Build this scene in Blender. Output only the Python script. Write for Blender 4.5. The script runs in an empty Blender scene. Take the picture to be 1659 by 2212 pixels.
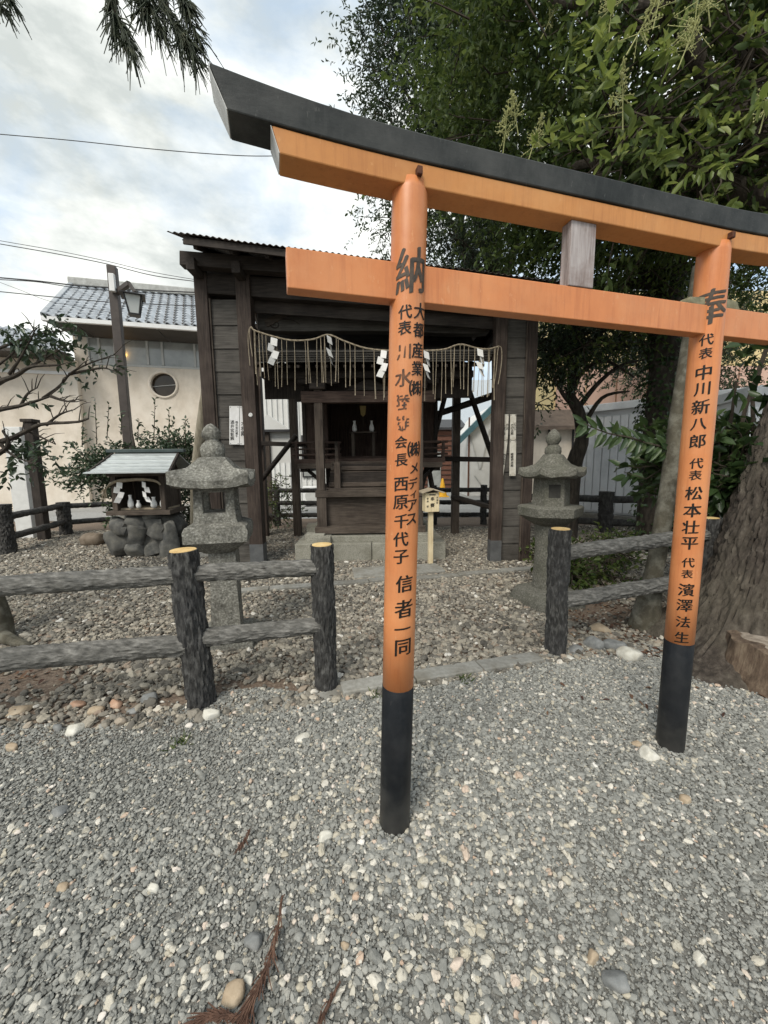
import bpy, bmesh, math, random
import numpy as np
from math import radians, sin, cos, pi, sqrt, atan2, degrees
from mathutils import Vector, Matrix, noise as mnoise

random.seed(11)
rng = np.random.default_rng(11)
scene = bpy.context.scene
COL = scene.collection

# ------------------------------------------------------------------ camera
F, CX, CY, EYE = 831.0, 829.5, 1106.0, 1.5
PITCH, ROLL = radians(7.3), radians(0.6)
FW = Vector((0, cos(PITCH), -sin(PITCH)))
U0 = Vector((0, sin(PITCH), cos(PITCH)))
R0 = Vector((1, 0, 0))
RT = R0 * cos(ROLL) - U0 * sin(ROLL)
UP = R0 * sin(ROLL) + U0 * cos(ROLL)
CAM = Vector((0, 0, EYE))
cd = bpy.data.cameras.new('camera')
cam = bpy.data.objects.new('camera', cd)
COL.objects.link(cam)
m = Matrix((RT, UP, -FW)).transposed().to_4x4()
m.translation = CAM
cam.matrix_world = m
cd.sensor_fit = 'HORIZONTAL'
cd.sensor_width = 36.0
cd.lens = 36.0 * F / 1659.0
cd.clip_start = 0.02
cd.clip_end = 2000
scene.camera = cam

# ------------------------------------------------------------------ sky and sun
SUN_EL, SUN_AZ = radians(48), radians(205)      # azimuth clockwise from +Y
world = bpy.data.worlds.new('World')
scene.world = world
world.use_nodes = True
wn, wl = world.node_tree.nodes, world.node_tree.links
wn.clear()
wo = wn.new('ShaderNodeOutputWorld')
bg = wn.new('ShaderNodeBackground')
bg.inputs['Strength'].default_value = 0.076
sky = wn.new('ShaderNodeTexSky')
sky.sky_type = 'NISHITA'
sky.sun_disc = False
sky.sun_elevation = SUN_EL
sky.sun_rotation = SUN_AZ
sky.air_density = 1.0
sky.dust_density = 1.5
tc = wn.new('ShaderNodeTexCoord')
mp = wn.new('ShaderNodeMapping')
mp.inputs['Scale'].default_value = (1.0, 1.0, 2.1)
mp.inputs['Location'].default_value = (0.35, 0.2, 0.1)
wl.new(tc.outputs['Generated'], mp.inputs['Vector'])
n1 = wn.new('ShaderNodeTexNoise')
n1.inputs['Scale'].default_value = 2.1
n1.inputs['Detail'].default_value = 9
n1.inputs['Roughness'].default_value = 0.56
n1.inputs['Distortion'].default_value = 0.35
wl.new(mp.outputs['Vector'], n1.inputs['Vector'])
r1 = wn.new('ShaderNodeValToRGB')
r1.color_ramp.elements[0].position = 0.36
r1.color_ramp.elements[1].position = 0.55
wl.new(n1.outputs['Fac'], r1.inputs['Fac'])
n2 = wn.new('ShaderNodeTexNoise')
n2.inputs['Scale'].default_value = 3.6
n2.inputs['Detail'].default_value = 8
n2.inputs['Roughness'].default_value = 0.6
wl.new(mp.outputs['Vector'], n2.inputs['Vector'])
r2 = wn.new('ShaderNodeValToRGB')
r2.color_ramp.elements[0].position = 0.36
r2.color_ramp.elements[0].color = (4.4, 4.7, 4.55, 1)
r2.color_ramp.elements[1].position = 0.62
r2.color_ramp.elements[1].color = (8.3, 8.4, 8.0, 1)
wl.new(n2.outputs['Fac'], r2.inputs['Fac'])
mx = wn.new('ShaderNodeMix')
mx.data_type = 'RGBA'
wl.new(r1.outputs['Color'], mx.inputs['Factor'])
lift = wn.new('ShaderNodeMix')
lift.data_type = 'RGBA'
lift.inputs['Factor'].default_value = 0.5
lift.inputs['B'].default_value = (5.6, 7.2, 8.8, 1)
wl.new(sky.outputs['Color'], lift.inputs['A'])
wl.new(lift.outputs['Result'], mx.inputs['A'])
wl.new(r2.outputs['Color'], mx.inputs['B'])
wl.new(mx.outputs['Result'], bg.inputs['Color'])
wl.new(bg.outputs['Background'], wo.inputs['Surface'])

sd = bpy.data.lights.new('sun', 'SUN')
sd.energy = 1.5
sd.angle = radians(26)
sd.color = (1.0, 0.945, 0.85)
sun = bpy.data.objects.new('sun', sd)
COL.objects.link(sun)
sdir = Vector((sin(SUN_AZ) * cos(SUN_EL), cos(SUN_AZ) * cos(SUN_EL), sin(SUN_EL)))
sun.rotation_euler = (-sdir).to_track_quat('-Z', 'Y').to_euler()
sun.location = (0, -5, 12)

vs = scene.view_settings
vs.view_transform = 'Standard'
vs.look = 'None'
vs.exposure = 1.05
vs.gamma = 1.0
vs.use_curve_mapping = False
scene.cycles.use_denoising = True
scene.cycles.max_bounces = 8
scene.cycles.transparent_max_bounces = 8

# ------------------------------------------------------------------ measuring helpers
def ray(x, y):
    return RT * ((x - CX) / F) - UP * ((y - CY) / F) + FW
def G(x, y, z=0.0):
    d = ray(x, y)
    return CAM + d * ((z - EYE) / d.z)
def AT(x, y, Y):
    d = ray(x, y)
    return CAM + d * (Y / d.y)
def PL(x, y, p, n):
    d = ray(x, y)
    return CAM + d * ((p - CAM).dot(n) / d.dot(n))
def zof(y, Y, x=829.5):
    return AT(x, y, Y).z
V = Vector

# ------------------------------------------------------------------ scene helpers
BASE = {}
def base_of(o):
    return BASE.get(o.name, V((0, 0, 0))) if o is not None else V((0, 0, 0))
def tag(o, label=None, cat=None, group=None, kind=None):
    if label: o['label'] = label
    if cat: o['category'] = cat
    if group: o['group'] = group
    if kind: o['kind'] = kind
    return o
def thing(name, loc, label, cat, group=None):
    o = bpy.data.objects.new(name, None)
    COL.objects.link(o)
    o.location = loc
    o.empty_display_size = 0.1
    BASE[o.name] = V(loc)
    return tag(o, label, cat, group)

class MB:
    """collects faces in world coordinates; build() links them as ONE mesh object"""
    def __init__(s):
        s.v, s.f, s.n = [], [], 0
    def add(s, vs_, fs_):
        k = len(s.v)
        s.v.extend([tuple(q) for q in vs_])
        s.f.extend([tuple(i + k for i in q) for q in fs_])
        return s
    def box(s, c, size, rz=0.0, rot=None):
        hx, hy, hz = size[0] / 2, size[1] / 2, size[2] / 2
        R = rot if rot is not None else Matrix.Rotation(rz, 3, 'Z')
        c = V(c)
        pts = [c + R @ V((x * hx, y * hy, z * hz)) for z in (-1, 1) for y in (-1, 1) for x in (-1, 1)]
        return s.add(pts, [(0, 2, 3, 1), (4, 5, 7, 6), (0, 1, 5, 4), (2, 6, 7, 3), (0, 4, 6, 2), (1, 3, 7, 5)])
    def beam(s, a, b, w, h, up=V((0, 0, 1))):
        """rectangular bar from a to b, w across, h along up"""
        a, b = V(a), V(b)
        d = (b - a)
        L = d.length
        d.normalize()
        x = d.cross(up)
        if x.length < 1e-4: x = V((1, 0, 0))
        x.normalize()
        z = x.cross(d)
        R = Matrix((x, d, z)).transposed()
        return s.box((a + b) / 2, (w, L, h), rot=R)
    def tube(s, pts, radii, n=8, cap=True, jit=0.0):
        pts = [V(p) for p in pts]
        if not isinstance(radii, (list, tuple)): radii = [radii] * len(pts)
        k = len(s.v)
        ref = None
        for i, p in enumerate(pts):
            d = (pts[min(i + 1, len(pts) - 1)] - pts[max(i - 1, 0)])
            if d.length < 1e-9: d = V((0, 0, 1))
            d.normalize()
            if ref is None:
                ref = d.orthogonal().normalized()
            x = (ref - d * ref.dot(d))
            if x.length < 1e-6: x = d.orthogonal()
            x.normalize()
            ref = x
            y = d.cross(x)
            for j in range(n):
                a = 2 * pi * j / n
                r = radii[i]
                if jit: r *= 1 + jit * mnoise.noise(V((cos(a) * 1.3 + i * .35, sin(a) * 1.3, i * .6 + p.x)))
                s.v.append(tuple(p + (x * cos(a) + y * sin(a)) * r))
        m_ = len(pts)
        for i in range(m_ - 1):
            for j in range(n):
                s.f.append((k + i * n + j, k + i * n + (j + 1) % n, k + (i + 1) * n + (j + 1) % n, k + (i + 1) * n + j))
        if cap:
            s.f.append(tuple(k + j for j in reversed(range(n))))
            s.f.append(tuple(k + (m_ - 1) * n + j for j in range(n)))
        return s
    def loft(s, c, levels, n=24, rz=0.0, sides=4, nz=0.0, nzs=7.0, seed=0.0):
        """levels: (z, radius, power_roundness 0..1 (0 sharp polygon, 1 circle), corner_lift)"""
        k = len(s.v)
        c = V(c)
        for (z, r, rd, lift_) in levels:
            for j in range(n):
                a = 2 * pi * j / n
                w = pi / sides
                aa = ((a + w) % (2 * w)) - w
                poly = cos(w) / cos(aa) / cos(w)           # apothem based polygon
                rr = r * ((1 - rd) * poly + rd * 1.0)
                cf = max(0.0, (abs(aa) / w)) ** 4
                p = V((rr * cos(a + rz), rr * sin(a + rz), z + lift_ * cf))
                if nz:
                    q = p * nzs + V((seed, seed * 2, 0))
                    p += V((mnoise.noise(q), mnoise.noise(q + V((9, 0, 0))), mnoise.noise(q + V((0, 9, 0))) * .6)) * nz
                s.v.append(tuple(c + p))
        L = len(levels)
        for i in range(L - 1):
            for j in range(n):
                s.f.append((k + i * n + j, k + i * n + (j + 1) % n, k + (i + 1) * n + (j + 1) % n, k + (i + 1) * n + j))
        s.f.append(tuple(k + j for j in reversed(range(n))))
        s.f.append(tuple(k + (L - 1) * n + j for j in range(n)))
        return s
    def build(s, name, mat, parent=None, smooth=False, bevel=0.0, seg=2):
        b = base_of(parent)
        me = bpy.data.meshes.new(name)
        me.from_pydata([(x - b.x, y - b.y, z - b.z) for x, y, z in s.v], [], s.f)
        me.update()
        if mat is not None: me.materials.append(mat)
        if smooth:
            me.polygons.foreach_set('use_smooth', [True] * len(me.polygons))
            me.set_sharp_from_angle(angle=radians(42))
        o = bpy.data.objects.new(name, me)
        COL.objects.link(o)
        if parent is not None:
            o.parent = parent
            BASE[o.name] = b
        if bevel:
            md = o.modifiers.new('bevel', 'BEVEL')
            md.width = bevel
            md.segments = seg
            md.limit_method = 'ANGLE'
            md.angle_limit = radians(35)
        return o

def solo(mb, name, mat, label, cat, group=None, smooth=False, bevel=0.0, loc=None):
    """one-mesh thing whose origin is at loc"""
    loc = V(loc) if loc is not None else V(mb.v[0])
    me_v = [(x - loc.x, y - loc.y, z - loc.z) for x, y, z in mb.v]
    me = bpy.data.meshes.new(name)
    me.from_pydata(me_v, [], mb.f)
    me.update()
    me.materials.append(mat)
    if smooth: me.polygons.foreach_set('use_smooth', [True] * len(me.polygons))
    o = bpy.data.objects.new(name, me)
    COL.objects.link(o)
    o.location = loc
    BASE[o.name] = loc
    if bevel:
        md = o.modifiers.new('bevel', 'BEVEL')
        md.width = bevel
        md.segments = 2
        md.limit_method = 'ANGLE'
    return tag(o, label, cat, group)

def struct(mb, name, mat, smooth=False, bevel=0):
    o = mb.build(name, mat, None, smooth, bevel)
    o['kind'] = 'structure'
    return o

# ------------------------------------------------------------------ materials
def node_mat(name):
    mt = bpy.data.materials.new(name)
    mt.use_nodes = True
    nt = mt.node_tree
    return mt, nt.nodes, nt.links, nt.nodes['Principled BSDF']

def MAT(name, cols, scale=6.0, stretch=(1, 1, 1), rough=0.8, bump=0.0, bscale=None, detail=6.0,
        spec=0.3, pos=None, dirt=None, dirt_scale=2.0, dirt_amt=0.5, metal=0.0, bstretch=None, dist=0.0, fine=0.0, objrand=0.0):
    """noise-driven colour between cols, optional large-scale stain colour, bump relief"""
    mt, N, L, P = node_mat(name)
    tc_ = N.new('ShaderNodeTexCoord')
    mp_ = N.new('ShaderNodeMapping')
    mp_.inputs['Scale'].default_value = stretch
    L.new(tc_.outputs['Object'], mp_.inputs['Vector'])
    src = mp_.outputs['Vector']
    if objrand:
        oi = N.new('ShaderNodeObjectInfo')
        mul = N.new('ShaderNodeMath'); mul.operation = 'MULTIPLY'; mul.inputs[1].default_value = 37.0
        L.new(oi.outputs['Random'], mul.inputs[0])
        ad = N.new('ShaderNodeVectorMath'); ad.operation = 'ADD'
        L.new(src, ad.inputs[0]); L.new(mul.outputs[0], ad.inputs[1])
        src = ad.outputs[0]
    nz = N.new('ShaderNodeTexNoise')
    nz.inputs['Scale'].default_value = scale
    nz.inputs['Detail'].default_value = detail
    nz.inputs['Roughness'].default_value = 0.6
    nz.inputs['Distortion'].default_value = dist
    L.new(src, nz.inputs['Vector'])
    rp = N.new('ShaderNodeValToRGB')
    els = rp.color_ramp.elements
    n_ = len(cols)
    pos = pos or [0.3 + 0.4 * i / max(1, n_ - 1) for i in range(n_)]
    els[0].position = pos[0]; els[0].color = (*cols[0], 1)
    els[1].position = pos[-1]; els[1].color = (*cols[-1], 1)
    for i in range(1, n_ - 1):
        e = els.new(pos[i]); e.color = (*cols[i], 1)
    L.new(nz.outputs['Fac'], rp.inputs['Fac'])
    out = rp.outputs['Color']
    if dirt is not None:
        n2_ = N.new('ShaderNodeTexNoise')
        n2_.inputs['Scale'].default_value = dirt_scale
        n2_.inputs['Detail'].default_value = 8
        n2_.inputs['Roughness'].default_value = 0.65
        sv = N.new('ShaderNodeVectorMath'); sv.operation = 'ADD'
        sv.inputs[1].default_value = (3.1, 7.7, 1.3)
        L.new(tc_.outputs['Object'], sv.inputs[0])
        L.new(sv.outputs[0], n2_.inputs['Vector'])
        r2_ = N.new('ShaderNodeValToRGB')
        r2_.color_ramp.elements[0].position = 0.45
        r2_.color_ramp.elements[0].color = (0, 0, 0, 1)
        r2_.color_ramp.elements[1].position = 0.68
        r2_.color_ramp.elements[1].color = (dirt_amt,) * 3 + (1,)
        L.new(n2_.outputs['Fac'], r2_.inputs['Fac'])
        mx_ = N.new('ShaderNodeMix'); mx_.data_type = 'RGBA'
        L.new(r2_.outputs['Color'], mx_.inputs['Factor'])
        L.new(out, mx_.inputs['A'])
        mx_.inputs['B'].default_value = (*dirt, 1)
        out = mx_.outputs['Result']
    if objrand:
        hs = N.new('ShaderNodeHueSaturation')
        mr = N.new('ShaderNodeMapRange')
        mr.inputs['To Min'].default_value = 1 - objrand; mr.inputs['To Max'].default_value = 1 + objrand
        L.new(oi.outputs['Random'], mr.inputs['Value'])
        L.new(mr.outputs['Result'], hs.inputs['Value'])
        L.new(out, hs.inputs['Color'])
        out = hs.outputs['Color']
    L.new(out, P.inputs['Base Color'])
    P.inputs['Roughness'].default_value = rough
    P.inputs['Specular IOR Level'].default_value = spec
    P.inputs['Metallic'].default_value = metal
    if bump:
        nb = N.new('ShaderNodeTexNoise')
        nb.inputs['Scale'].default_value = bscale or scale * 2
        nb.inputs['Detail'].default_value = 8
        nb.inputs['Roughness'].default_value = 0.65
        mb_ = N.new('ShaderNodeMapping')
        mb_.inputs['Scale'].default_value = bstretch or stretch
        L.new(tc_.outputs['Object'], mb_.inputs['Vector'])
        L.new(mb_.outputs['Vector'], nb.inputs['Vector'])
        bp = N.new('ShaderNodeBump')
        bp.inputs['Strength'].default_value = min(1.0, bump)
        bp.inputs['Distance'].default_value = 0.01 if not fine else fine
        L.new(nb.outputs['Fac'], bp.inputs['Height'])
        L.new(bp.outputs['Normal'], P.inputs['Normal'])
    return mt

def LEAF(name, cols, rough=0.45, trans=0.25, spec=0.4):
    """leaf colour by the per-leaf 'tone' value stored on the mesh"""
    mt, N, L, P = node_mat(name)
    at = N.new('ShaderNodeAttribute'); at.attribute_name = 'tone'
    rp = N.new('ShaderNodeValToRGB')
    els = rp.color_ramp.elements
    k = len(cols)
    els[0].position = 0.0; els[0].color = (*cols[0], 1)
    els[1].position = 1.0; els[1].color = (*cols[-1], 1)
    for i in range(1, k - 1):
        e = els.new(i / (k - 1)); e.color = (*cols[i], 1)
    L.new(at.outputs['Fac'], rp.inputs['Fac'])
    L.new(rp.outputs['Color'], P.inputs['Base Color'])
    P.inputs['Roughness'].default_value = rough
    P.inputs['Specular IOR Level'].default_value = spec
    tr = N.new('ShaderNodeBsdfTranslucent')
    hs = N.new('ShaderNodeHueSaturation'); hs.inputs['Value'].default_value = 1.6; hs.inputs['Hue'].default_value = 0.485
    L.new(rp.outputs['Color'], hs.inputs['Color'])
    L.new(hs.outputs['Color'], tr.inputs['Color'])
    ms = N.new('ShaderNodeMixShader'); ms.inputs['Fac'].default_value = trans
    L.new(P.outputs['BSDF'], ms.inputs[1]); L.new(tr.outputs['BSDF'], ms.inputs[2])
    L.new(ms.outputs['Shader'], N['Material Output'].inputs['Surface'])
    return mt

m_orange = MAT('vermilion_paint', [(0.52, 0.178, 0.060), (0.59, 0.215, 0.076), (0.63, 0.245, 0.092)], scale=5, stretch=(1, 1, .5), rough=0.42, bump=0.12, bscale=60, spec=0.4, dirt=(0.36, 0.12, 0.05), dirt_scale=3.2, dirt_amt=0.35, fine=.002)
m_orange_pale = MAT('vermilion_paint_sunbleached', [(0.50, 0.215, 0.066), (0.56, 0.25, 0.080)], scale=4, rough=0.5, bump=0.12, bscale=50, dirt=(0.30, 0.12, 0.05), dirt_scale=3, dirt_amt=0.4, fine=.002)
m_black = MAT('black_paint_weathered', [(0.014, 0.016, 0.016), (0.027, 0.030, 0.029)], scale=5, stretch=(1, 1, 3), rough=0.55, bump=0.25, bscale=30, dirt=(0.10, 0.10, 0.095), dirt_scale=4, dirt_amt=0.45, fine=.003)
m_sleeve = MAT('black_sleeve', [(0.004, 0.005, 0.007), (0.007, 0.009, 0.012)], scale=9, rough=0.5, bump=0.15, bscale=40, spec=0.25, dirt=(0.06, 0.06, 0.06), dirt_scale=7, dirt_amt=0.25, fine=.002)
m_ink = MAT('black_ink', [(0.008, 0.007, 0.006), (0.014, 0.012, 0.010)], scale=40, rough=0.5)
m_inkgrey = MAT('faded_ink', [(0.035, 0.03, 0.026), (0.10, 0.075, 0.055)], scale=25, rough=0.6)
m_inkworn = MAT('worn_ink', [(0.05, 0.035, 0.03), (0.16, 0.075, 0.04)], scale=60, rough=0.7)
m_whitepaint = MAT('white_end_paint', [(0.55, 0.55, 0.53), (0.75, 0.75, 0.73)], scale=15, rough=0.6, dirt=(0.3, 0.28, 0.25), dirt_scale=12, dirt_amt=.6)
m_peg = MAT('rusty_peg_wood', [(0.05, 0.02, 0.012), (0.13, 0.05, 0.025)], scale=40, rough=.8, bump=.4, bscale=80, fine=.002)
m_greywood_z = MAT('bare_grey_wood', [(0.16, 0.13, 0.12), (0.34, 0.30, 0.29), (0.44, 0.40, 0.39)], scale=7, stretch=(9, 9, .7), rough=.8, bump=.5, bscale=20, dirt=(.12, .06, .04), dirt_scale=6, dirt_amt=.6, fine=.003)

def add_wear(mt, streak, chip, chip_amt=.5, dust=None):
    """vertical run marks, small chips and a dusty foot laid over a paint"""
    N, L = mt.node_tree.nodes, mt.node_tree.links
    P = N['Principled BSDF']
    src = P.inputs['Base Color'].links[0].from_socket
    tc_ = N.new('ShaderNodeTexCoord')
    def layer(src, scale, stretch, lo, hi, col, amt, det=8):
        mp_ = N.new('ShaderNodeMapping'); mp_.inputs['Scale'].default_value = stretch
        L.new(tc_.outputs['Object'], mp_.inputs['Vector'])
        nz = N.new('ShaderNodeTexNoise'); nz.inputs['Scale'].default_value = scale; nz.inputs['Detail'].default_value = det; nz.inputs['Roughness'].default_value = .7
        L.new(mp_.outputs['Vector'], nz.inputs['Vector'])
        mr = N.new('ShaderNodeMapRange'); mr.inputs['From Min'].default_value = lo; mr.inputs['From Max'].default_value = hi; mr.inputs['To Max'].default_value = amt
        L.new(nz.outputs['Fac'], mr.inputs['Value'])
        mx_ = N.new('ShaderNodeMix'); mx_.data_type = 'RGBA'
        L.new(mr.outputs['Result'], mx_.inputs['Factor']); L.new(src, mx_.inputs['A']); mx_.inputs['B'].default_value = (*col, 1)
        return mx_.outputs['Result'], mr
    src, _ = layer(src, 9, (6, 6, .35), .50, .72, streak, .65)
    src, _ = layer(src, 3, (1, 1, 1), .46, .72, chip, .5)
    src, _ = layer(src, 48, (1, 1, .45), .655, .69, chip, chip_amt, 3)
    if dust:
        sx = N.new('ShaderNodeSeparateXYZ'); L.new(tc_.outputs['Object'], sx.inputs[0])
        nz = N.new('ShaderNodeTexNoise'); nz.inputs['Scale'].default_value = 14; nz.inputs['Detail'].default_value = 8
        L.new(tc_.outputs['Object'], nz.inputs['Vector'])
        ad = N.new('ShaderNodeMath'); ad.operation = 'MULTIPLY_ADD'; ad.inputs[1].default_value = .30
        L.new(nz.outputs['Fac'], ad.inputs[0]); L.new(sx.outputs['Z'], ad.inputs[2])
        mr = N.new('ShaderNodeMapRange'); mr.inputs['From Min'].default_value = .15; mr.inputs['From Max'].default_value = .34; mr.inputs['To Min'].default_value = .75; mr.inputs['To Max'].default_value = 0
        L.new(ad.outputs[0], mr.inputs['Value'])
        mx_ = N.new('ShaderNodeMix'); mx_.data_type = 'RGBA'
        L.new(mr.outputs['Result'], mx_.inputs['Factor']); L.new(src, mx_.inputs['A']); mx_.inputs['B'].default_value = (*dust, 1)
        src = mx_.outputs['Result']
    L.new(src, P.inputs['Base Color'])
add_wear(m_orange, (.40, .125, .045), (.62, .30, .14), .55)
add_wear(m_orange_pale, (.36, .14, .045), (.60, .32, .13), .4)
add_wear(m_black, (.05, .053, .05), (.09, .09, .085), .5)
add_wear(m_sleeve, (.014, .016, .019), (.03, .031, .033), .4, (.075, .073, .068))

WOODS = {}
def wood(kind, axis):
    """dark / mid / pale weathered timber with the grain along an axis"""
    key = (kind, axis)
    if key in WOODS: return WOODS[key]
    st = {'x': (.7, 11, 11), 'y': (11, .7, 11), 'z': (11, 11, .7)}[axis]
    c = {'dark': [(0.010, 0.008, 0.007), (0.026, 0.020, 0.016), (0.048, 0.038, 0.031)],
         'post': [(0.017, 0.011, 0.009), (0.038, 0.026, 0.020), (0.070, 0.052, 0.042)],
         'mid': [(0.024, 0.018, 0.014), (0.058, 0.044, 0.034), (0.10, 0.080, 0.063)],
         'board': [(0.032, 0.029, 0.025), (0.060, 0.054, 0.047), (0.095, 0.087, 0.076)],
         'pale': [(0.20, 0.16, 0.11), (0.33, 0.27, 0.19), (0.42, 0.36, 0.27)],
         'new': [(0.48, 0.38, 0.22), (0.62, 0.51, 0.32), (0.68, 0.58, 0.40)],
         'red': [(0.020, 0.012, 0.009), (0.046, 0.028, 0.021), (0.080, 0.054, 0.042)]}[kind]
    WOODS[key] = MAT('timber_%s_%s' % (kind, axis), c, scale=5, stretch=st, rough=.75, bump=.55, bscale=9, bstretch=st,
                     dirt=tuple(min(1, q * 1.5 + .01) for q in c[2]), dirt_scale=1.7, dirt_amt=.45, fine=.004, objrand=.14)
    return WOODS[key]
m_bark_log = MAT('concrete_log_bark', [(0.016, 0.0155, 0.015), (0.042, 0.041, 0.039), (0.12, 0.118, 0.112)], scale=24, stretch=(2.2, 2.2, .6), rough=.85, bump=1, bscale=34, bstretch=(2, 2, .6), fine=.010, dirt=(.045, .045, .047), dirt_scale=3, dirt_amt=.6)
m_bark_rail = MAT('concrete_log_rail_bark', [(0.055, 0.053, 0.048), (0.135, 0.130, 0.118), (0.26, 0.25, 0.23)], scale=24, stretch=(.6, 2.2, 2.2), rough=.85, bump=1, bscale=34, bstretch=(.6, 2, 2), fine=.010, dirt=(.07, .07, .066), dirt_scale=3, dirt_amt=.6)
m_logtop = MAT('cut_log_face_paint', [(0.55, 0.36, 0.14), (0.66, 0.46, 0.20), (0.72, 0.54, 0.27)], scale=9, rough=.7, bump=.2, bscale=30, fine=.003, dirt=(.4, .27, .12), dirt_scale=12, dirt_amt=.6)
m_stone = MAT('lichen_granite', [(0.10, 0.097, 0.083), (0.20, 0.195, 0.168), (0.38, 0.37, 0.335)], scale=60, rough=.9, bump=1, bscale=55, fine=.012, dirt=(.055, .052, .045), dirt_scale=7, dirt_amt=.8)
m_stone_dark = MAT('mossy_grey_stone', [(0.075, 0.072, 0.060), (0.13, 0.125, 0.104), (0.22, 0.215, 0.182)], scale=60, rough=.9, bump=.9, bscale=60, fine=.010, dirt=(.07, .072, .05), dirt_scale=5, dirt_amt=.6)
m_granite = MAT('granite_block', [(0.17, 0.165, 0.135), (0.28, 0.27, 0.225), (0.35, 0.34, 0.29)], scale=60, rough=.85, bump=.5, bscale=70, fine=.004, dirt=(.13, .12, .085), dirt_scale=3, dirt_amt=.7, objrand=.12)
m_kerb = MAT('kerb_concrete', [(0.20, 0.195, 0.175), (0.30, 0.295, 0.27)], scale=30, rough=.9, bump=.5, bscale=60, fine=.004, dirt=(.14, .125, .095), dirt_scale=4, dirt_amt=.7, objrand=.15)
m_rubble = MAT('dark_rubble_stone', [(0.055, 0.056, 0.055), (0.11, 0.108, 0.10), (0.18, 0.175, 0.155)], scale=9, rough=.85, bump=.7, bscale=25, fine=.008, dirt=(.16, .15, .12), dirt_scale=4, dirt_amt=.5, objrand=.3)
m_shide = MAT('white_folded_paper', [(0.72, 0.71, 0.68), (0.82, 0.81, 0.79)], scale=12, rough=.8)
m_paper = MAT('notice_paper', [(0.62, 0.61, 0.60), (0.76, 0.75, 0.74)], scale=9, rough=.85, dirt=(.5, .48, .42), dirt_scale=9, dirt_amt=.4)
m_paper_old = MAT('old_notice_paper', [(0.50, 0.47, 0.40), (0.66, 0.63, 0.56)], scale=9, rough=.85, dirt=(.36, .31, .24), dirt_scale=12, dirt_amt=.5)
m_straw = MAT('straw', [(0.19, 0.155, 0.105), (0.30, 0.25, 0.18), (0.36, 0.31, 0.235)], scale=30, rough=.9)
m_metal_dark = MAT('dark_metal', [(0.02, 0.02, 0.022), (0.04, 0.04, 0.042)], scale=8, rough=.5)
m_rust_roof = MAT('corrugated_sheet', [(0.06, 0.055, 0.05), (0.14, 0.13, 0.12)], scale=8, rough=.7, dirt=(.12, .06, .035), dirt_scale=3, dirt_amt=.7)
m_porcelain = MAT('white_porcelain', [(0.72, 0.72, 0.70), (0.78, 0.78, 0.76)], scale=5, rough=.25, spec=.5)

# ================================================================== GROUND
K1a, K1b = G(730, 1497), G(1165, 1425)            # kerb in line with the front log fence
K2a, K2b = G(515, 1281), G(1142, 1232)            # kerb in front of the hall
kd = (K1b - K1a).normalized(); kn = V((-kd.y, kd.x, 0))
def zone(x, y):
    """>0 behind the fence line (precinct), <0 on the path side"""
    return (x - K1a.x) * kn.x + (y - K1a.y) * kn.y
def hgt(x, y):
    z = 0.012 * mnoise.noise(V((x * 1.1, y * 1.1, 3.3))) + 0.006 * mnoise.noise(V((x * 3.7, y * 3.7, 1.3)))
    s = zone(x, y)
    if x < -.25:                                   # low bank of soil under the left fence
        k = min(1.0, (-.25 - x) / .8)
        z += 0.035 * k * math.exp(-((s - .15) / .38) ** 2)
    fade = max(0.0, min(1.0, (9.0 - y) / 1.5))
    return z * fade

xs = sorted(set([-400, -150, -60, -30, -18, -12] + list(np.round(np.arange(-9, 9.01, .14), 3)) + [12, 18, 30, 60, 150, 400]))
ys = sorted(set([-200, -40, -12, -4, -1] + list(np.round(np.arange(0, 9.6, .14), 3)) + [11, 14, 20, 35, 70, 150, 400, 900]))
gm = MB()
for y in ys:
    for x in xs:
        gm.v.append((float(x), float(y), hgt(x, y) - .002))
nx = len(xs)
for j in range(len(ys) - 1):
    for i in range(nx - 1):
        gm.f.append((j * nx + i, j * nx + i + 1, (j + 1) * nx + i + 1, (j + 1) * nx + i))

mt, N, L, P = node_mat('ground_soil')
tc_ = N.new('ShaderNodeTexCoord')
def nzn(scale, detail=8, rough=.6):
    q = N.new('ShaderNodeTexNoise'); q.inputs['Scale'].default_value = scale; q.inputs['Detail'].default_value = detail; q.inputs['Roughness'].default_value = rough
    L.new(tc_.outputs['Object'], q.inputs['Vector']); return q.outputs['Fac']
def ramp(fac, stops):
    q = N.new('ShaderNodeValToRGB'); e = q.color_ramp.elements
    e[0].position, e[0].color = stops[0][0], (*stops[0][1], 1)
    e[1].position, e[1].color = stops[-1][0], (*stops[-1][1], 1)
    for p_, c_ in stops[1:-1]:
        z_ = e.new(p_); z_.color = (*c_, 1)
    L.new(fac, q.inputs['Fac']); return q.outputs['Color']
grit = ramp(nzn(90), [(.3, (.125, .122, .11)), (.55, (.20, .197, .178)), (.72, (.29, .285, .255))])
soil = ramp(nzn(50), [(.3, (.085, .058, .042)), (.52, (.16, .118, .086)), (.7, (.25, .20, .15))])
dot = N.new('ShaderNodeVectorMath'); dot.operation = 'DOT_PRODUCT'; dot.inputs[1].default_value = (kn.x, kn.y, 0)
L.new(tc_.outputs['Object'], dot.inputs[0])
edge = N.new('ShaderNodeMath'); edge.operation = 'ADD'; L.new(dot.outputs['Value'], edge.inputs[0])
wob = N.new('ShaderNodeMath'); wob.operation = 'MULTIPLY'; wob.inputs[1].default_value = .5; L.new(nzn(1.6), wob.inputs[0])
L.new(wob.outputs[0], edge.inputs[1])
mr = N.new('ShaderNodeMapRange')
k0 = K1a.dot(kn) + .22
mr.inputs['From Min'].default_value = k0 - .16; mr.inputs['From Max'].default_value = k0 + .1
L.new(edge.outputs[0], mr.inputs['Value'])
mxg = N.new('ShaderNodeMix'); mxg.data_type = 'RGBA'
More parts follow.
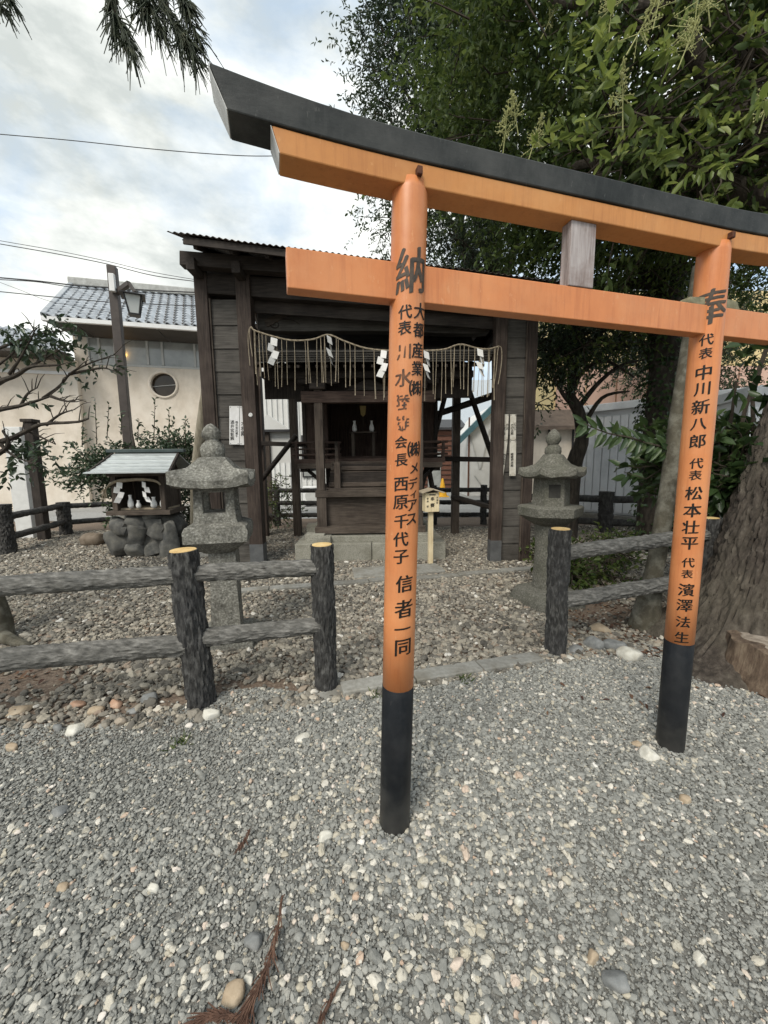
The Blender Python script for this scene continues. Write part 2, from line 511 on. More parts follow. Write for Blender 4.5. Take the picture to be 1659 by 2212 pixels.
L.new(mr.outputs['Result'], mxg.inputs['Factor']); L.new(grit, mxg.inputs['A']); L.new(soil, mxg.inputs['B'])
L.new(mxg.outputs['Result'], P.inputs['Base Color'])
P.inputs['Roughness'].default_value = .95
bp = N.new('ShaderNodeBump'); bp.inputs['Strength'].default_value = .9; bp.inputs['Distance'].default_value = .012
L.new(nzn(70), bp.inputs['Height']); L.new(bp.outputs['Normal'], P.inputs['Normal'])
m_ground = mt
ground = struct(gm, 'ground', m_ground, smooth=True)

# lane behind the precinct: pale gravelled asphalt
m_lane = MAT('lane_surface', [(0.20, 0.20, 0.195), (0.30, 0.30, 0.29), (0.38, 0.38, 0.365)], scale=26, rough=.95, bump=.5, bscale=60, dirt=(.17, .165, .15), dirt_scale=.7, dirt_amt=.6)
lm = MB()
lane_pts = [(-60, 10.6), (60, 10.2), (60, 60), (-60, 60)]
lm.add([(x, y, .008) for x, y in lane_pts], [(0, 1, 2, 3)])
struct(lm, 'lane', m_lane)

# ---- kerbs: each stone a piece
def kerb(a, b, n, w, h):
    r = bpy.data.objects.new('kerb', None); COL.objects.link(r); r['kind'] = 'structure'
    r.location = a; BASE[r.name] = V(a)
    d = b - a
    for i in range(n):
        p = a + d * ((i + .5) / n)
        q = MB().box((p.x, p.y, hgt(p.x, p.y) + h / 2 - .06 + random.uniform(-.004, .004)), (d.length / n - .008, w * random.uniform(.95, 1.05), h), rz=atan2(d.y, d.x) + random.uniform(-.008, .008))
        q.build('kerb_stone', m_kerb, r, bevel=.008)
kerb(K1a + kd * .02, K1b, 3, .13, .10)
kerb(K2a - (K2b - K2a).normalized() * .25, K2b + (K2b - K2a).normalized() * .15, 7, .12, .10)
path = bpy.data.objects.new('paving', None); COL.objects.link(path); path['kind'] = 'structure'
pc = G(815, 1238); path.location = pc; BASE[path.name] = pc
for i, (dx, dy, sx, sy) in enumerate([(-.02, -.02, .62, .46), (.62, .12, .55, .42), (-2.75, 1.15, .9, .35)]):
    MB().box((pc.x + dx, pc.y + dy, .012), (sx, sy, .05), rz=radians(8 + 4 * i)).build('paving_slab', m_kerb, path, bevel=.01)

# ---- gravel: uncountable stones, geometry-node instances on a point mesh
def stone_material(name, stops):
    mt, N, L, P = node_mat(name)
    at = N.new('ShaderNodeAttribute'); at.attribute_type = 'INSTANCER'; at.attribute_name = 'tone'
    rp = N.new('ShaderNodeValToRGB'); rp.color_ramp.interpolation = 'LINEAR'
    e = rp.color_ramp.elements
    e[0].position, e[0].color = stops[0][0], (*stops[0][1], 1)
    e[1].position, e[1].color = stops[-1][0], (*stops[-1][1], 1)
    for p_, c_ in stops[1:-1]:
        q = e.new(p_); q.color = (*c_, 1)
    L.new(at.outputs['Fac'], rp.inputs['Fac'])
    tcx = N.new('ShaderNodeTexCoord')
    nz = N.new('ShaderNodeTexNoise'); nz.inputs['Scale'].default_value = 3.5; nz.inputs['Detail'].default_value = 6
    L.new(tcx.outputs['Object'], nz.inputs['Vector'])
    mr_ = N.new('ShaderNodeMapRange'); mr_.inputs['To Min'].default_value = .72; mr_.inputs['To Max'].default_value = 1.22
    L.new(nz.outputs['Fac'], mr_.inputs['Value'])
    mul = N.new('ShaderNodeVectorMath'); mul.operation = 'SCALE'
    L.new(rp.outputs['Color'], mul.inputs[0]); L.new(mr_.outputs['Result'], mul.inputs['Scale'])
    L.new(mul.outputs[0], P.inputs['Base Color'])
    P.inputs['Roughness'].default_value = .8
    P.inputs['Specular IOR Level'].default_value = .25
    return mt
m_gravel_grey = stone_material('grey_gravel', [(0, (.13, .13, .118)), (.25, (.215, .216, .198)), (.5, (.29, .289, .264)), (.7, (.365, .355, .315)), (.8, (.43, .39, .305)), (.87, (.49, .46, .39)), (.93, (.60, .57, .50)), (.97, (.46, .33, .24)), (1, (.70, .68, .63))])
m_gravel_tan = stone_material('river_pebbles', [(0, (.078, .072, .062)), (.22, (.150, .139, .118)), (.45, (.235, .214, .178)), (.62, (.305, .275, .222)), (.78, (.375, .34, .275)), (.88, (.27, .205, .155)), (.95, (.50, .46, .385)), (1, (.64, .61, .55))])

def gravel_tree(mat):
    ng = bpy.data.node_groups.new('gravel_scatter', 'GeometryNodeTree')
    ng.interface.new_socket('Geometry', in_out='INPUT', socket_type='NodeSocketGeometry')
    ng.interface.new_socket('Geometry', in_out='OUTPUT', socket_type='NodeSocketGeometry')
    N, L = ng.nodes, ng.links
    gi, go = N.new('NodeGroupInput'), N.new('NodeGroupOutput')
    jn = N.new('GeometryNodeJoinGeometry')
    for k in range(7):
        ic = N.new('GeometryNodeMeshIcoSphere'); ic.inputs['Radius'].default_value = 1.0
        ic.inputs['Subdivisions'].default_value = 2 if k >= 3 else 3
        sp = N.new('GeometryNodeSetPosition')
        ps = N.new('GeometryNodeInputPosition')
        nt = N.new('ShaderNodeTexNoise'); nt.noise_dimensions = '4D'; nt.inputs['W'].default_value = 3.7 * k
        nt.inputs['Scale'].default_value = .75 + .13 * k; nt.inputs['Detail'].default_value = 2
        L.new(ps.outputs[0], nt.inputs['Vector'])
        sb = N.new('ShaderNodeVectorMath'); sb.operation = 'SUBTRACT'; sb.inputs[1].default_value = (.5, .5, .5)
        L.new(nt.outputs['Color'], sb.inputs[0])
        sc = N.new('ShaderNodeVectorMath'); sc.operation = 'SCALE'; sc.inputs['Scale'].default_value = 1.5 + .18 * k
        L.new(sb.outputs[0], sc.inputs[0])
        L.new(ic.outputs['Mesh'], sp.inputs['Geometry']); L.new(sc.outputs[0], sp.inputs['Offset'])
        ss = N.new('GeometryNodeSetShadeSmooth'); ss.inputs['Shade Smooth'].default_value = k < 4
        L.new(sp.outputs['Geometry'], ss.inputs['Geometry'])
        smt = N.new('GeometryNodeSetMaterial'); smt.inputs['Material'].default_value = mat
        L.new(ss.outputs['Geometry'], smt.inputs['Geometry'])
        g2i = N.new('GeometryNodeGeometryToInstance')
        L.new(smt.outputs['Geometry'], g2i.inputs['Geometry'])
        L.new(g2i.outputs['Instances'], jn.inputs['Geometry'])
    iop = N.new('GeometryNodeInstanceOnPoints'); iop.inputs['Pick Instance'].default_value = True
    def attr(nm, ty):
        a = N.new('GeometryNodeInputNamedAttribute'); a.data_type = ty; a.inputs['Name'].default_value = nm
        return a.outputs['Attribute']
    L.new(gi.outputs[0], iop.inputs['Points']); L.new(jn.outputs[0], iop.inputs['Instance'])
    L.new(attr('pick', 'INT'), iop.inputs['Instance Index'])
    L.new(attr('turn', 'FLOAT_VECTOR'), iop.inputs['Rotation'])
    L.new(attr('size', 'FLOAT_VECTOR'), iop.inputs['Scale'])
    L.new(iop.outputs['Instances'], go.inputs[0])
    return ng
def gravel(name, pts, rad, tone, mat, label, cat, flat=.62):
    n = len(pts)
    me = bpy.data.meshes.new(name)
    me.vertices.add(n)
    me.vertices.foreach_set('co', np.asarray(pts, np.float32).ravel())
    sz = np.stack([rad * rng.uniform(.8, 1.35, n), rad * rng.uniform(.65, 1.0, n), rad * flat * rng.uniform(.7, 1.2, n)], 1)
    tn = np.stack([rng.normal(0, .3, n), rng.normal(0, .3, n), rng.uniform(0, 2 * pi, n)], 1)
    for nm, ty, val in (('size', 'FLOAT_VECTOR', sz), ('turn', 'FLOAT_VECTOR', tn)):
        a = me.attributes.new(nm, ty, 'POINT'); a.data.foreach_set('vector', val.astype(np.float32).ravel())
    a = me.attributes.new('tone', 'FLOAT', 'POINT'); a.data.foreach_set('value', tone.astype(np.float32))
    a = me.attributes.new('pick', 'INT', 'POINT'); a.data.foreach_set('value', rng.integers(0, 7, n).astype(np.int32))
    o = bpy.data.objects.new(name, me); COL.objects.link(o)
    md = o.modifiers.new('stones', 'NODES'); md.node_group = gravel_tree(mat)
    me.materials.append(mat)
    return tag(o, label, cat, kind='stuff')

def scatter(x0, x1, y0, y1, n, keep):
    x = rng.uniform(x0, x1, n); y = rng.uniform(y0, y1, n)
    k = keep(x, y)
    return x[k], y[k]
def zone_np(x, y): return (x - K1a.x) * kn.x + (y - K1a.y) * kn.y
def nz_np(x, y, s, o=0.0):
    return np.array([mnoise.noise(V((a * s + o, b * s, o))) for a, b in zip(x, y)])
def hgt_np(x, y): return np.array([hgt(a, b) for a, b in zip(x, y)])
def in_view(x, y, m_=.35): return np.abs(x) < (y * 1.2 + m_ + .45)

# path side: fine grey gravel; stones get coarser with a second scatter
X, Y = scatter(-4.0, 4.4, .45, 3.4, 415000, lambda x, y: in_view(x, y, .3) & (zone_np(x, y) < .08 + .08 * np.sin(x * 5)) )
rad = np.clip(rng.lognormal(math.log(.0045), .42, len(X)), .0023, .013)
tone = np.clip(rng.beta(1.7, 1.7, len(X)) * .68 + .1 * nz_np(X, Y, .9), 0, .77)
m_ = rng.random(len(X)) < .085; tone[m_] = rng.uniform(.74, 1, m_.sum())
patch = np.clip((nz_np(X, Y, .75, 9.0) + .35 * nz_np(X, Y, 2.1, 2.0)) * 2.2 + .25, 0, 1)
rad *= 1.10 - .24 * patch
m_ = (rng.random(len(X)) < .25 * patch) & (tone > .72); tone[m_] = rng.uniform(.2, .6, m_.sum())
near = np.exp(-((X - .05) ** 2 + (Y - 1.25) ** 2) / .5)
m_ = rng.random(len(X)) < .06 * near; tone[m_] = rng.uniform(.76, .95, m_.sum()); rad[m_] *= 1.4
gravel('gravel', np.stack([X, Y, hgt_np(X, Y) + rad * .35 + rng.uniform(0, .004, len(X))], 1), rad, tone, m_gravel_grey, 'fine grey gravel spread over the approach in front of the log fence', 'gravel')
X, Y = scatter(-4.0, 4.4, .45, 3.4, 20000, lambda x, y: in_view(x, y, .3) & (zone_np(x, y) < .12) & (rng.random(len(x)) < .16 + .42 * np.exp(-((x + .02) ** 2 + (y - 1.2) ** 2) / .35)))
rad = np.clip(rng.lognormal(math.log(.0108), .26, len(X)), .008, .021)
for (px_, py_, kk) in ((851, 1790, 150), (1447, 1625, 90)):
    q_ = G(px_, py_)
    an_ = rng.uniform(0, 2 * pi, kk); rr_ = .075 + np.abs(rng.normal(0, .07, kk))
    X = np.append(X, q_.x + np.cos(an_) * rr_); Y = np.append(Y, q_.y + np.sin(an_) * rr_); rad = np.append(rad, rng.uniform(.007, .014, kk))
tone = np.where(rng.random(len(X)) < .45, rng.uniform(.72, 1, len(X)), rng.uniform(.15, .7, len(X)))
gravel('pebbles', np.stack([X, Y, hgt_np(X, Y) + rad * .42], 1), rad, tone, m_gravel_grey, 'larger cream and grey pebbles scattered over the fine grey gravel', 'pebbles', .7)

# precinct: coarser tan river pebbles
X, Y = scatter(-8.0, 6.5, 2.0, 8.8, 300000, lambda x, y: in_view(x, y, .4) & (zone_np(x, y) > -.1))
dd = np.hypot(X, Y)
keep = rng.random(len(X)) < np.clip(1.25 - dd * .07, .5, 1)
bare = nz_np(X, Y, 1.3, 4.0) + 1.1 * np.exp(-((X + 2.35) ** 2 / .55 + (Y - 2.5) ** 2 / .09)) + .75 * np.exp(-((X + .75) ** 2 / .12 + (Y - 2.35) ** 2 / .03))
bare += .62 * np.exp(-((zone_np(X, Y) - .12) / .2) ** 2) * (X < -.1)
bare += 1.2 * np.exp(-((X - 2.4) ** 2 / .8 + (Y - 3.6) ** 2 / .5))
keep &= rng.random(len(X)) > np.clip((bare - .25) * 1.3, 0, .93)
X, Y = X[keep], Y[keep]
rad = np.clip(rng.lognormal(math.log(.0112), .42, len(X)), .005, .032)
rad *= np.where(zone_np(X, Y) < .9, 1.08, 1.0)
tone = np.clip(rng.beta(1.7, 1.6, len(X)) * .8 + .08 * nz_np(X, Y, 1.2), 0, .84)
m_ = rng.random(len(X)) < .14; tone[m_] = rng.uniform(.8, 1, m_.sum())
gravel('gravel', np.stack([X, Y, hgt_np(X, Y) + rad * .32 + rng.uniform(0, .006, len(X))], 1), rad, tone, m_gravel_tan, 'tan and brown river pebbles covering the precinct behind the log fence', 'gravel')

# ================================================================== TORII
TA, TB = G(852.5, 1775), G(1447, 1610)
tt = (TB - TA).normalized(); tn_ = V((-tt.y, tt.x, 0)); TL = (TB - TA).length
def T(t, off, z): return TA + tt * t + tn_ * off + V((0, 0, z))
torii = thing('torii_gate', (TA + TB) / 2, 'orange wooden torii gate with black top beam and black pillar feet', 'torii gate')
PR, SR = .0622, .0632
LEAN = (.030, -.004)                             # drift of each pillar top along the gate per metre
def pil_axis(i, z): return T(0 if i == 0 else TL, 0, z) + tt * (LEAN[i] * z)

def ringcol(mb, i, zs, rads, n=40, capt=True):
    mb.tube([pil_axis(i, z) for z in zs], rads, n=n, cap=capt)
    return mb
ZBLK = (.62, .59)
ZTOP = 2.425
GLYPH = {}
def glyph(ch):
    if ch in GLYPH: return GLYPH[ch]
    cu = bpy.data.curves.new('glyph', 'FONT'); cu.body = ch; cu.size = 1.0; cu.resolution_u = 3
    ob = bpy.data.objects.new('glyph', cu); COL.objects.link(ob)
    bpy.context.view_layer.update()
    me = bpy.data.meshes.new_from_object(ob.evaluated_get(bpy.context.evaluated_depsgraph_get()))
    bpy.data.objects.remove(ob); bpy.data.curves.remove(cu)
    bm = bmesh.new(); bm.from_mesh(me); bpy.data.meshes.remove(me)
    xs_ = [v.co.x for v in bm.verts]; ys_ = [v.co.y for v in bm.verts]
    cx, cy = (min(xs_) + max(xs_)) / 2, (min(ys_) + max(ys_)) / 2
    for v in bm.verts: v.co.x -= cx; v.co.y -= cy
    for k in range(-6, 7):
        bmesh.ops.bisect_plane(bm, geom=bm.verts[:] + bm.edges[:] + bm.faces[:], plane_co=(k * .08, 0, 0), plane_no=(1, 0, 0))
    vv = [(v.co.x, v.co.y) for v in bm.verts]
    bm.verts.index_update()
    ff = [[v.index for v in f.verts] for f in bm.faces]
    w, h = max(xs_) - min(xs_), max(ys_) - min(ys_)
    bm.free()
    GLYPH[ch] = (vv, ff, w, h)
    return GLYPH[ch]
NIB = [(-.022, -.012), (-.008, -.005), (.007, .003), (.022, .012)]
def brush(mb, ch, place, size, sx=1.0, wear=0.0, nib=1.0, slant=.09):
    """a brush-written character: copies shifted along the nib angle thicken the strokes; place(x, y, lift) -> world"""
    vv, ff, w, h = glyph(ch)
    k = size / max(h, .55 if ch != '一' else .9)
    for q, (nx_, ny_) in enumerate(NIB):
        pts = []
        for (x, y) in vv:
            X_ = (x + nx_ * nib + .010 * mnoise.noise(V((x * 7, y * 7, q)))) * k * sx
            Y_ = (y + ny_ * nib + slant * x + .010 * mnoise.noise(V((x * 7, y * 7, 9 + q)))) * k
            pts.append(place(X_, Y_, .0012 + .00025 * q))
        fs = ff
        if wear:
            fs = []
            for f in ff:
                cx = sum(vv[i][0] for i in f) / len(f); cy = sum(vv[i][1] for i in f) / len(f)
                if mnoise.noise(V((cx * 6.5 + ord(ch), cy * 2.2, .5))) + .12 * mnoise.noise(V((cx * 30, cy * 30, 2))) > wear: fs.append(f)
        mb.add(pts, fs)
def cyl_hit(i, px, py, r=PR):
    """where the sight line meets the pillar -> angle about the axis (0 = facing the viewer side), height"""
    d = ray(px, py)
    z = 1.5
    for _ in range(6):
        ax = pil_axis(i, z)
        o = CAM - V((ax.x, ax.y, 0)); 
        a = d.x ** 2 + d.y ** 2; b = 2 * (o.x * d.x + o.y * d.y); c_ = o.x ** 2 + o.y ** 2 - r * r
        D = b * b - 4 * a * c_
        s_ = (-b - sqrt(max(D, 0))) / (2 * a)
        p = CAM + d * s_
        z = p.z
    ax = pil_axis(i, z)
    return atan2(p.y - ax.y, p.x - ax.x), z, s_
def write_on(i, chars, mat, name, parent):
    for ch in chars:
        mb = MB()
        c_, px, py, ph = ch[:4]
        sx = ch[4] if len(ch) > 4 else 1.0
        wear = ch[5] if len(ch) > 5 else 0.0
        th, z, dep = cyl_hit(i, px, py)
        size = ph * dep / F * (1.0 + .0)
        def place(x, y, lift, th=th, z=z):
            ax = pil_axis(i, z + y)
            a = th + x / PR
            return (ax.x + (PR + lift) * cos(a), ax.y + (PR + lift) * sin(a), ax.z)
        brush(mb, c_, place, size, sx, wear)
        mb.build(name, mat, parent)
for i in (0, 1):
    zs = [ZBLK[i] - .05, .9, 1.3, 1.7, 2.05, 2.2, 2.35, ZTOP - .012, ZTOP + .02]
    pil = ringcol(MB(), i, zs, [PR] * 7 + [PR * .985, PR * .93]).build('pillar', m_orange, torii, smooth=False)
    for p in pil.data.polygons: p.use_smooth = len(p.vertices) == 4
    sl = ringcol(MB(), i, [-.25, .3, ZBLK[i] - .004, ZBLK[i]], [SR, SR, SR, SR - .003]).build('black_foot', m_sleeve, pil)
    for p in sl.data.polygons: p.use_smooth = len(p.vertices) == 4
    sl['label'] = 'black painted foot of the pillar'
    if i == 0:
        write_on(0, [('納', 889, 583, 92, .78)], m_inkgrey, 'painted_character', pil)
        write_on(0, [('代', 875, 673.5, 28), ('表', 874, 708, 28),
                     ('会', 866, 955, 26), ('長', 866.7, 993.5, 26), ('西', 866, 1046, 29), ('原', 865, 1085, 30), ('千', 866.7, 1126, 30), ('代', 865.5, 1165, 31), ('子', 866, 1203, 30),
                     ('信', 874, 1261, 37), ('者', 873, 1315, 40), ('一', 870, 1359, 34), ('同', 871, 1399, 36)], m_ink, 'painted_character', pil)
        write_on(0, [('川', 872, 760, 30, 1, -.05), ('水', 871, 816, 36, 1, .0), ('陸', 869, 868, 34, 1, .05), ('雄', 867, 915, 32, 1, -.05)], m_inkworn, 'worn_character', pil)
        write_on(0, [('大', 907.5, 672, 33), ('都', 905.5, 713, 30), ('産', 903, 756.6, 32), ('業', 902, 796, 30), ('㈱', 899, 838, 33),
                     ('㈱', 895.5, 970, 33), ('メ', 895, 1011, 22), ('デ', 892.5, 1044, 24), ('ィ', 893, 1068, 16), ('ア', 891, 1091, 23), ('ス', 889.5, 1121, 23)], m_ink, 'painted_character', pil)
    else:
        write_on(1, [('奉', 1537, 662, 72, .85)], m_inkgrey, 'painted_character', pil)
        write_on(1, [('代', 1526, 734, 23), ('表', 1524.6, 763, 22), ('中', 1520, 804.5, 30), ('川', 1516.8, 840, 27), ('新', 1513.4, 879, 30), ('八', 1509, 916, 24), ('郎', 1507, 953, 29),
                     ('代', 1504.5, 1001, 22), ('表', 1502, 1026.6, 21), ('松', 1499, 1065.6, 29), ('本', 1496, 1102.5, 30), ('壮', 1492, 1139, 29), ('平', 1490, 1174, 27),
                     ('代', 1486.7, 1215.5, 21), ('表', 1484.4, 1240, 19), ('濱', 1482.6, 1274.6, 28), ('澤', 1478.9, 1308, 27), ('法', 1475.5, 1343.8, 25), ('生', 1472.8, 1377, 24)], m_ink, 'painted_character', pil)
# curved top beams: profile along the gate
TC = (pil_axis(0, 2.4) - TA).dot(tt) * .5 + (pil_axis(1, 2.4) - TA).dot(tt) * .5
def rise(t): return .024 * max(0.0, (abs(t - TC) - .62) / .68) ** 2
def curved_beam(name, mat, t_half_bot, t_half_top, zb, zt, hd_b, hd_t, extra=0.0, ridge=0.0, liftb=1.0, n=26):
    mb = MB()
    S = []
    for k in range(n + 1):
        s_ = -1 + 2 * k / n
        row = []
        tb, ttp = TC + s_ * t_half_bot, TC + s_ * t_half_top
        zb_, zt_ = zb + rise(tb) * liftb, zt + rise(ttp) * (1 + extra)
        row = [T(tb, -hd_b, zb_), T(tb, hd_b, zb_), T(ttp, hd_t, zt_)]
        if ridge: row.append(T(ttp, 0, zt_ + ridge))
        row.append(T(ttp, -hd_t, zt_))
        S.append(row)
    q = len(S[0])
    for row in S: mb.v.extend([tuple(p) for p in row])
    for k in range(n):
        for j in range(q):
            a, b = k * q + j, k * q + (j + 1) % q
            mb.f.append((a, a + q, b + q, b))
    mb.f.append(tuple(range(q))); mb.f.append(tuple(n * q + j for j in reversed(range(q))))
    o = mb.build(name, mat, torii, bevel=.004)
    return o
HALF_K = TC + .545
sh = curved_beam('lower_top_beam', m_orange_pale, TC + .362, TC + .384, 2.418, 2.489, .049, .05)
ka = curved_beam('top_beam', m_black, TC + .505, TC + .548, 2.491, 2.566, .056, .066, extra=.9, ridge=.012)
for s_ in (-1, 1):                               # white painted beam ends
    for (hb, ht, zb, zt, d_, ex) in ((TC + .505, TC + .548, 2.491, 2.566, .054, .9), (TC + .362, TC + .384, 2.418, 2.489, .047, 0)):
        tb, t2 = TC + s_ * hb, TC + s_ * ht
        a = [T(tb + s_ * .003, -d_, zb + rise(tb) + .003), T(tb + s_ * .003, d_, zb + rise(tb) + .003), T(t2 + s_ * .003, d_ * 1.1, zt + rise(t2) * (1 + ex) - .003), T(t2 + s_ * .003, -d_ * 1.1, zt + rise(t2) * (1 + ex) - .003)]
        b = [p - tt * s_ * .002 for p in a]
        MB().add(a + b, [(0, 1, 2, 3), (7, 6, 5, 4), (0, 4, 5, 1), (1, 5, 6, 2), (2, 6, 7, 3), (3, 7, 4, 0)]).build('white_end', m_whitepaint, torii)
# tie beam in three lengths, as the pillars interrupt it
nk = MB()
nang = atan2(tt.y, tt.x)
tA, tB = (pil_axis(0, 2.1) - TA).dot(tt), (pil_axis(1, 2.1) - TA).dot(tt)
c_ = T((tA + tB) / 2, -.004, 2.12)
nl, nr_ = -.355, tB + .44
nk.box(T((nl + nr_) / 2, -.004, 2.12), (nr_ - nl, .058, .122), rz=nang)
nk.build('tie_beam', m_orange, torii, bevel=.003)
MB().box(T(tA + (tB - tA) * .49, -.010, 2.300), (.118, .052, .236), rz=nang).build('centre_strut', m_greywood_z, torii, bevel=.003)
for i, z in ((0, 2.455), (1, 2.462)):
    tp = (pil_axis(i, 2.4) - TA).dot(tt) + .012
    MB().box(T(tp, -.056, z), (.019, .03, .026), rz=nang).build('peg', m_peg, torii, bevel=.003)
for (t0, sgn) in ((tB - PR, -1), (tB + PR, 1), (tA + PR, 1)):
    if t0 == tA + PR: continue
    w_ = MB()
    a = [T(t0 - sgn * .03, -.025, 2.182), T(t0 - sgn * .03, .025, 2.182), T(t0 + sgn * .10, .025, 2.182), T(t0 + sgn * .10, -.025, 2.182)]
    b = [T(t0 - sgn * .03, -.022, 2.222), T(t0 - sgn * .03, .022, 2.222), T(t0 + sgn * .085, .022, 2.212), T(t0 + sgn * .085, -.022, 2.212)]
    if sgn == 1: b = [q + V((0, 0, .008)) for q in b]
    w_.add(a + b, [(3, 2, 1, 0), (4, 5, 6, 7), (0, 1, 5, 4), (1, 2, 6, 5), (2, 3, 7, 6), (3, 0, 4, 7)])
    w_.build('wedge', MAT('mossy_wedge', [(0.10, 0.10, 0.06), (0.26, 0.24, 0.16)], scale=25, rough=.9, bump=.5, bscale=50), torii, bevel=.004)

# ================================================================== LOG FENCES (moulded concrete logs)
def bark_log(a, b, r, n=64, m_=90, amp=.19, seed=0.0):
    """rough log from a to b with fissured bark relief"""
    a, b = V(a), V(b)
    d = (b - a); Ln = d.length; d.normalize()
    x = d.orthogonal().normalized(); y = d.cross(x)
    mb = MB()
    for i in range(m_ + 1):
        s_ = Ln * i / m_
        p = a + d * s_ + x * (r * .10 * mnoise.noise(V((s_ * 1.7, seed, 0)))) + y * (r * .10 * mnoise.noise(V((s_ * 1.7, seed, 7))))
        for j in range(n):
            an = 2 * pi * j / n
            c2, s2 = cos(an), sin(an)
            q = V((c2 * 1.4, s2 * 1.4, s_ * 4 + seed))
            w = mnoise.noise(V((c2 * 2, s2 * 2, s_ * 9 + seed))) * .8
            f = V((c2 * 7 + w, s2 * 7 + w, s_ * 13 + seed))
            fis = abs(mnoise.noise(f)) * 1.6 + .5 * abs(mnoise.noise(f * 2.1 + V((3, 1, 0))))
            rr = r * (1 + amp * .6 * mnoise.noise(q) + amp * min(1.0, fis) - amp * .55)
            mb.v.append(tuple(p + (x * c2 + y * s2) * rr))
    for i in range(m_):
        for j in range(n):
            mb.f.append((i * n + j, i * n + (j + 1) % n, (i + 1) * n + (j + 1) % n, (i + 1) * n + j))
    mb.f.append(tuple(reversed(range(n)))); mb.f.append(tuple(m_ * n + j for j in range(n)))
    return mb
def log_post(parent, base, h, r, lean=(0, 0), top=True, mat=None, seed=0.0):
    base = V(base)
    tp = base + V((lean[0], lean[1], h))
    o = bark_log(base - V((0, 0, .15)), tp, r, seed=seed).build('post', mat or m_bark_log, parent, smooth=True)
    for p in o.data.polygons: p.use_smooth = len(p.vertices) == 4
    if top:
        mb = MB().tube([tp + V((0, 0, -.004)), tp + V((0, 0, .004))], [r * .88, r * .86], n=24)
        mb.build('cut_top', m_logtop, o)
    return o
def rail_mat_for(a, b): return m_bark_rail
def log_rail(parent, a, b, r, seed=0.0, mat=None):
    o = bark_log(a, b, r, n=44 if mat is None else 16, m_=max(12, int((V(b) - V(a)).length * (75 if mat is None else 16))), amp=.19, seed=seed).build('rail', mat or m_bark_rail, parent, smooth=True)
    return o

# front fence, left of the gate
f1, f2, f3 = G(438, 1528), G(705, 1488), G(1198, 1410)
fl = thing('log_fence', f1, 'grey bark textured log fence with two posts left of the gate', 'fence')
log_post(fl, f1, 1.0, .083, (-.045, .0), seed=1)
log_post(fl, f2, .985, .072, (.0, .0), seed=2)
fd = (f2 - f1).normalized()
def on(p, z): return V((p.x, p.y, z))
log_rail(fl, on(f1 - V((.03, 0, 0)), .855), on(f2, .84), .052, 1)
log_rail(fl, on(f1, .455), on(f2, .45), .054, 2)
fe = f1 - fd * 2.6
log_rail(fl, on(fe, .885), on(f1, .855), .055, 3)
log_rail(fl, on(fe, .50), on(f1, .42), .062, 4)
MB().loft((f2.x + .01, f2.y, -.05), [(0, .15, .9, 0), (.06, .14, .9, 0), (.075, .10, .9, 0)], n=20, nz=.025, nzs=11).build('footing', m_kerb, fl, smooth=True)
# right of the gate
fr = thing('log_fence', f3, 'grey bark textured log fence post with rails running towards the big tree', 'fence')
log_post(fr, f3, .99, .077, (.0, .0), seed=5)
e_ = G(1400, 1352)
log_rail(fr, on(f3, .80), V((2.75, 3.25, .86)), .058, 5)
log_rail(fr, on(f3, .42), V((2.75, 3.25, .47)), .060, 6)
log_post(fr, (2.8, 3.27, 0), 1.0, .077, (0, 0), seed=7)

m_darklog = MAT('dark_old_log', [(0.022, 0.021, 0.021), (0.05, 0.048, 0.045), (0.085, 0.082, 0.076)], scale=14, stretch=(1.5, 1.5, .6), rough=.85, bump=.9, bscale=20, fine=.01)
# back left fence running away along the lane
b1, b2 = V((-6.55, 6.55, 0)), V((-7.0, 8.35, 0))
bl = thing('log_fence', b1, 'dark log fence with two posts beside the lane, next to the leafless branches', 'fence')
log_post(bl, b1, .86, .13, top=False, mat=m_darklog, seed=11)
log_post(bl, b2, .72, .12, top=False, mat=m_darklog, seed=12)
b3 = V((-6.0, 9.6, 0))
log_post(bl, b3, .72, .11, top=False, mat=m_darklog, seed=12)
for z in (.63, .27):
    log_rail(bl, on(b1, z), on(b2, z + .02), .062, z, m_darklog)
    log_rail(bl, on(b2, z), on(b3, z - .05), .058, z + 3, m_darklog)
# fence behind the hall and on to the sheds
bk = thing('log_fence', (-2.6, 9.2, 0), 'dark log fence of three rails behind the open wooden hall', 'fence')
for x in (-2.6, -.6, 1.2, 2.4):
    log_post(bk, (x, 9.25 - .02 * x, 0), .95, .075, top=False, mat=m_darklog, seed=x)
for z in (.86, .56, .26):
    log_rail(bk, (-3.2, 9.3, z), (2.9, 9.2, z - .03), .055, z * 3, m_darklog)
br = thing('log_fence', (4.55, 7.9, 0), 'dark log fence between the stone lantern and the metal shed', 'fence')
log_post(br, (4.62, 7.95, 0), .86, .135, top=False, mat=m_darklog, seed=21)
log_post(br, (2.95, 8.9, 0), .86, .10, top=False, mat=m_darklog, seed=22)
log_post(br, (6.05, 7.3, 0), .86, .12, top=False, mat=m_darklog, seed=23)
for z in (.70, .22):
    log_rail(br, (2.95, 8.9, z), (4.62, 7.95, z), .075, z, m_darklog)
    log_rail(br, (4.62, 7.95, z), (6.05, 7.3, z), .075, z + 2, m_darklog)

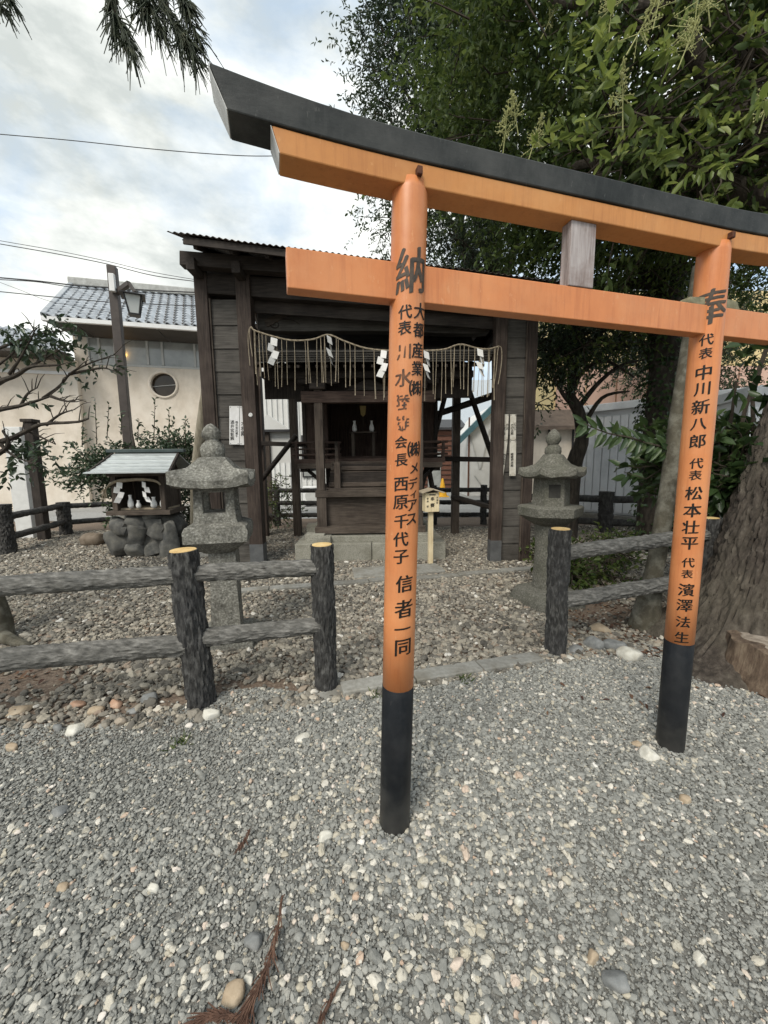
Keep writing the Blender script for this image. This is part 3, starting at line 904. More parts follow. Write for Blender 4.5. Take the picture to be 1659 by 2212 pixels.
# ================================================================== COVERING HALL
HA = radians(1.2)
HO = V((-1.868, 5.62, 0))
he, hb = V((cos(HA), sin(HA), 0)), V((-sin(HA), cos(HA), 0))
def HL(u, v, z): return HO + he * u + hb * v + V((0, 0, z))
hall = thing('shrine_hall', HL(1.75, 1.2, 0), 'tall open-fronted hall of dark weathered timber with corrugated roof', 'shelter')
def hbox(u, v, z, su, sv, sz, name, mat, parent=hall, bev=.006, rz=0.0):
    return MB().box(HL(u, v, z), (su, sv, sz), rz=HA + rz).build(name, mat, parent, bevel=bev)
WD = 3.52
m_bplate = MAT('lead_post_shoe', [(0.075, 0.078, 0.08), (0.12, 0.122, 0.122)], scale=9, rough=.7, dirt=(.05, .05, .05), dirt_scale=5)
def slope_top(u): return 4.06 - .068 * (u + .5)        # the old roof sags to the right
POSTS = [(-.575, .0, .17, .17, 'outer'), (0, -.03, .19, .19, 'inner'), (WD, -.03, .155, .16, 'inner'), (WD + .455, 0, .135, .15, 'outer')]
for (u, v, su, sv, k) in POSTS:
    zt = slope_top(u)
    o = hbox(u, v, zt / 2 - .02, su, sv, zt + .04, 'post', wood('post', 'z'))
    if k == 'inner':
        hbox(u, v, .16, su + .008, sv + .008, .36, 'post_shoe', m_bplate, o, bev=.003)
# wing walls: lapped boards, each a piece
def wing(u0, u1, zt, nb, parent):
    z = .02
    hgt_ = (zt - .02) / nb
    for i in range(nb):
        tl = radians(3.0)
        R = Matrix.Rotation(HA, 3, 'Z') @ Matrix.Rotation(-tl, 3, 'X') @ Matrix.Rotation(random.uniform(-.006, .006), 3, 'Y')
        MB().box(HL((u0 + u1) / 2, -.012, z + hgt_ / 2 + .005), (abs(u1 - u0), .018, hgt_ + .03), rot=R).build('board', wood('board', 'x'), parent, bevel=.002)
        z += hgt_
wing(-.105, -.49, 3.72, 12, hall)
wing(WD + .095, WD + .38, 3.5, 13, hall)
for u in (-.105, -.478):
    hbox(u, -.045, 1.88, .022, .03, 3.72, 'batten', wood('mid', 'z'), bev=.002)
for u in (WD + .093, WD + .378):
    hbox(u, -.045, 1.76, .02, .03, 3.5, 'batten', wood('mid', 'z'), bev=.002)
# side walls of boards behind the wings
for u, nm in ((-.60, 'L'), (WD + .47, 'R')):
    pass
hbox(-.575, 1.15, 1.95, .16, .16, 3.9, 'post', wood('post', 'z'))
hbox(-.575, 2.3, 1.95, .16, .16, 3.9, 'post', wood('post', 'z'))
RU = 3.40
hbox(RU, 2.28, 1.9, .15, .15, 3.8, 'post', wood('mid', 'z'))
hbox(0.12, 2.28, 1.9, .15, .15, 3.8, 'post', wood('mid', 'z'))
hbox(2.35, 2.28, 1.9, .13, .13, 3.8, 'post', wood('mid', 'z'))
# rear plane rails and log struts
def rl(px, py, v=2.2):
    return PL(px, py, HL(0, v, 0), hb)
rm = wood('dark', 'x')
MB().tube([rl(1085, 848), rl(900, 909)], [.075, .06], n=10, jit=.15).build('tie_log', rm, hall, smooth=True)
MB().tube([rl(1004, 815, 2.12), rl(1068, 1000, 2.12)], [.05, .055], n=10, jit=.15).build('strut_log', rm, hall, smooth=True)
MB().tube([rl(968, 830, 2.1), rl(905, 1075, 2.1)], [.05, .055], n=10, jit=.15).build('strut_log', rm, hall, smooth=True)
MB().tube([rl(905, 905, 2.35), rl(945, 1110, 2.35)], [.05, .055], n=10, jit=.15).build('strut_log', wood('mid', 'x'), hall, smooth=True)
MB().beam(rl(890, 990, 2.15), rl(1075, 993, 2.15), .06, .10).build('rail', rm, hall, bevel=.006)
MB().tube([rl(975, 1072, 2.18), rl(1075, 1100, 2.18)], [.055, .055], n=10, jit=.15).build('rail', rm, hall, smooth=True)
MB().beam(rl(540, 957, 2.15), rl(690, 962, 2.15), .06, .085).build('rail', rm, hall, bevel=.006)
MB().tube([rl(640, 940, 2.0), rl(560, 1042, 2.0)], [.05, .05], n=10, jit=.15).build('strut_log', rm, hall, smooth=True)
# front lintel, upper boards, eave purlins
def hbeam(u0, u1, v, z0, z1, w, h, name, mat, bev=.006):
    return MB().beam(HL(u0, v, z0), HL(u1, v, z1), w, h).build(name, mat, hall, bevel=bev)
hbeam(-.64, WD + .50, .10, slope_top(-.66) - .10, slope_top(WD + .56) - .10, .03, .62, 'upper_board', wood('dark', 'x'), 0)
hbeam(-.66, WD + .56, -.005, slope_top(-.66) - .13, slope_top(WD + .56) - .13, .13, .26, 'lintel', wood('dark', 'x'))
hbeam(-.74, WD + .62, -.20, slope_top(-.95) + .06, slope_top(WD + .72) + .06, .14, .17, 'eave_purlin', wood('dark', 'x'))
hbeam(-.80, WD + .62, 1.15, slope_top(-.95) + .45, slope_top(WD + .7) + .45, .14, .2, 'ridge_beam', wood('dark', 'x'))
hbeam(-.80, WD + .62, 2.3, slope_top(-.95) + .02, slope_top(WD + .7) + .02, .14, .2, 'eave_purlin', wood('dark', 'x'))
for u in (-.575, 0.0, WD, WD + .455):
    for vv in (0, 2.3):
        pass
    hbeam(u, u + .001, 0, 3.5, 3.5, .01, .01, 'tie', wood('dark', 'y')) if False else None
    MB().beam(HL(u, -.35, slope_top(u) - .02), HL(u, 2.6, slope_top(u) - .02), .11, .15).build('cross_beam', wood('dark', 'y'), hall, bevel=.006)
# carved rainbow beam between the inner posts with curved belly and swirl
kb = MB()
for k in range(25):
    s_ = k / 24
    u = .06 + (WD - .12) * s_
    arch = .05 * sin(pi * s_)
    taper = .05 * (abs(2 * s_ - 1) ** 6)
    for (dv, dz) in ((-.09, 3.40 + arch + taper), (.09, 3.40 + arch + taper), (.10, 3.60 + arch), (.06, 3.74 + arch * .6), (-.06, 3.74 + arch * .6), (-.10, 3.60 + arch)):
        kb.v.append(tuple(HL(u, .38 + dv, dz - .05 * s_)))
for k in range(24):
    for j in range(6):
        a, b = k * 6 + j, k * 6 + (j + 1) % 6
        kb.f.append((a, a + 6, b + 6, b))
kb.f.append(tuple(range(6))); kb.f.append(tuple(24 * 6 + j for j in reversed(range(6))))
kob = kb.build('rainbow_beam', wood('board', 'x'), hall, bevel=.01)
for (uc, sg) in ((.32, 1), (WD - .32, -1)):
    sp_ = []
    for k in range(34):
        a = k / 33 * 3.6 * pi
        rr = .012 + .085 * (1 - k / 33)
        sp_.append(HL(uc + sg * (rr * cos(a) + .25 * max(0, 1 - k / 9)), .272, 3.515 + rr * sin(a) * .8 - .02 * (uc > 1)))
    MB().tube(sp_, [.006] * 34, n=6).build('swirl_carving', wood('dark', 'x'), kob, smooth=True)
# diagonal braces and dark boards above the beam
MB().beam(HL(.18, .30, 3.52), HL(1.15, .30, 4.0), .07, .10).build('brace', wood('mid', 'x'), hall, bevel=.005)
MB().beam(HL(WD - .10, .30, 3.46), HL(WD - 1.15, .30, 3.90), .07, .10).build('brace', wood('mid', 'x'), hall, bevel=.005)
hbox(1.5, .40, 3.86, .16, .12, .5, 'king_strut', wood('dark', 'z'))
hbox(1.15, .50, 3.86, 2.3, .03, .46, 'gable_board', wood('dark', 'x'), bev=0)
# corrugated roof: two pitches
EL, ER = AT(360, 500, 5.02), AT(1240, 612, 5.10)
rf = bpy.data.objects.new('roof', None)
def corr(e0, e1, r0, r1, name):
    mb = MB()
    n = int((e1 - e0).length / .0127)
    rows = 5
    for j in range(rows):
        q = j / (rows - 1)
        for i in range(n + 1):
            s_ = i / n
            p = (e0.lerp(e1, s_)).lerp(r0.lerp(r1, s_), q)
            p = p + V((0, 0, .010 * sin(2 * pi * i / 6) + .006 * mnoise.noise(V((s_ * 9, q * 2, 0))) + (.012 * mnoise.noise(V((s_ * 6, 5, 0))) if j == 0 else 0)))
            mb.v.append(tuple(p))
    for j in range(rows - 1):
        for i in range(n):
            a = j * (n + 1) + i
            mb.f.append((a, a + 1, a + n + 2, a + n + 1))
    o = mb.build(name, m_rust_roof, hall, smooth=True)
    sm = o.modifiers.new('thick', 'SOLIDIFY'); sm.thickness = .003
    return o
rb = V((0, 1.75, .62)); 
corr(EL, ER, EL + rb, ER + rb, 'corrugated_sheet')
corr(EL + V((0, 3.6, -.03)), ER + V((0, 3.6, -.03)), EL + rb + V((0, -.02, .012)), ER + rb + V((0, -.02, .012)), 'corrugated_sheet')
# sheathing boards right below the sheet so the underside is dark timber, and rafters
dn = V((0, 0, -.035))
eo, er_ = EL.lerp(ER, .03) + V((0, .06, 0)) + dn, EL.lerp(ER, .985) + V((0, .06, 0)) + dn
for (p0, p1, q0, q1) in ((eo, er_, eo + V((0, 1.68, .595)), er_ + V((0, 1.68, .595))), (eo + V((0, 3.45, -.03)), er_ + V((0, 3.45, -.03)), eo + V((0, 1.70, .595)), er_ + V((0, 1.70, .595)))):
    nb = 7
    for i in range(nb):
        a0, a1 = p0.lerp(q0, i / nb), p1.lerp(q1, i / nb)
        c0, c1 = p0.lerp(q0, (i + .96) / nb), p1.lerp(q1, (i + .96) / nb)
        lo = V((0, 0, -.014))
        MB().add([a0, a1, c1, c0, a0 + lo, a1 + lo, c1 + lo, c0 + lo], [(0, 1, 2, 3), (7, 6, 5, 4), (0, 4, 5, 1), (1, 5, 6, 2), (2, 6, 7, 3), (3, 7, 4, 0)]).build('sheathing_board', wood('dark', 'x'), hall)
    for i in range(11):
        s_ = (i + .3) / 10.8
        a, b = p0.lerp(p1, s_) + V((0, .04, -.045)), q0.lerp(q1, s_) + V((0, 0, -.045))
        MB().beam(a, b, .05, .06).build('rafter', wood('dark', 'y'), hall, bevel=.004)
MB().beam(eo + V((0.02, -.01, -.02)), er_ + V((0, -.01, -.02)), .025, .085).build('fascia_board', wood('dark', 'x'), hall, bevel=.003)
# leaning prop pole beside the left corner
pp = [AT(447, 720, 5.85), AT(452, 800, 5.9), AT(441, 880, 6.0), AT(434, 940, 6.1), AT(425, 1020, 6.25), AT(420, 1150, 6.4)]
pp[-1].z = max(0, pp[-1].z * .2)
solo(MB().tube(pp, [.058, .072, .08, .085, .09, .095], n=14, jit=.14), 'prop_pole', MAT('pale_peeled_log', [(.16, .14, .10), (.28, .25, .19), (.36, .33, .26)], scale=6, stretch=(3, 3, .7), rough=.85, bump=.6, bscale=14), 'pale peeled log propped against the corner of the hall', 'pole', smooth=True, loc=pp[-1])
# knot plate on the left inner post
MB().tube([HL(.02, -.127, 2.18), HL(.02, -.135, 2.18)], [.03, .026], n=12).build('metal_disc', m_whitepaint, hall)

# ---- straw rope with hanging tassels
ropes = thing('shimenawa_rope', HL(1.75, -.15, 3.1), 'straw rope with hanging straw strands strung between the hall posts', 'rope')
rp_px = [(547, 712), (556, 716), (588, 726), (630, 735), (675, 733), (709, 723), (745, 737), (790, 752), (838, 757), (880, 757), (930, 757), (962, 754), (994, 744), (1030, 752), (1055, 754), (1078, 748)]
RV = HL(0, -.16, 0)
rp = [PL(x, y, RV, hb) for x, y in rp_px]
def dense(pts, n):
    out = []
    m_ = len(pts) - 1
    for k in range(n + 1):
        f_ = k / n * m_
        i = min(int(f_), m_ - 1); s_ = f_ - i
        p0, p1, p2, p3 = pts[max(i - 1, 0)], pts[i], pts[i + 1], pts[min(i + 2, m_)]
        out.append(.5 * ((2 * p1) + (p2 - p0) * s_ + (2 * p0 - 5 * p1 + 4 * p2 - p3) * s_ * s_ + (3 * p1 - p0 - 3 * p2 + p3) * s_ ** 3))
    return out
rd = dense(rp, 120)
rb_ = MB()
for ph in (0, 2 * pi / 3, 4 * pi / 3):
    rb_.tube([p + V((0, cos(i * .9 + ph), sin(i * .9 + ph))) * .006 for i, p in enumerate(rd)], .0065, n=5)
rb_.build('twisted_cord', m_straw, ropes, smooth=True)
for k in range(46):
    s_ = .03 + .94 * (k + random.uniform(-.38, .38)) / 45
    p = rd[int(s_ * 120)]
    Ls = random.uniform(.56, .70) + .02 * sin(k)
    sw = random.uniform(-.02, .02)
    mb = MB()
    for q in range(random.choice((1, 2, 2))):
        dx = random.uniform(-.012, .012)
        mb.tube([p, p + V((dx * .5, 0, -Ls * .3)), p + V((sw * .5 + dx, 0, -Ls * .7)), p + V((sw + dx * 1.3, 0, -Ls + .02)), p + V((sw + dx * 1.3, 0, -Ls))], [.0042, .0040, .0038, .0040, .0058], n=5)
    mb.build('straw_strand', m_straw, ropes, smooth=True)
# tails hooked over each post
for pts in ([(547, 712), (541, 708), (537, 716), (536, 740), (540, 790)], [(547, 712), (543, 706), (539, 712), (541, 740), (545, 770)], [(1078, 748), (1083, 752), (1084, 775), (1080, 808), (1076, 830)], [(1078, 748), (1075, 760), (1072, 800), (1066, 838)], [(1070, 750), (1068, 790), (1064, 838)]):
    MB().tube(dense([PL(x, y, RV, hb) for x, y in pts], 16), .0055, n=5).build('straw_tail', m_straw, ropes, smooth=True)
# folded white paper streamers
def shide(parent, p, sc, tw, fl=1):
    mb = MB()
    w, h = .062 * sc, .072 * sc
    x, z = 0.0, 0.0
    for k in range(4):
        y0 = .006 * (k % 2)
        q = [V((x - w / 2 + .012 * k * fl, y0, z)), V((x + w / 2 + .012 * k * fl, y0 + .012, z - .016 * sc)), V((x + w / 2 - .010 * fl, y0 + .004, z - h - .016 * sc)), V((x - w / 2 - .010 * fl, y0 - .01, z - h))]
        q = [Matrix.Rotation(tw + .5 * (k % 2) - .2, 3, 'Z') @ v for v in q]
        kk = [p + v for v in q]
        mb.add(kk + [v + V((0, .0016, 0)) for v in kk], [(0, 1, 2, 3), (7, 6, 5, 4), (0, 4, 5, 1), (1, 5, 6, 2), (2, 6, 7, 3), (3, 7, 4, 0)])
        x += (-.036 if k % 2 == 0 else .03) * sc * fl
        z -= h * .86
    return mb.build('paper_streamer', m_shide, parent)
for (x, y, tw, fl_) in ((592, 728, .3, 1), (711, 724, .9, -1), (829, 755, -.3, 1), (921, 757, .5, -1), (1037, 752, .2, -1)):
    shide(ropes, PL(x, y, HL(0, -.19, 0), hb), 1.35, tw, fl_)

# ---- paper notices
def notice(px0, py0, px1, py1, mat, label, cols, skew=0.0, group=None, off=-.062):
    pl = HL(0, off, 0)
    a, b, c_, d_ = PL(px0, py0, pl, hb), PL(px1, py0, pl, hb), PL(px1 + skew, py1, pl, hb), PL(px0 + skew, py1, pl, hb)
    nrm = -hb * .002
    o = solo(MB().add([a, b, c_, d_, a + nrm, b + nrm, c_ + nrm, d_ + nrm], [(3, 2, 1, 0), (4, 5, 6, 7), (0, 1, 5, 4), (1, 2, 6, 5), (2, 3, 7, 6), (3, 0, 4, 7)]), 'paper_notice', mat, label, 'notice', group, loc=d_)
    W_, H_ = (b - a).length, (a - d_).length
    for (fx, fy, sz, txt) in cols:
        y = fy
        for ch in txt:
            mb = MB()
            def place(x_, y_, lift, cx=fx, cy=y):
                p = a.lerp(d_, cy).lerp(b.lerp(c_, cy), cx)
                return p + he * x_ + V((0, 0, y_)) - hb * (.0022 + lift)
            brush(mb, ch, place, sz, 1, 0, .9)
            mb.build('written_character', m_ink, o)
            y += sz * 1.08 / H_
    for (fx, fy) in ((.12, .03), (.88, .03), (.12, .97), (.88, .97)):
        p = a.lerp(d_, fy).lerp(b.lerp(c_, fy), fx) - hb * .004
        MB().tube([p, p - hb * .004], [.006, .005], n=8).build('tack', m_metal_dark, o)
    return o
notice(495.5, 877, 517, 960, m_paper, 'white notice on the left wing wall, its writing in two narrow columns', [(.30, .42, .052, '酒井宏彰殿'), (.74, .42, .036, '株式会社美千')])
notice(518, 877.5, 540, 961, m_paper, 'white notice on the left wing wall reading a surname in large characters', [(.36, .44, .066, '木村殿'), (.78, .40, .046, '御進月')])
notice(1086.5, 895, 1099, 951, m_paper_old, 'upper left yellowed strip notice on the right wing wall', [(.35, .45, .034, '上涯ヤ殿'), (.80, .40, .028, 'めんめ')], -2.5)
notice(1102, 895, 1115, 951, m_paper_old, 'upper right yellowed strip notice on the right wing wall', [(.35, .42, .036, '竹の店殿'), (.80, .35, .026, 'いろいろ')], -.5)
notice(1084, 952, 1096.5, 1027, m_paper_old, 'lower left curled strip notice on the right wing wall', [(.35, .40, .036, '金川新八郎殿'), (.80, .40, .03, '株式会社産')], -9, off=-.066)
notice(1101, 952, 1115, 1028, m_paper_old, 'lower right strip notice on the right wing wall', [(.40, .38, .038, '嵯峨野本殿')], -1, off=-.066)

# ================================================================== INNER SHRINE
SU = 1.66                                     # centre line in hall coordinates
def SL(u, v, z): return HL(SU + u, v, z)
shr = thing('inner_shrine', SL(0, .9, .0), 'small dark wooden shrine with steps and railings inside the hall', 'shrine')
def sbox(u, v, z, su, sv, sz, name, mat, parent=None, bev=.005):
    return MB().box(SL(u, v, z), (su, sv, sz), rz=HA).build(name, mat, parent or shr, bevel=bev)
# stone platform of separate blocks
plat = thing('stone_platform', SL(0, .15, 0), 'pale granite block platform under the wooden inner shrine', 'platform')
PZ = .28
fu = [-1.16, -.62, .02, .62, 1.16]
for i in range(4):
    a, b = fu[i], fu[i + 1]
    sbox((a + b) / 2, .27, PZ / 2 - .04, b - a - .008, .30, PZ + .08, 'block', m_granite, plat, .012)
for s_ in (-1, 1):
    for j in range(4):
        sbox(s_ * 1.01, .27 + .15 + .3 + j * .6, PZ / 2 - .04, .30, .592, PZ + .08, 'block', m_granite, plat, .012)
sbox(0, 1.5, PZ / 2 - .07, 1.70, 2.15, PZ + .02, 'gravel_bed', m_ground, plat, .0)
for (u, v, su, sv, z0, z1) in ((-.86, .30, .30, .2, PZ, PZ + .13), (-.74, .27, .26, .24, PZ, PZ + .10), (.80, .28, .30, .24, PZ, PZ + .12), (-1.0, 1.0, .22, .22, PZ, PZ + .17), (.95, 1.0, .22, .22, PZ, PZ + .17), (-.9, 2.2, .25, .25, PZ, PZ + .17), (.9, 2.2, .25, .25, PZ, PZ + .17)):
    sbox(u, v, (z0 + z1) / 2, su, sv, z1 - z0 + .01, 'footing_stone', m_granite, plat, .012)
sbox(.02, .34, PZ + .045, 1.5, .20, .10, 'footing_stone', m_granite, plat, .012)
# timber base frame
Z0 = .40
sbox(0, .42, Z0 + .055, 1.74, .22, .11, 'sill_beam', wood('mid', 'x'))
for s_ in (-1, 1):
    sbox(s_ * .76, 1.15, Z0 + .055, .20, 1.25, .11, 'sill_beam', wood('mid', 'y'))
sbox(0, .46, .74, 1.44, .035, .50, 'front_panel', wood('mid', 'x'), bev=.003)
for s_ in (-1, 1):
    sbox(s_ * .76, .41, .74, .15, .15, .48, 'lower_post', wood('mid', 'z'))
    sbox(s_ * .76, 1.0, .74, .12, .12, .48, 'lower_post', wood('dark', 'z'))
    sbox(s_ * .77, 1.62, .93, .13, .13, 1.05, 'lower_post', wood('dark', 'z'))
    sbox(s_ * .78, 2.5, .93, .13, .13, 1.05, 'lower_post', wood('dark', 'z'))
sbox(0, .39, 1.025, 1.70, .14, .10, 'step_beam', wood('mid', 'x'))
for s_ in (-1, 1):
    sbox(s_ * .78, .95, 1.02, .12, 1.1, .09, 'step_beam', wood('mid', 'y'))
# tall front posts carrying the eaves
for s_ in (-1, 1):
    sbox(s_ * .77, .44, 1.86, .13, .13, 1.58, 'front_post', wood('mid', 'z'), bev=.012)
# stair treads
for k in range(6):
    z = 1.07 + k * .085
    sbox(0, .56 + k * .115, z, 1.34, .16, .072, 'stair_tread', wood('mid', 'x'), bev=.008)
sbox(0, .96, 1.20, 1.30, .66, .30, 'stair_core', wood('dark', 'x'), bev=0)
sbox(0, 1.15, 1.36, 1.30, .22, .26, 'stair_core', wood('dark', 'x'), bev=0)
sbox(0, .80, 2.82, 3.36, .03, .56, 'eave_shade_panel', wood('dark', 'z'), bev=0)  # added dark panel: stands for shade among the rafters, blocks brightness behind
# stair side rails
for s_ in (-1, 1):
    sbox(s_ * .52, .56, 1.26, .10, .10, .50, 'newel_post', wood('mid', 'z'), bev=.01)
    MB().beam(SL(s_ * .53, .60, 1.48), SL(s_ * .60, 1.25, 1.86), .05, .06).build('handrail', wood('mid', 'y'), shr, bevel=.005)
# veranda floor and railing
sbox(0, 1.60, 1.535, 2.66, .80, .085, 'veranda_floor', wood('red', 'x'))
sbox(0, 1.24, 1.455, 2.56, .10, .09, 'veranda_beam', wood('mid', 'x'))
for s_ in (-1, 1):
    sbox(s_ * 1.2, 2.0, 1.42, .12, 1.4, .14, 'veranda_beam', wood('dark', 'y'))
    MB().beam(SL(s_ * 1.15, 1.5, 1.38), SL(s_ * .80, 1.5, 1.05), .06, .06).build('bracket_strut', wood('dark', 'z'), shr, bevel=.004)
    u0, u1 = s_ * .56, s_ * 1.30
    for z, r in ((1.86, .022), (1.75, .016), (1.65, .02)):
        MB().tube([SL(u0 - s_ * .05, 1.24, z), SL(u1 + s_ * .08, 1.24, z)], r, n=8).build('railing_bar', wood('red', 'x'), shr, smooth=True)
    for u in (u0, (u0 + u1) / 2, u1):
        sbox(u, 1.24, 1.70, .05, .05, .32, 'railing_post', wood('red', 'z'))
    for z, r in ((1.86, .022), (1.65, .02)):
        MB().tube([SL(s_ * 1.28, 1.2, z), SL(s_ * 1.28, 2.3, z)], r, n=8).build('railing_bar', wood('red', 'y'), shr, smooth=True)
    # side screen with its little cap
    sbox(s_ * 1.06, 1.95, 2.12, .38, .035, 1.1, 'side_screen', wood('red', 'z'), bev=.003)
    sbox(s_ * 1.27, 1.95, 2.25, .07, .07, 1.38, 'screen_post', wood('dark', 'z'))
    sbox(s_ * 1.12, 1.95, 2.70, .62, .12, .045, 'screen_cap', wood('dark', 'x'))
# body: open at the front, dark inside
sbox(0, 2.55, 2.45, 1.70, .04, 1.80, 'back_wall', wood('red', 'z'), bev=0)
for s_ in (-1, 1):
    sbox(s_ * .84, 2.05, 2.45, .04, 1.02, 1.80, 'side_wall', wood('red', 'z'), bev=0)
    sbox(s_ * .84, 1.55, 2.45, .15, .15, 1.84, 'body_post', wood('red', 'z'), bev=.012)
sbox(0, 2.05, 1.60, 1.66, 1.0, .05, 'room_floor', wood('red', 'x'), bev=0)
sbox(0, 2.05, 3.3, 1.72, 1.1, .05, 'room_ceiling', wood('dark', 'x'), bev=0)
sbox(0, 1.55, 3.14, 1.9, .14, .20, 'head_beam', wood('red', 'x'))
sbox(0, 1.55, 2.98, 1.66, .10, .10, 'head_beam', wood('red', 'x'))
# eaves: tie beam on the front posts with brackets, rafters, layered roof
sbox(0, .44, 2.50, 2.05, .15, .17, 'eave_tie_beam', wood('red', 'x'))
for s_ in (-1, 1):
    sbox(s_ * .77, .44, 2.66, .24, .24, .11, 'bracket_block', wood('dark', 'x'), bev=.02)
    sbox(s_ * .77, .44, 2.74, .62, .12, .09, 'bracket_arm', wood('dark', 'x'), bev=.02)
frog = MB()
frog.loft(SL(0, .44, 2.60), [(0, .34, .6, 0), (.05, .30, .7, 0), (.12, .16, .8, 0), (.16, .05, .9, 0)], n=20)
frog.v = [tuple(V((x, SL(0, .44, 0).y + (y - SL(0, .44, 0).y) * .18, z))) for x, y, z in frog.v]
frog.build('frog_leg_strut', wood('dark', 'x'), shr, smooth=True)
sbox(0, .44, 2.83, 3.2, .12, .10, 'eave_purlin', wood('dark', 'x'))
prof = [(.10, 2.93), (.45, 3.02), (.9, 3.18), (1.35, 3.42), (1.75, 3.78), (2.0, 4.02)]
for k in range(26):
    u = -1.66 + 3.32 * k / 25
    MB().tube([SL(u, v - .03, z - .055) for v, z in prof[:5]], [.026] * 5, n=4).build('rafter', wood('dark', 'y'), shr)
HWI = 1.74
for lay in range(5):
    mb = MB()
    d0 = .028 * lay
    pr = [(v - .05 - .018 * lay, z + d0) for v, z in prof]
    th = .024
    for s_ in (-1, 1):
        for (v, z) in pr:
            mb.v.append(tuple(SL(s_ * (HWI + .012 * lay), v, z)))
            mb.v.append(tuple(SL(s_ * (HWI + .012 * lay), v, z + th)))
    q = len(pr) * 2
    for i in range(len(pr) - 1):
        a = 2 * i
        mb.f += [(a, a + 2, q + a + 2, q + a), (a + 1, q + a + 1, q + a + 3, a + 3), (a, a + 1, a + 3, a + 2), (q + a, q + a + 2, q + a + 3, q + a + 1)]
    mb.f += [(0, q, q + 1, 1), (q - 2, q - 1, 2 * q - 1, 2 * q - 2)]
    mb.build('roof_layer', wood('board', 'x'), shr)
sbox(0, 2.05, 4.02, 3.4, .25, .16, 'ridge_box', wood('dark', 'x'))
# rear slope
mb = MB().add([SL(-HWI, 2.05, 3.98), SL(HWI, 2.05, 3.98), SL(HWI, 2.75, 3.55), SL(-HWI, 2.75, 3.55), SL(-HWI, 2.05, 4.04), SL(HWI, 2.05, 4.04), SL(HWI, 2.75, 3.61), SL(-HWI, 2.75, 3.61)], [(3, 2, 1, 0), (4, 5, 6, 7), (0, 1, 5, 4), (1, 2, 6, 5), (2, 3, 7, 6), (3, 0, 4, 7)])
mb.build('rear_roof', wood('board', 'x'), shr)
# offering table with vases
tb = thing('offering_table', SL(-.02, 1.72, 1.62), 'small wooden offering table at the top of the shrine steps', 'table')
sbox(-.13, 1.72, 2.06, .50, .30, .03, 'table_top', wood('mid', 'x'), tb)
for (du, dv) in ((-.19, -.11), (.19, -.11), (-.19, .11), (.19, .11)):
    sbox(-.13 + du, 1.72 + dv, 1.835, .055, .05, .42, 'leg', wood('mid', 'z'), tb)
def vase(p, h, r, mat, label, group=None):
    mb = MB().loft(p, [(0, r * .62, 1, 0), (h * .2, r, 1, 0), (h * .45, r * .95, 1, 0), (h * .75, r * .5, 1, 0), (h * .9, r * .48, 1, 0), (h, r * .66, 1, 0)], n=18)
    return solo(mb, 'vase', mat, label, 'vase', group, smooth=True, loc=p)
for du in (-.16, .16):
    vase(SL(-.13 + du, 1.66, 2.077), .20, .045, m_porcelain, 'white sake vase on the offering table inside the shrine', 'vases on the offering table')
go = thing('paper_offering', SL(-.13, 1.75, 2.077), 'gilt paper wand with dark fronds standing on the offering table', 'ornament')
m_gilt = MAT('gilt_paper', [(.36, .27, .10), (.50, .39, .16)], scale=9, rough=.5)
MB().tube([SL(-.13, 1.75, 2.077), SL(-.13, 1.75, 2.4)], .01, n=8).build('stem', wood('mid', 'z'), go)
MB().add([SL(-.19, 1.74, 2.56), SL(-.07, 1.74, 2.56), SL(-.09, 1.74, 2.40), SL(-.13, 1.74, 2.36), SL(-.17, 1.74, 2.40)] + [SL(-.19, 1.75, 2.56), SL(-.07, 1.75, 2.56), SL(-.09, 1.75, 2.40), SL(-.13, 1.75, 2.36), SL(-.17, 1.75, 2.40)],
         [(4, 3, 2, 1, 0), (5, 6, 7, 8, 9), (0, 1, 6, 5), (1, 2, 7, 6), (2, 3, 8, 7), (3, 4, 9, 8), (4, 0, 5, 9)]).build('paper', m_gilt, go)

# ---- offering box on a post
ox = thing('offering_box', V((.672, 5.50, 0)), 'little pale wooden offering box with a gabled lid on a post', 'offering box')
ob = V((.672, 5.50, 0)); oa = radians(10)
def obx(dx, dy, z, sx, sy, sz): 
    R = Matrix.Rotation(oa, 3, 'Z')
    p = ob + R @ V((dx, dy, 0)); return MB().box((p.x, p.y, z), (sx, sy, sz), rz=oa)
obx(0, 0, .40, .065, .065, .86).build('post', wood('new', 'z'), ox, bevel=.004)
bx_ = obx(0, 0, .935, .205, .17, .27).build('box', wood('new', 'z'), ox, bevel=.004)
obx(.0, -.087, 1.045, .09, .006, .016).build('coin_slot', m_metal_dark, bx_)
for s_ in (-1, 1):
    R = Matrix.Rotation(oa, 3, 'Z') @ Matrix.Rotation(s_ * radians(17), 3, 'Y')
    p = ob + Matrix.Rotation(oa, 3, 'Z') @ V((s_ * .078, 0, 0))
    MB().box((p.x, p.y, 1.10), (.18, .27, .018), rot=R).build('lid_board', wood('pale', 'x'), ox, bevel=.003)
def oplace(cx, cz):
    R = Matrix.Rotation(oa, 3, 'Z')
    def f(x, y, l):
        p = ob + R @ V((cx + x, -.0855 - l, 0)); return (p.x, p.y, cz + y)
    return f
for ch, cx, cz, sz in (('奉', .0, .985, .055), ('賽', .0, .895, .06), ('天', .07, 1.00, .028), ('満', .07, .965, .028), ('宮', .07, .93, .028), ('参', -.07, .99, .03), ('拝', -.07, .95, .03), ('者', -.07, .88, .03)):
    mb = MB(); brush(mb, ch, oplace(cx, cz), sz, 1, 0, .8); mb.build('written_character', m_ink, bx_)

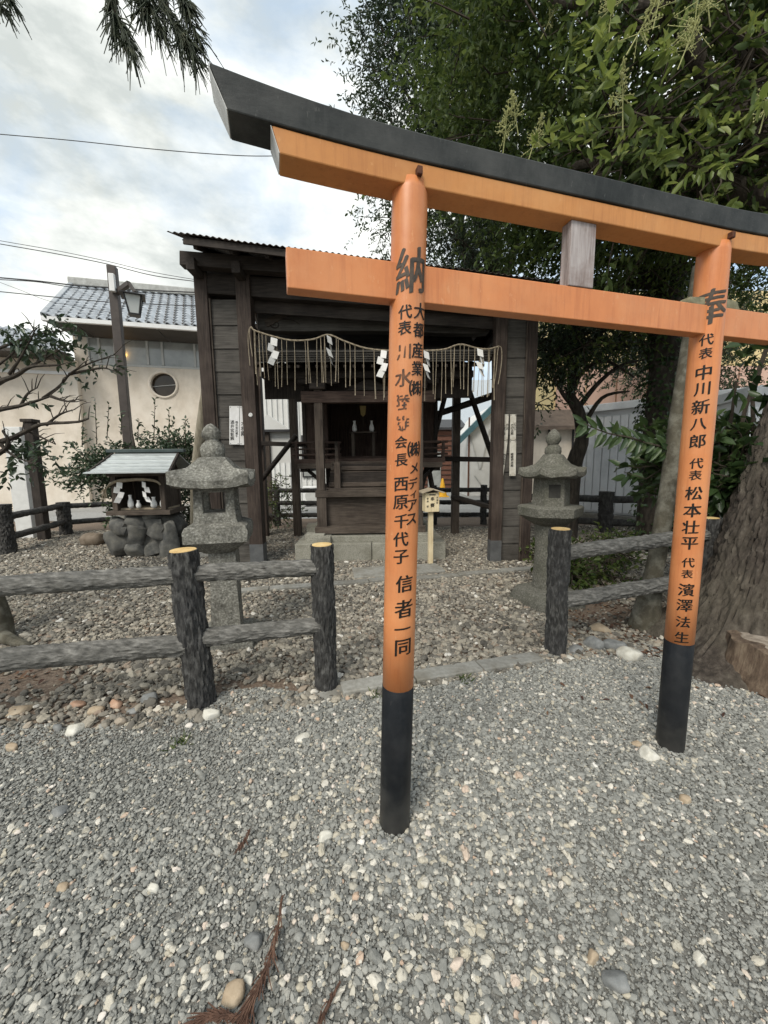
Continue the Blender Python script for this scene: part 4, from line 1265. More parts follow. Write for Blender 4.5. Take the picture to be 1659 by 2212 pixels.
# ================================================================== STONE LANTERNS
LX = V((-1.33, 3.12, 0)); la = radians(13)
lan = thing('stone_lantern', LX, 'lichen covered square stone lantern with see-through firebox beside the little roofed altar', 'lantern')
def ll(name, levels, n=48, sides=4, nz=.007, c=(0, 0), rz=0, m_=None, nzs=16):
    kf = {'base': .80, 'shaft': .78, 'platform': .86, 'firebox_sill': .88, 'firebox_head': .88, 'roof': .83}.get(name, .88)
    levels = [(a_, r_ * kf, b_, c_) for a_, r_, b_, c_ in levels]
    return MB().loft(LX + V((c[0], c[1], 0)), levels, n=n, rz=la + rz + 0, sides=sides, nz=nz, nzs=nzs, seed=levels[0][0] * 3).build(name, m_ or m_stone, lan, smooth=True)
ll('base', [(-.05, .27, .05, 0), (.07, .27, .05, 0), (.12, .24, .1, 0), (.125, .05, .1, 0)])
ll('shaft', [(.10, .150, .08, 0), (.3, .142, .08, 0), (.5, .136, .1, 0), (.7, .136, .1, 0), (.86, .132, .1, 0)], c=(.0, 0))
cx0 = -.03
ll('platform', [(.80, .14, .3, 0), (.85, .20, .15, 0), (.90, .272, .06, 0), (.985, .278, .05, .0), (1.02, .262, .06, 0), (1.045, .20, .1, 0), (1.05, .02, .2, 0)], c=(cx0 * .5, 0))
fbx = ll('firebox_sill', [(1.03, .188, .06, 0), (1.10, .178, .06, 0), (1.125, .172, .06, 0), (1.126, .02, .06, 0)], c=(cx0 * .7, 0))
for sx in (-1, 1):
    for sy in (-1, 1):
        p = LX + V((cx0 * .8, 0, 0)) + Matrix.Rotation(la, 3, 'Z') @ V((sx * .116, sy * .116, 0))
        MB().loft(p, [(1.10, .038, .05, 0), (1.2, .031, .05, 0), (1.34, .030, .05, 0)], n=16, rz=la, nz=.003, nzs=15, seed=sx + sy * 2).build('firebox_post', m_stone, lan, smooth=True)
ll('firebox_head', [(1.285, .02, .06, 0), (1.286, .165, .06, 0), (1.33, .168, .06, 0), (1.331, .02, .06, 0)], c=(cx0 * .9, 0))
ll('roof', [(1.315, .05, .1, 0), (1.315, .29, .0, .02), (1.325, .338, .0, .035), (1.378, .336, .0, .075), (1.412, .275, .0, .05), (1.46, .205, .04, .015), (1.525, .155, .2, 0), (1.555, .125, .3, 0), (1.565, .02, .3, 0)], c=(cx0, 0), n=64, nz=.009)
ll('collar', [(1.545, .085, .9, 0), (1.575, .102, .9, 0), (1.62, .105, .9, 0), (1.66, .088, .9, 0), (1.685, .058, .9, 0), (1.70, .05, .9, 0)], c=(cx0 - .005, 0), sides=6, nz=.01)
ll('jewel', [(1.69, .052, 1, 0), (1.715, .075, .9, 0), (1.75, .08, .9, 0), (1.785, .06, .9, 0), (1.81, .03, .9, 0), (1.822, .006, .9, 0)], c=(cx0 - .01, 0), nz=.008)

RX = V((1.735, 3.98, 0)); ra = radians(18)
lan2 = thing('stone_lantern', RX, 'mossy six-sided stone lantern with umbrella cap behind the right fence post', 'lantern')
def l2(name, levels, n=36, nz=.008, sides=6):
    kf = {'platform': .89, 'shaft': .86, 'base': .88}.get(name, .83)
    levels = [(a_, r_ * kf, b_, c_) for a_, r_, b_, c_ in levels]
    return MB().loft(RX, levels, n=n, rz=ra, sides=sides, nz=nz, nzs=9, seed=levels[0][0] * 5 + 3).build(name, m_stone_dark, lan2, smooth=True)
zz = lambda y: zof(y, 3.95, 1190)
l2('base', [(-.05, .34, .2, 0), (.05, .34, .2, 0), (.14, .29, .3, 0), (.17, .2, .5, 0), (.171, .02, .5, 0)], sides=4)
l2('shaft', [(.12, .175, .8, 0), (.4, .165, .8, 0), (.62, .16, .8, 0), (.8, .165, .8, 0), (.88, .17, .8, 0)])
l2('platform', [(.84, .165, .7, 0), (.89, .24, .3, 0), (.945, .315, .1, 0), (1.03, .322, .08, 0), (1.045, .30, .08, 0), (1.05, .02, .1, 0)])
l2('firebox', [(1.035, .195, .05, 0), (1.18, .19, .05, 0), (1.335, .185, .05, 0)], nz=.004)
win = MB()
for k in range(6):
    a = ra + (k) * pi / 3
    d = V((cos(a), sin(a), 0))
    if k % 2 == 0 or True:
        p = RX + d * .156 + V((0, 0, 1.20))
        tx = V((-d.y, d.x, 0))
        if k in (3, 5, 1):
            continue
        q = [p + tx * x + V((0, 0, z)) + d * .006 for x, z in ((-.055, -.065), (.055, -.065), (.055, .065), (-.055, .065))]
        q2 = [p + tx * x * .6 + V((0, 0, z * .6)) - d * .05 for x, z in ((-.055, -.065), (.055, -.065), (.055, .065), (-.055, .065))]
        MB().add([v - d * .012 for v in q] + q, [(3, 2, 1, 0), (4, 5, 6, 7), (0, 1, 5, 4), (1, 2, 6, 5), (2, 3, 7, 6), (3, 0, 4, 7)]).build('firebox_window', MAT('window_painted_shade', [(.02, .02, .018), (.05, .048, .042)], scale=9, rough=.9), lan2)  # solid dark plate: shade inside the opening is put into its colour
l2('roof', [(1.325, .05, .3, 0), (1.328, .31, .06, .01), (1.345, .345, .05, .03), (1.385, .342, .06, .05), (1.42, .27, .2, .02), (1.47, .19, .3, 0), (1.52, .14, .4, 0), (1.565, .11, .5, 0), (1.57, .02, .5, 0)], n=48, nz=.014)
l2('collar', [(1.55, .085, .9, 0), (1.585, .10, .9, 0), (1.63, .095, .9, 0), (1.66, .06, .9, 0), (1.672, .055, .9, 0)])
l2('jewel', [(1.665, .06, 1, 0), (1.70, .085, .9, 0), (1.74, .088, .9, 0), (1.785, .06, .9, 0), (1.815, .022, .9, 0), (1.82, .005, .9, 0)])

# ================================================================== LITTLE ROADSIDE ALTAR (left)
HK = V((-3.98, 6.55, 0)); ka_ = radians(5)
KZ = 0.0
def kp(x, y, z): return HK + Matrix.Rotation(ka_, 3, 'Z') @ V((x, y, 0)) + V((0, 0, z + KZ))
ped = thing('stone_pedestal', HK, 'rough pedestal of dark fieldstones carrying the little roofed altar', 'pedestal')
def rockmesh(c, sx, sy, sz, seed, sub=3, amp=.22, rz=0.0, frq=1.6, boxy=.55, cuts=0):
    rs = random.Random(int(seed * 100) + 7)
    planes = [(V((rs.gauss(0, 1), rs.gauss(0, 1), rs.gauss(0, 1))).normalized(), rs.uniform(.55, .8)) for _ in range(cuts)]
    bm = bmesh.new(); bmesh.ops.create_icosphere(bm, subdivisions=sub, radius=1.0)
    R = Matrix.Rotation(rz, 3, 'Z')
    mb = MB()
    bm.verts.index_update()
    for v in bm.verts:
        p = v.co.copy()
        n_ = mnoise.noise(p * frq + V((seed * 3.3, seed, 0))) * amp + abs(mnoise.noise(p * frq * 2.1 + V((0, seed * 5, 2)))) * amp * .6
        # boxy: push toward a cube
        mxx = max(abs(p.x), abs(p.y), abs(p.z))
        q = p.lerp(p / mxx, boxy) * (.86 + n_)
        for pn, po in planes:
            dd = q.dot(pn) - po
            if dd > 0: q = q - pn * dd * .9
        q = R @ V((q.x * sx, q.y * sy, q.z * sz))
        mb.v.append(tuple(V(c) + q))
    mb.f = [tuple(v.index for v in f.verts) for f in bm.faces]
    bm.free()
    return mb
k = 0
for (x, y, z, sx, sy, sz) in [(-.46, -.33, .17, .21, .18, .20), (-.12, -.36, .27, .20, .16, .20), (-.10, -.38, .09, .17, .14, .11), (.20, -.37, .12, .17, .15, .14), (.24, -.36, .36, .20, .16, .13), (-.40, -.34, .45, .22, .17, .13), (-.10, -.34, .47, .17, .16, .12), (.47, -.40, .22, .17, .16, .26), (.46, -.10, .42, .18, .20, .17), (.48, .1, .15, .18, .25, .17), (-.48, .05, .2, .18, .25, .22), (-.46, .08, .46, .18, .22, .13), (.05, -.05, .5, .3, .3, .1), (.0, .2, .3, .4, .25, .3), (.3, .12, .5, .25, .2, .11), (-.2, .15, .5, .25, .2, .11)]:
    c = kp(x * .88, y * .9, z * 1.17)
    rockmesh(c, sx * 1.06, sy * 1.05, sz * 1.36, k * 1.7 + 3, amp=.12, boxy=.85, cuts=7, rz=random.uniform(-.15, .15)).build('fieldstone', m_rubble, ped, smooth=True)
    k += 1
KZ = .125
MB().loft(HK + V((0, -.02, 0)), [(-.05, .31, .1, 0), (.3, .31, .1, 0), (.62, .30, .1, 0)], n=24, rz=ka_, nz=.02).build('rubble_core', m_rubble, ped)
hk = thing('wooden_altar', HK + V((0, 0, .6)), 'tiny wooden altar with copper sheet roof on the fieldstone pedestal', 'altar')
def kbox(x, y, z, sx, sy, sz, name, mat, parent=hk, bev=.004): return MB().box(kp(x, y, z), (sx, sy, sz), rz=ka_).build(name, mat, parent, bevel=bev)
kbox(0, -.12, .615, .98, .62, .07, 'floor_frame', wood('mid', 'x'))
kbox(0, .0, .66, .80, .50, .035, 'floor', wood('pale', 'x'))
for sx in (-1, 1):
    kbox(sx * .37, -.34, .97, .075, .075, .64, 'post', wood('mid', 'z'))
    kbox(sx * .37, .20, .97, .07, .07, .64, 'post', wood('mid', 'z'))
    kbox(sx * .37, -.06, .96, .025, .48, .58, 'side_wall', wood('mid', 'z'), bev=0)
kbox(0, .20, .96, .72, .025, .58, 'back_wall', wood('dark', 'z'), bev=0)
kbox(0, -.34, 1.24, .92, .08, .08, 'head_beam', wood('mid', 'x'))
m_copper = MAT('patinated_sheet', [(.38, .40, .40), (.48, .51, .505), (.56, .585, .58)], scale=6, stretch=(1, 5, 5), rough=.38, metal=.35, spec=.5)
prof2 = [(-.66, 1.255), (-.50, 1.315), (-.30, 1.41), (-.12, 1.51), (.0, 1.585)]
rfk = MB()
N_ = 6
for i in range(N_):
    f0, f1_ = i / N_, (i + 1) / N_ + .03
    def pr_(f):
        y = -.66 + .66 * f
        z = 1.255 + .11 * f + .22 * f ** 1.35
        return y, z
    y0, z0 = pr_(f0); y1, z1 = pr_(min(1, f1_))
    w0 = .62 - .12 * f0; w1 = .62 - .12 * f1_
    up = .016
    mb = MB().add([kp(-w0, y0, z0 + up), kp(w0, y0, z0 + up), kp(w1, y1, z1), kp(-w1, y1, z1), kp(-w0, y0, z0), kp(w0, y0, z0), kp(w1, y1, z1 - .012), kp(-w1, y1, z1 - .012)],
                  [(0, 1, 2, 3), (7, 6, 5, 4), (0, 4, 5, 1), (1, 5, 6, 2), (2, 6, 7, 3), (3, 7, 4, 0)])
    mb.build('roof_strip', m_copper, hk)
mb = MB().add([kp(-.5, .0, 1.565), kp(.5, .0, 1.565), kp(.58, .5, 1.27), kp(-.58, .5, 1.27), kp(-.5, 0, 1.585), kp(.5, 0, 1.585), kp(.58, .5, 1.29), kp(-.58, .5, 1.29)], [(3, 2, 1, 0), (4, 5, 6, 7), (0, 1, 5, 4), (1, 2, 6, 5), (2, 3, 7, 6), (3, 0, 4, 7)])
mb.build('rear_roof', m_copper, hk)
for sx in (-1, 1):
    MB().beam(kp(sx * .52, -.02, 1.56), kp(sx * .60, -.60, 1.25), .03, .06).build('barge_board', wood('dark', 'y'), hk)
    MB().add([kp(sx * .40, -.34, 1.28), kp(sx * .40, .22, 1.28), kp(sx * .40, .0, 1.55), kp(sx * .38, -.34, 1.28), kp(sx * .38, .22, 1.28), kp(sx * .38, .0, 1.55)], [(0, 1, 2), (5, 4, 3), (0, 3, 4, 1), (1, 4, 5, 2), (2, 5, 3, 0)]).build('gable', wood('dark', 'z'), hk)
kbox(0, .0, 1.615, 1.24, .11, .055, 'ridge', MAT('green_black_ridge', [(.035, .05, .05), (.07, .09, .09)], scale=6, rough=.5), bev=.008)
rk = thing('straw_rope', kp(0, -.39, 1.05), 'short straw rope with a frayed end across the front of the tiny altar', 'rope')
pts = [kp(-.46, -.40, 1.02), kp(-.40, -.41, 1.07), kp(-.30, -.41, 1.12), kp(-.1, -.41, 1.145), (kp(.12, -.41, 1.15)), kp(.30, -.41, 1.12), kp(.37, -.41, 1.06)]
MB().tube(dense(pts, 24), [.012 + .016 * sin(pi * i / 24) for i in range(25)], n=8, jit=.2).build('cord', m_straw, rk, smooth=True)
fr_ = MB()
for q in range(26):
    e = pts[0] + V((random.uniform(-.12, .02), random.uniform(-.05, .03), random.uniform(-.22, -.05)))
    fr_.tube([pts[0], pts[0].lerp(e, .5) + V((-.01, 0, .01)), e], [.004, .003, .002], n=4)
fr_.build('frayed_end', m_straw, rk)
for x, tw in ((-.24, .3), (.12, -.3)):
    shide(rk, kp(x, -.43, 1.12), 1.25, tw, 1 if x < 0 else -1)
for i, (x, h, r) in enumerate(((-.18, .22, .045), (-.06, .13, .04), (.18, .18, .05), (.32, .20, .045))):
    vase(kp(x, -.28, .678), h, r, m_porcelain, ('tall slim white vase by the frayed rope end in the tiny altar', 'smallest white cup standing in the tiny altar', 'stout white jar near the middle of the tiny altar', 'slim white vase close to the altar post beside the stone lantern')[i], 'porcelain vessels in the tiny altar')

# ================================================================== BACKGROUND BUILDINGS
m_cream = MAT('cream_render', [(.62, .54, .445), (.70, .625, .53), (.74, .67, .58)], scale=3, rough=.9, bump=.25, bscale=30, dirt=(.44, .38, .30), dirt_scale=1.6, dirt_amt=.5, stretch=(1, 1, .35))
m_tile = MAT('silver_glazed_tile', [(.24, .26, .285), (.33, .355, .385), (.43, .455, .48)], scale=3, rough=.28, spec=.6, objrand=.18)
m_soffit = MAT('dark_brown_panel', [(.050, .044, .038), (.075, .066, .058)], scale=2, rough=.7)
m_gutter = MAT('white_gutter', [(.66, .66, .65), (.76, .76, .75)], scale=4, rough=.5)
m_glass = MAT('window_glass', [(.20, .21, .20), (.38, .39, .375)], scale=1.5, rough=.08, spec=.8)  # opaque pane: reflected sky and pale curtain are put into the colour
m_frame = MAT('pale_window_frame', [(.42, .42, .40), (.52, .52, .50)], scale=5, rough=.5)
m_curtain = MAT('pale_curtain', [(.36, .37, .36), (.46, .47, .46)], scale=2, rough=.9)

BA = radians(14.5)
be, bb = V((cos(BA), sin(BA), 0)), V((-sin(BA), cos(BA), 0))
BO = AT(160, 760, 14.0); BO.z = 0
def BL(u, v, z): return BO + be * u + bb * v + V((0, 0, z))
def bpx(x, y, v=0.0): 
    p = PL(x, y, BL(0, v, 0), bb); q = p - BO
    return q.dot(be), p.z
bld = thing('tiled_building', BL(3, 2, 0), 'cream walled building with silver tiled roof, strip windows and a round window', 'building')
zw0 = bpx(170, 745)[1]; zwt = bpx(170, 795)[1]
u_r = 7.5
def bbox(u0, u1, v0, v1, z0, z1, name, mat, parent=bld, bev=0): return MB().box(BL((u0 + u1) / 2, (v0 + v1) / 2, (z0 + z1) / 2), (u1 - u0, v1 - v0, z1 - z0), rz=BA).build(name, mat, parent, bevel=bev)
z_win0, z_win1 = bpx(300, 787)[1], bpx(300, 738)[1]
# wall with a real round opening
ur, zr = bpx(353, 831); rr_ = .43
wm = MB(); n = 40
ring = [BL(ur + rr_ * cos(2 * pi * k / n), 0, zr + rr_ * sin(2 * pi * k / n)) for k in range(n)]
zt_ = z_win0 - .02
outer = []
for k in range(n):
    a = 2 * pi * k / n
    c_, s_ = cos(a), sin(a)
    tmax = min((u_r - ur) / c_ if c_ > 1e-6 else 1e9, (0 - ur) / c_ if c_ < -1e-6 else 1e9, (zt_ - zr) / s_ if s_ > 1e-6 else 1e9, (0 - zr) / s_ if s_ < -1e-6 else 1e9)
    outer.append(BL(ur + tmax * c_, 0, zr + tmax * s_))
corners = [(u_r, zt_), (0, zt_), (0, 0), (u_r, 0)]
wm.v = [tuple(p) for p in ring + outer]
for k in range(n):
    wm.f.append((k, n + k, n + (k + 1) % n, (k + 1) % n))
# corner fillers
for (cu, cz) in corners:
    best = None
    for k in range(n):
        p, q = V(wm.v[n + k]), V(wm.v[n + (k + 1) % n])
        pu, qu = (p - BO).dot(be), (q - BO).dot(be)
        on_ = lambda uu, zz: (abs(uu - cu) < 1e-4, abs(zz - cz) < 1e-4)
        a_, b_ = on_(pu, p.z), on_(qu, q.z)
        if (a_[0] or a_[1]) and (b_[0] or b_[1]) and a_ != b_:
            best = k
    if best is not None:
        i = len(wm.v); wm.v.append(tuple(BL(cu, 0, cz))); wm.f.append((n + best, i, n + (best + 1) % n))
# reveal
i0 = len(wm.v)
wm.v += [tuple(V(p) + bb * .25) for p in ring]
for k in range(n): wm.f.append((k, (k + 1) % n, i0 + (k + 1) % n, i0 + k))
wm.build('wall', m_cream, bld)
rw = MB().tube([BL(ur + (rr_ + .03) * cos(2 * pi * k / 40), -.01, zr + (rr_ + .03) * sin(2 * pi * k / 40)) for k in range(41)], .05, n=6, cap=False).build('round_window', m_cream, bld, smooth=True)
MB().tube([BL(ur, .20, zr), BL(ur, .22, zr)], rr_, n=40).build('pane', MAT('dark_bronze_glass', [(.02, .013, .008), (.05, .035, .022)], scale=2, rough=.12, spec=.5), rw)
MB().beam(BL(ur - rr_, .17, zr - .06), BL(ur + rr_, .17, zr + .05), .02, .02).build('glazing_bar', m_frame, rw)
MB().add([BL(0, 0, 0), BL(0, 6, 0), BL(0, 6, z_win1 + .6), BL(0, 0, z_win1 + .6), BL(.1, 0.01, 0), BL(.1, 6, 0), BL(.1, 6, z_win1 + .6), BL(.1, 0.01, z_win1 + .6)], [(0, 1, 2, 3), (7, 6, 5, 4), (0, 3, 7, 4), (3, 2, 6, 7)]).build('side_wall', m_cream, bld)
# strip windows: mullions and panes
us = [bpx(x, 760)[0] for x in (190, 214, 248, 318, 350, 420, 470)]
bbox(0.0, us[0], -.002, .12, z_win0 - .02, z_win1 + .4, 'wall_end', m_cream)
bbox(us[0], u_r, -.02, .15, z_win0 - .09, z_win0 - .018, 'window_sill', m_frame)
bbox(us[0], u_r, .40, .42, z_win0, z_win1 + .2, 'curtain', m_curtain)
for i, u in enumerate(us):
    bbox(u - .035, u + .035, .0, .08, z_win0, z_win1 + .05, 'mullion', m_frame)
    if i < len(us) - 1:
        w_ = bbox(u + .037, us[i + 1] - .037, .05, .062, z_win0, z_win1 + .05, 'window_pane', m_glass)
# warm lamp seen behind the strip window
mt, N, L, P = node_mat('warm_lamp'); P.inputs['Emission Color'].default_value = (1, .55, .15, 1); P.inputs['Emission Strength'].default_value = 7
ul, zl = bpx(268, 765)
wl_ = solo(MB().loft(BL(ul, -.03, zl - .05), [(0, .03, 1, 0), (.04, .06, 1, 0), (.09, .05, 1, 0), (.11, .01, 1, 0)], n=12), 'wall_lamp', mt, 'small glowing orange lamp at the strip window of the tiled building', 'lamp', smooth=True, loc=BL(ul, -.03, zl - .05))
# deep brown soffit and white gutter
OV = 1.15
ue0, ze = bpx(97, 694, -OV)
ue0b = bpx(162, 738)[0]
sfs = [ue0, bpx(160, 700, -OV)[0], bpx(340, 716, -OV)[0], u_r]
zs_in = z_win1 + .04
for i in range(3):
    a, b = sfs[i], sfs[i + 1] - .03
    fa = (ue0b if i == 0 else a + (ue0b - ue0) * .45); fb = b + (ue0b - ue0) * (.45 if i < 2 else 0)
    pts = [BL(a, -OV, ze), BL(b, -OV, ze), BL(fb, -.03, zs_in), BL(fa, -.03, zs_in)]
    up = V((0, 0, .05))
    MB().add(pts + [p + up for p in pts], [(3, 2, 1, 0), (4, 5, 6, 7), (0, 1, 5, 4), (1, 2, 6, 5), (2, 3, 7, 6), (3, 0, 4, 7)]).build('soffit_panel', m_soffit, bld)
bbox(ue0 - .05, u_r, -OV - .12, -OV + .04, ze, ze + .13, 'gutter', m_gutter)
# roof: deck with every visible tile a piece
uR0, zR = bpx(156, 612, 2.3)
roof = MB()
dk = [BL(ue0, -OV, ze + .16), BL(u_r, -OV, ze + .16), BL(u_r, 2.3, zR - .1), BL(uR0, 2.3, zR - .1)]
roof.add(dk + [p - V((0, 0, .06)) for p in dk], [(0, 1, 2, 3), (7, 6, 5, 4), (0, 4, 5, 1), (1, 5, 6, 2), (2, 6, 7, 3), (3, 7, 4, 0)])
ro = roof.build('roof', m_soffit, bld)
SL_ = sqrt((2.3 + OV) ** 2 + (zR - ze - .26) ** 2); sa = atan2(zR - ze - .26, 2.3 + OV)
TW, nrow = .285, 13
TH = SL_ / nrow
tme = bpy.data.meshes.new('roof_tile')
tv, tf = [], []
NP = 9
for r_ in range(2):
    for j in range(NP):
        x = TW * 1.08 * j / (NP - 1)
        z = .042 * sin(2 * pi * j / (NP - 1) * .96 + .5) + (.0 if r_ else .03)
        tv.append((x, TH * 1.12 * r_, z))
for j in range(NP):
    x = TW * 1.08 * j / (NP - 1); tv.append((x, 0, .042 * sin(2 * pi * j / (NP - 1) * .96 + .5) + .03 - .035))
for j in range(NP - 1):
    tf.append((j, j + 1, NP + j + 1, NP + j)); tf.append((2 * NP + j, 2 * NP + j + 1, j + 1, j))
tme.from_pydata(tv, [], tf); tme.update(); tme.materials.append(m_tile)
tme.polygons.foreach_set('use_smooth', [True] * len(tme.polygons)); tme.set_sharp_from_angle(angle=radians(50))
RB = base_of(bld)
RM = Matrix.Rotation(BA, 4, 'Z') @ Matrix.Rotation(sa, 4, 'X')
cnt = 0
tiles_rest = MB()
for r_ in range(nrow):
    f_ = r_ / nrow
    ul_ = ue0 + (uR0 - ue0) * f_
    ncol = int((u_r - ul_) / TW)
    for c_ in range(ncol):
        u = ul_ + .02 + c_ * TW
        p = BL(u, -OV + (2.3 + OV) * f_, ze + .17 + (zR - ze - .26) * f_ + .015)
        # only the stretch left of the hall shows
        if u > 5.4:
            Mx = Matrix.Translation(p) @ RM
            tiles_rest.add([Mx @ V(q) for q in tv], tf)
            continue
        t_ = bpy.data.objects.new('roof_tile', tme); COL.objects.link(t_)
        t_.parent = ro
        t_.matrix_local = Matrix.Translation(p - RB) @ RM
        cnt += 1
o = tiles_rest.build('roof_tiles', m_tile, ro); o['kind'] = 'stuff'
m_ridge = MAT('pale_ridge_tile', [(.33, .33, .31), (.46, .46, .44)], scale=6, rough=.7, dirt=(.2, .2, .18), dirt_scale=5)
MB().beam(BL(uR0 - .1, 2.35, zR + .05), BL(u_r, 2.35, zR + .05), .4, .30).build('ridge', m_ridge, bld, bevel=.04)
MB().beam(BL(ue0 - .02, -OV - .02, ze + .20), BL(uR0 - .02, 2.3, zR + .0), .16, .12).build('verge', m_tile, bld, bevel=.03)
bbox(0, u_r, 5.9, 6.0, 0, zR - .2, 'rear_wall', m_cream)

# lower tiled wing further left
wng = thing('tiled_building', AT(20, 1060, 13.5), 'lower cream wing with tiled roof left of the round-window building', 'building')
PW = BL(0, -.35, 0)
a0, a1 = PL(-160, 762, PW, bb), PL(162, 766, PW, bb)
lowz = a0.z
wv = [PL(-200, 770, PW, bb), PL(161, 772, PW, bb)]
for p in wv: p.z = 0
zt2 = PL(100, 775, PW, bb).z
MB().add([wv[0], wv[1], on(wv[1], zt2), on(wv[0], zt2)] + [p + bb * .2 for p in (wv[0], wv[1], on(wv[1], zt2), on(wv[0], zt2))], [(0, 1, 2, 3), (7, 6, 5, 4), (2, 6, 7, 3), (1, 5, 6, 2)]).build('wall', m_cream, wng)
zt3 = PL(100, 752, PW, bb).z
e0, e1 = on(wv[0], zt2) - bb * .5, on(wv[1], zt2) - bb * .5
MB().beam(e0 + V((0, 0, .02)), e1 + V((0, 0, .02)), .9, .10).build('eave_board', m_soffit, wng)
bandz = MB().beam(on(wv[0], zt2 - .45) - bb * .03, on(wv[1], zt2 - .45) - bb * .03, .06, .10).build('trim', m_gutter, wng)
rd0, rd1 = on(wv[0], zt2 + 1.55) + bb * 2.0, on(wv[1], zt2 + 1.35) + bb * 2.0 - be * 1.6
deck = [e0 + V((0, 0, .1)), e1 + V((0, 0, .1)), rd1, rd0]
wr = MB().add(deck + [p - V((0, 0, .06)) for p in deck], [(0, 1, 2, 3), (7, 6, 5, 4), (0, 4, 5, 1), (1, 5, 6, 2), (2, 6, 7, 3), (3, 7, 4, 0)]).build('roof', m_soffit, wng)
tl_ = MB()
nr = 9
Lr = (rd0 - e0).length
for r_ in range(nr):
    q0, q1 = deck[0].lerp(deck[3], r_ / nr), deck[1].lerp(deck[2], r_ / nr)
    nc = int((q1 - q0).length / .285)
    for c_ in range(nc):
        p = q0.lerp(q1, c_ / nc) + V((0, 0, .03))
        Mx = Matrix.Translation(p) @ Matrix.Rotation(BA, 4, 'Z') @ Matrix.Rotation(atan2(1.4, 2.5), 4, 'X')
        tl_.add([Mx @ V((x, y * 1.25, z)) for x, y, z in tv], tf)
o = tl_.build('roof_tiles', m_tile, wr); o['kind'] = 'stuff'

# white gate pillar and dark square post at the lane
gpz = zof(905, 7.7, 40)
p0 = G(52, 1140); 
solo(MB().box((-7.55, 8.1, 1.15), (.32, .3, 2.3), rz=.1), 'gate_pillar', MAT('white_tile_pillar', [(.55, .55, .53), (.66, .66, .64)], scale=8, rough=.5), 'white gate pillar behind the dark square post at the lane', 'pillar', bevel=.01, loc=(-7.55, 8.1, 0))
solo(MB().box((-6.95, 7.75, 1.18), (.16, .16, 2.36), rz=.1).box((-6.95, 7.75, 2.39), (.22, .22, .06), rz=.1), 'square_post', wood('dark', 'z'), 'tall dark square timber post beside the lane fence', 'post', bevel=.008, loc=(-6.95, 7.75, 0))

# ---- street lamp
lp_b = AT(277, 950, 9.0); lp_t = AT(246, 576, 9.0)
lamp = thing('street_lamp', V((lp_b.x, 9.0, 0)), 'brown square lamp post with a hanging black framed lantern', 'street lamp')
m_lpost = MAT('brown_lamp_post', [(.045, .036, .032), (.075, .062, .055)], scale=5, rough=.5)
xb = lp_b.x
MB().box((xb, 9.0, lp_t.z / 2), (.17, .17, lp_t.z), rz=.25).build('pole', m_lpost, lamp, bevel=.008)
q = AT(247, 612, 8.88); MB().box((q.x - .03, 8.86, q.z), (.11, .10, .36), rz=.25).build('switch_box', m_gutter, lamp, bevel=.01)
a_ = AT(258, 628, 8.95); b_ = AT(279, 612, 8.75); c_ = AT(292, 632, 8.7)
MB().beam(on(V((xb, 9, 0)), a_.z - .05), b_, .08, .10).build('arm', m_lpost, lamp, bevel=.006)
MB().beam(b_, c_ + V((0, 0, .0)), .05, .06).build('arm_tip', m_lpost, lamp, bevel=.006)
lc = AT(289, 660, 8.7)
hd = MB().loft(V((lc.x, lc.y, 0)), [(lc.z + .17, .225, 0, 0), (lc.z + .185, .225, 0, 0), (lc.z + .22, .13, 0, 0), (lc.z + .26, .04, 0, 0)], n=16, rz=.5).build('lantern_cap', m_metal_dark, lamp)
MB().loft(V((lc.x, lc.y, 0)), [(lc.z - .18, .09, 0, 0), (lc.z + .17, .155, 0, 0)], n=16, rz=.5).build('lantern_glass', MAT('frosted_lamp_glass', [(.52, .54, .52), (.60, .62, .60)], scale=3, rough=.35), lamp)
for k in range(4):
    an = .5 + pi / 4 + k * pi / 2
    MB().beam(V((lc.x + .130 * cos(an), lc.y + .130 * sin(an), lc.z - .19)), V((lc.x + .222 * cos(an), lc.y + .222 * sin(an), lc.z + .18)), .024, .024).build('lantern_bar', m_metal_dark, lamp)
MB().loft(V((lc.x, lc.y, 0)), [(lc.z - .21, .10, 0, 0), (lc.z - .18, .105, 0, 0)], n=16, rz=.5).build('lantern_foot', m_metal_dark, lamp)

# ---- overhead wires
m_wire = MAT('black_cable', [(.035, .035, .037), (.05, .05, .052)], scale=3, rough=.6)
def wire(pts, Y, r, label, curls=0):
    p = [AT(x, y, Y + .12 * i) for i, (x, y) in enumerate(pts)]
    d0 = (p[0] - p[1]); d1 = p[-1] - p[-2]
    p = [p[0] + d0 * 2.2] + p + [p[-1] + d1 * 1.2]
    return solo(MB().tube(dense(p, 40), r, n=5), 'overhead_wire', m_wire, label, 'wire', smooth=True, loc=p[0])
wire([(0, 290), (150, 303), (330, 322), (480, 334), (590, 337), (800, 330)], 12, .011, 'single thin overhead wire passing behind the end of the torii top beam')
wire([(0, 527), (120, 548), (230, 570), (330, 595), (445, 611)], 13, .013, 'upper cable of the spaced pair above the tiled roof')
wire([(0, 520), (120, 541), (230, 564), (330, 588), (445, 608)], 13.05, .009, 'thin carrier wire of the spaced pair above the tiled roof')
wire([(0, 600), (80, 607), (160, 616), (245, 622), (340, 628), (450, 633)], 12.5, .020, 'thick black cable running just above the roof ridge')
wire([(0, 604), (80, 609), (160, 621), (245, 628), (340, 634), (450, 636)], 12.55, .012, 'thin wire twisting along the thick black cable')
wire([(0, 630), (100, 640), (245, 653), (450, 662)], 12, .013, 'lowest wire crossing in front of the silver roof tiles')
wire([(0, 610), (40, 625), (105, 650), (170, 662)], 12.2, .006, 'slack drop wire falling towards the roof verge')

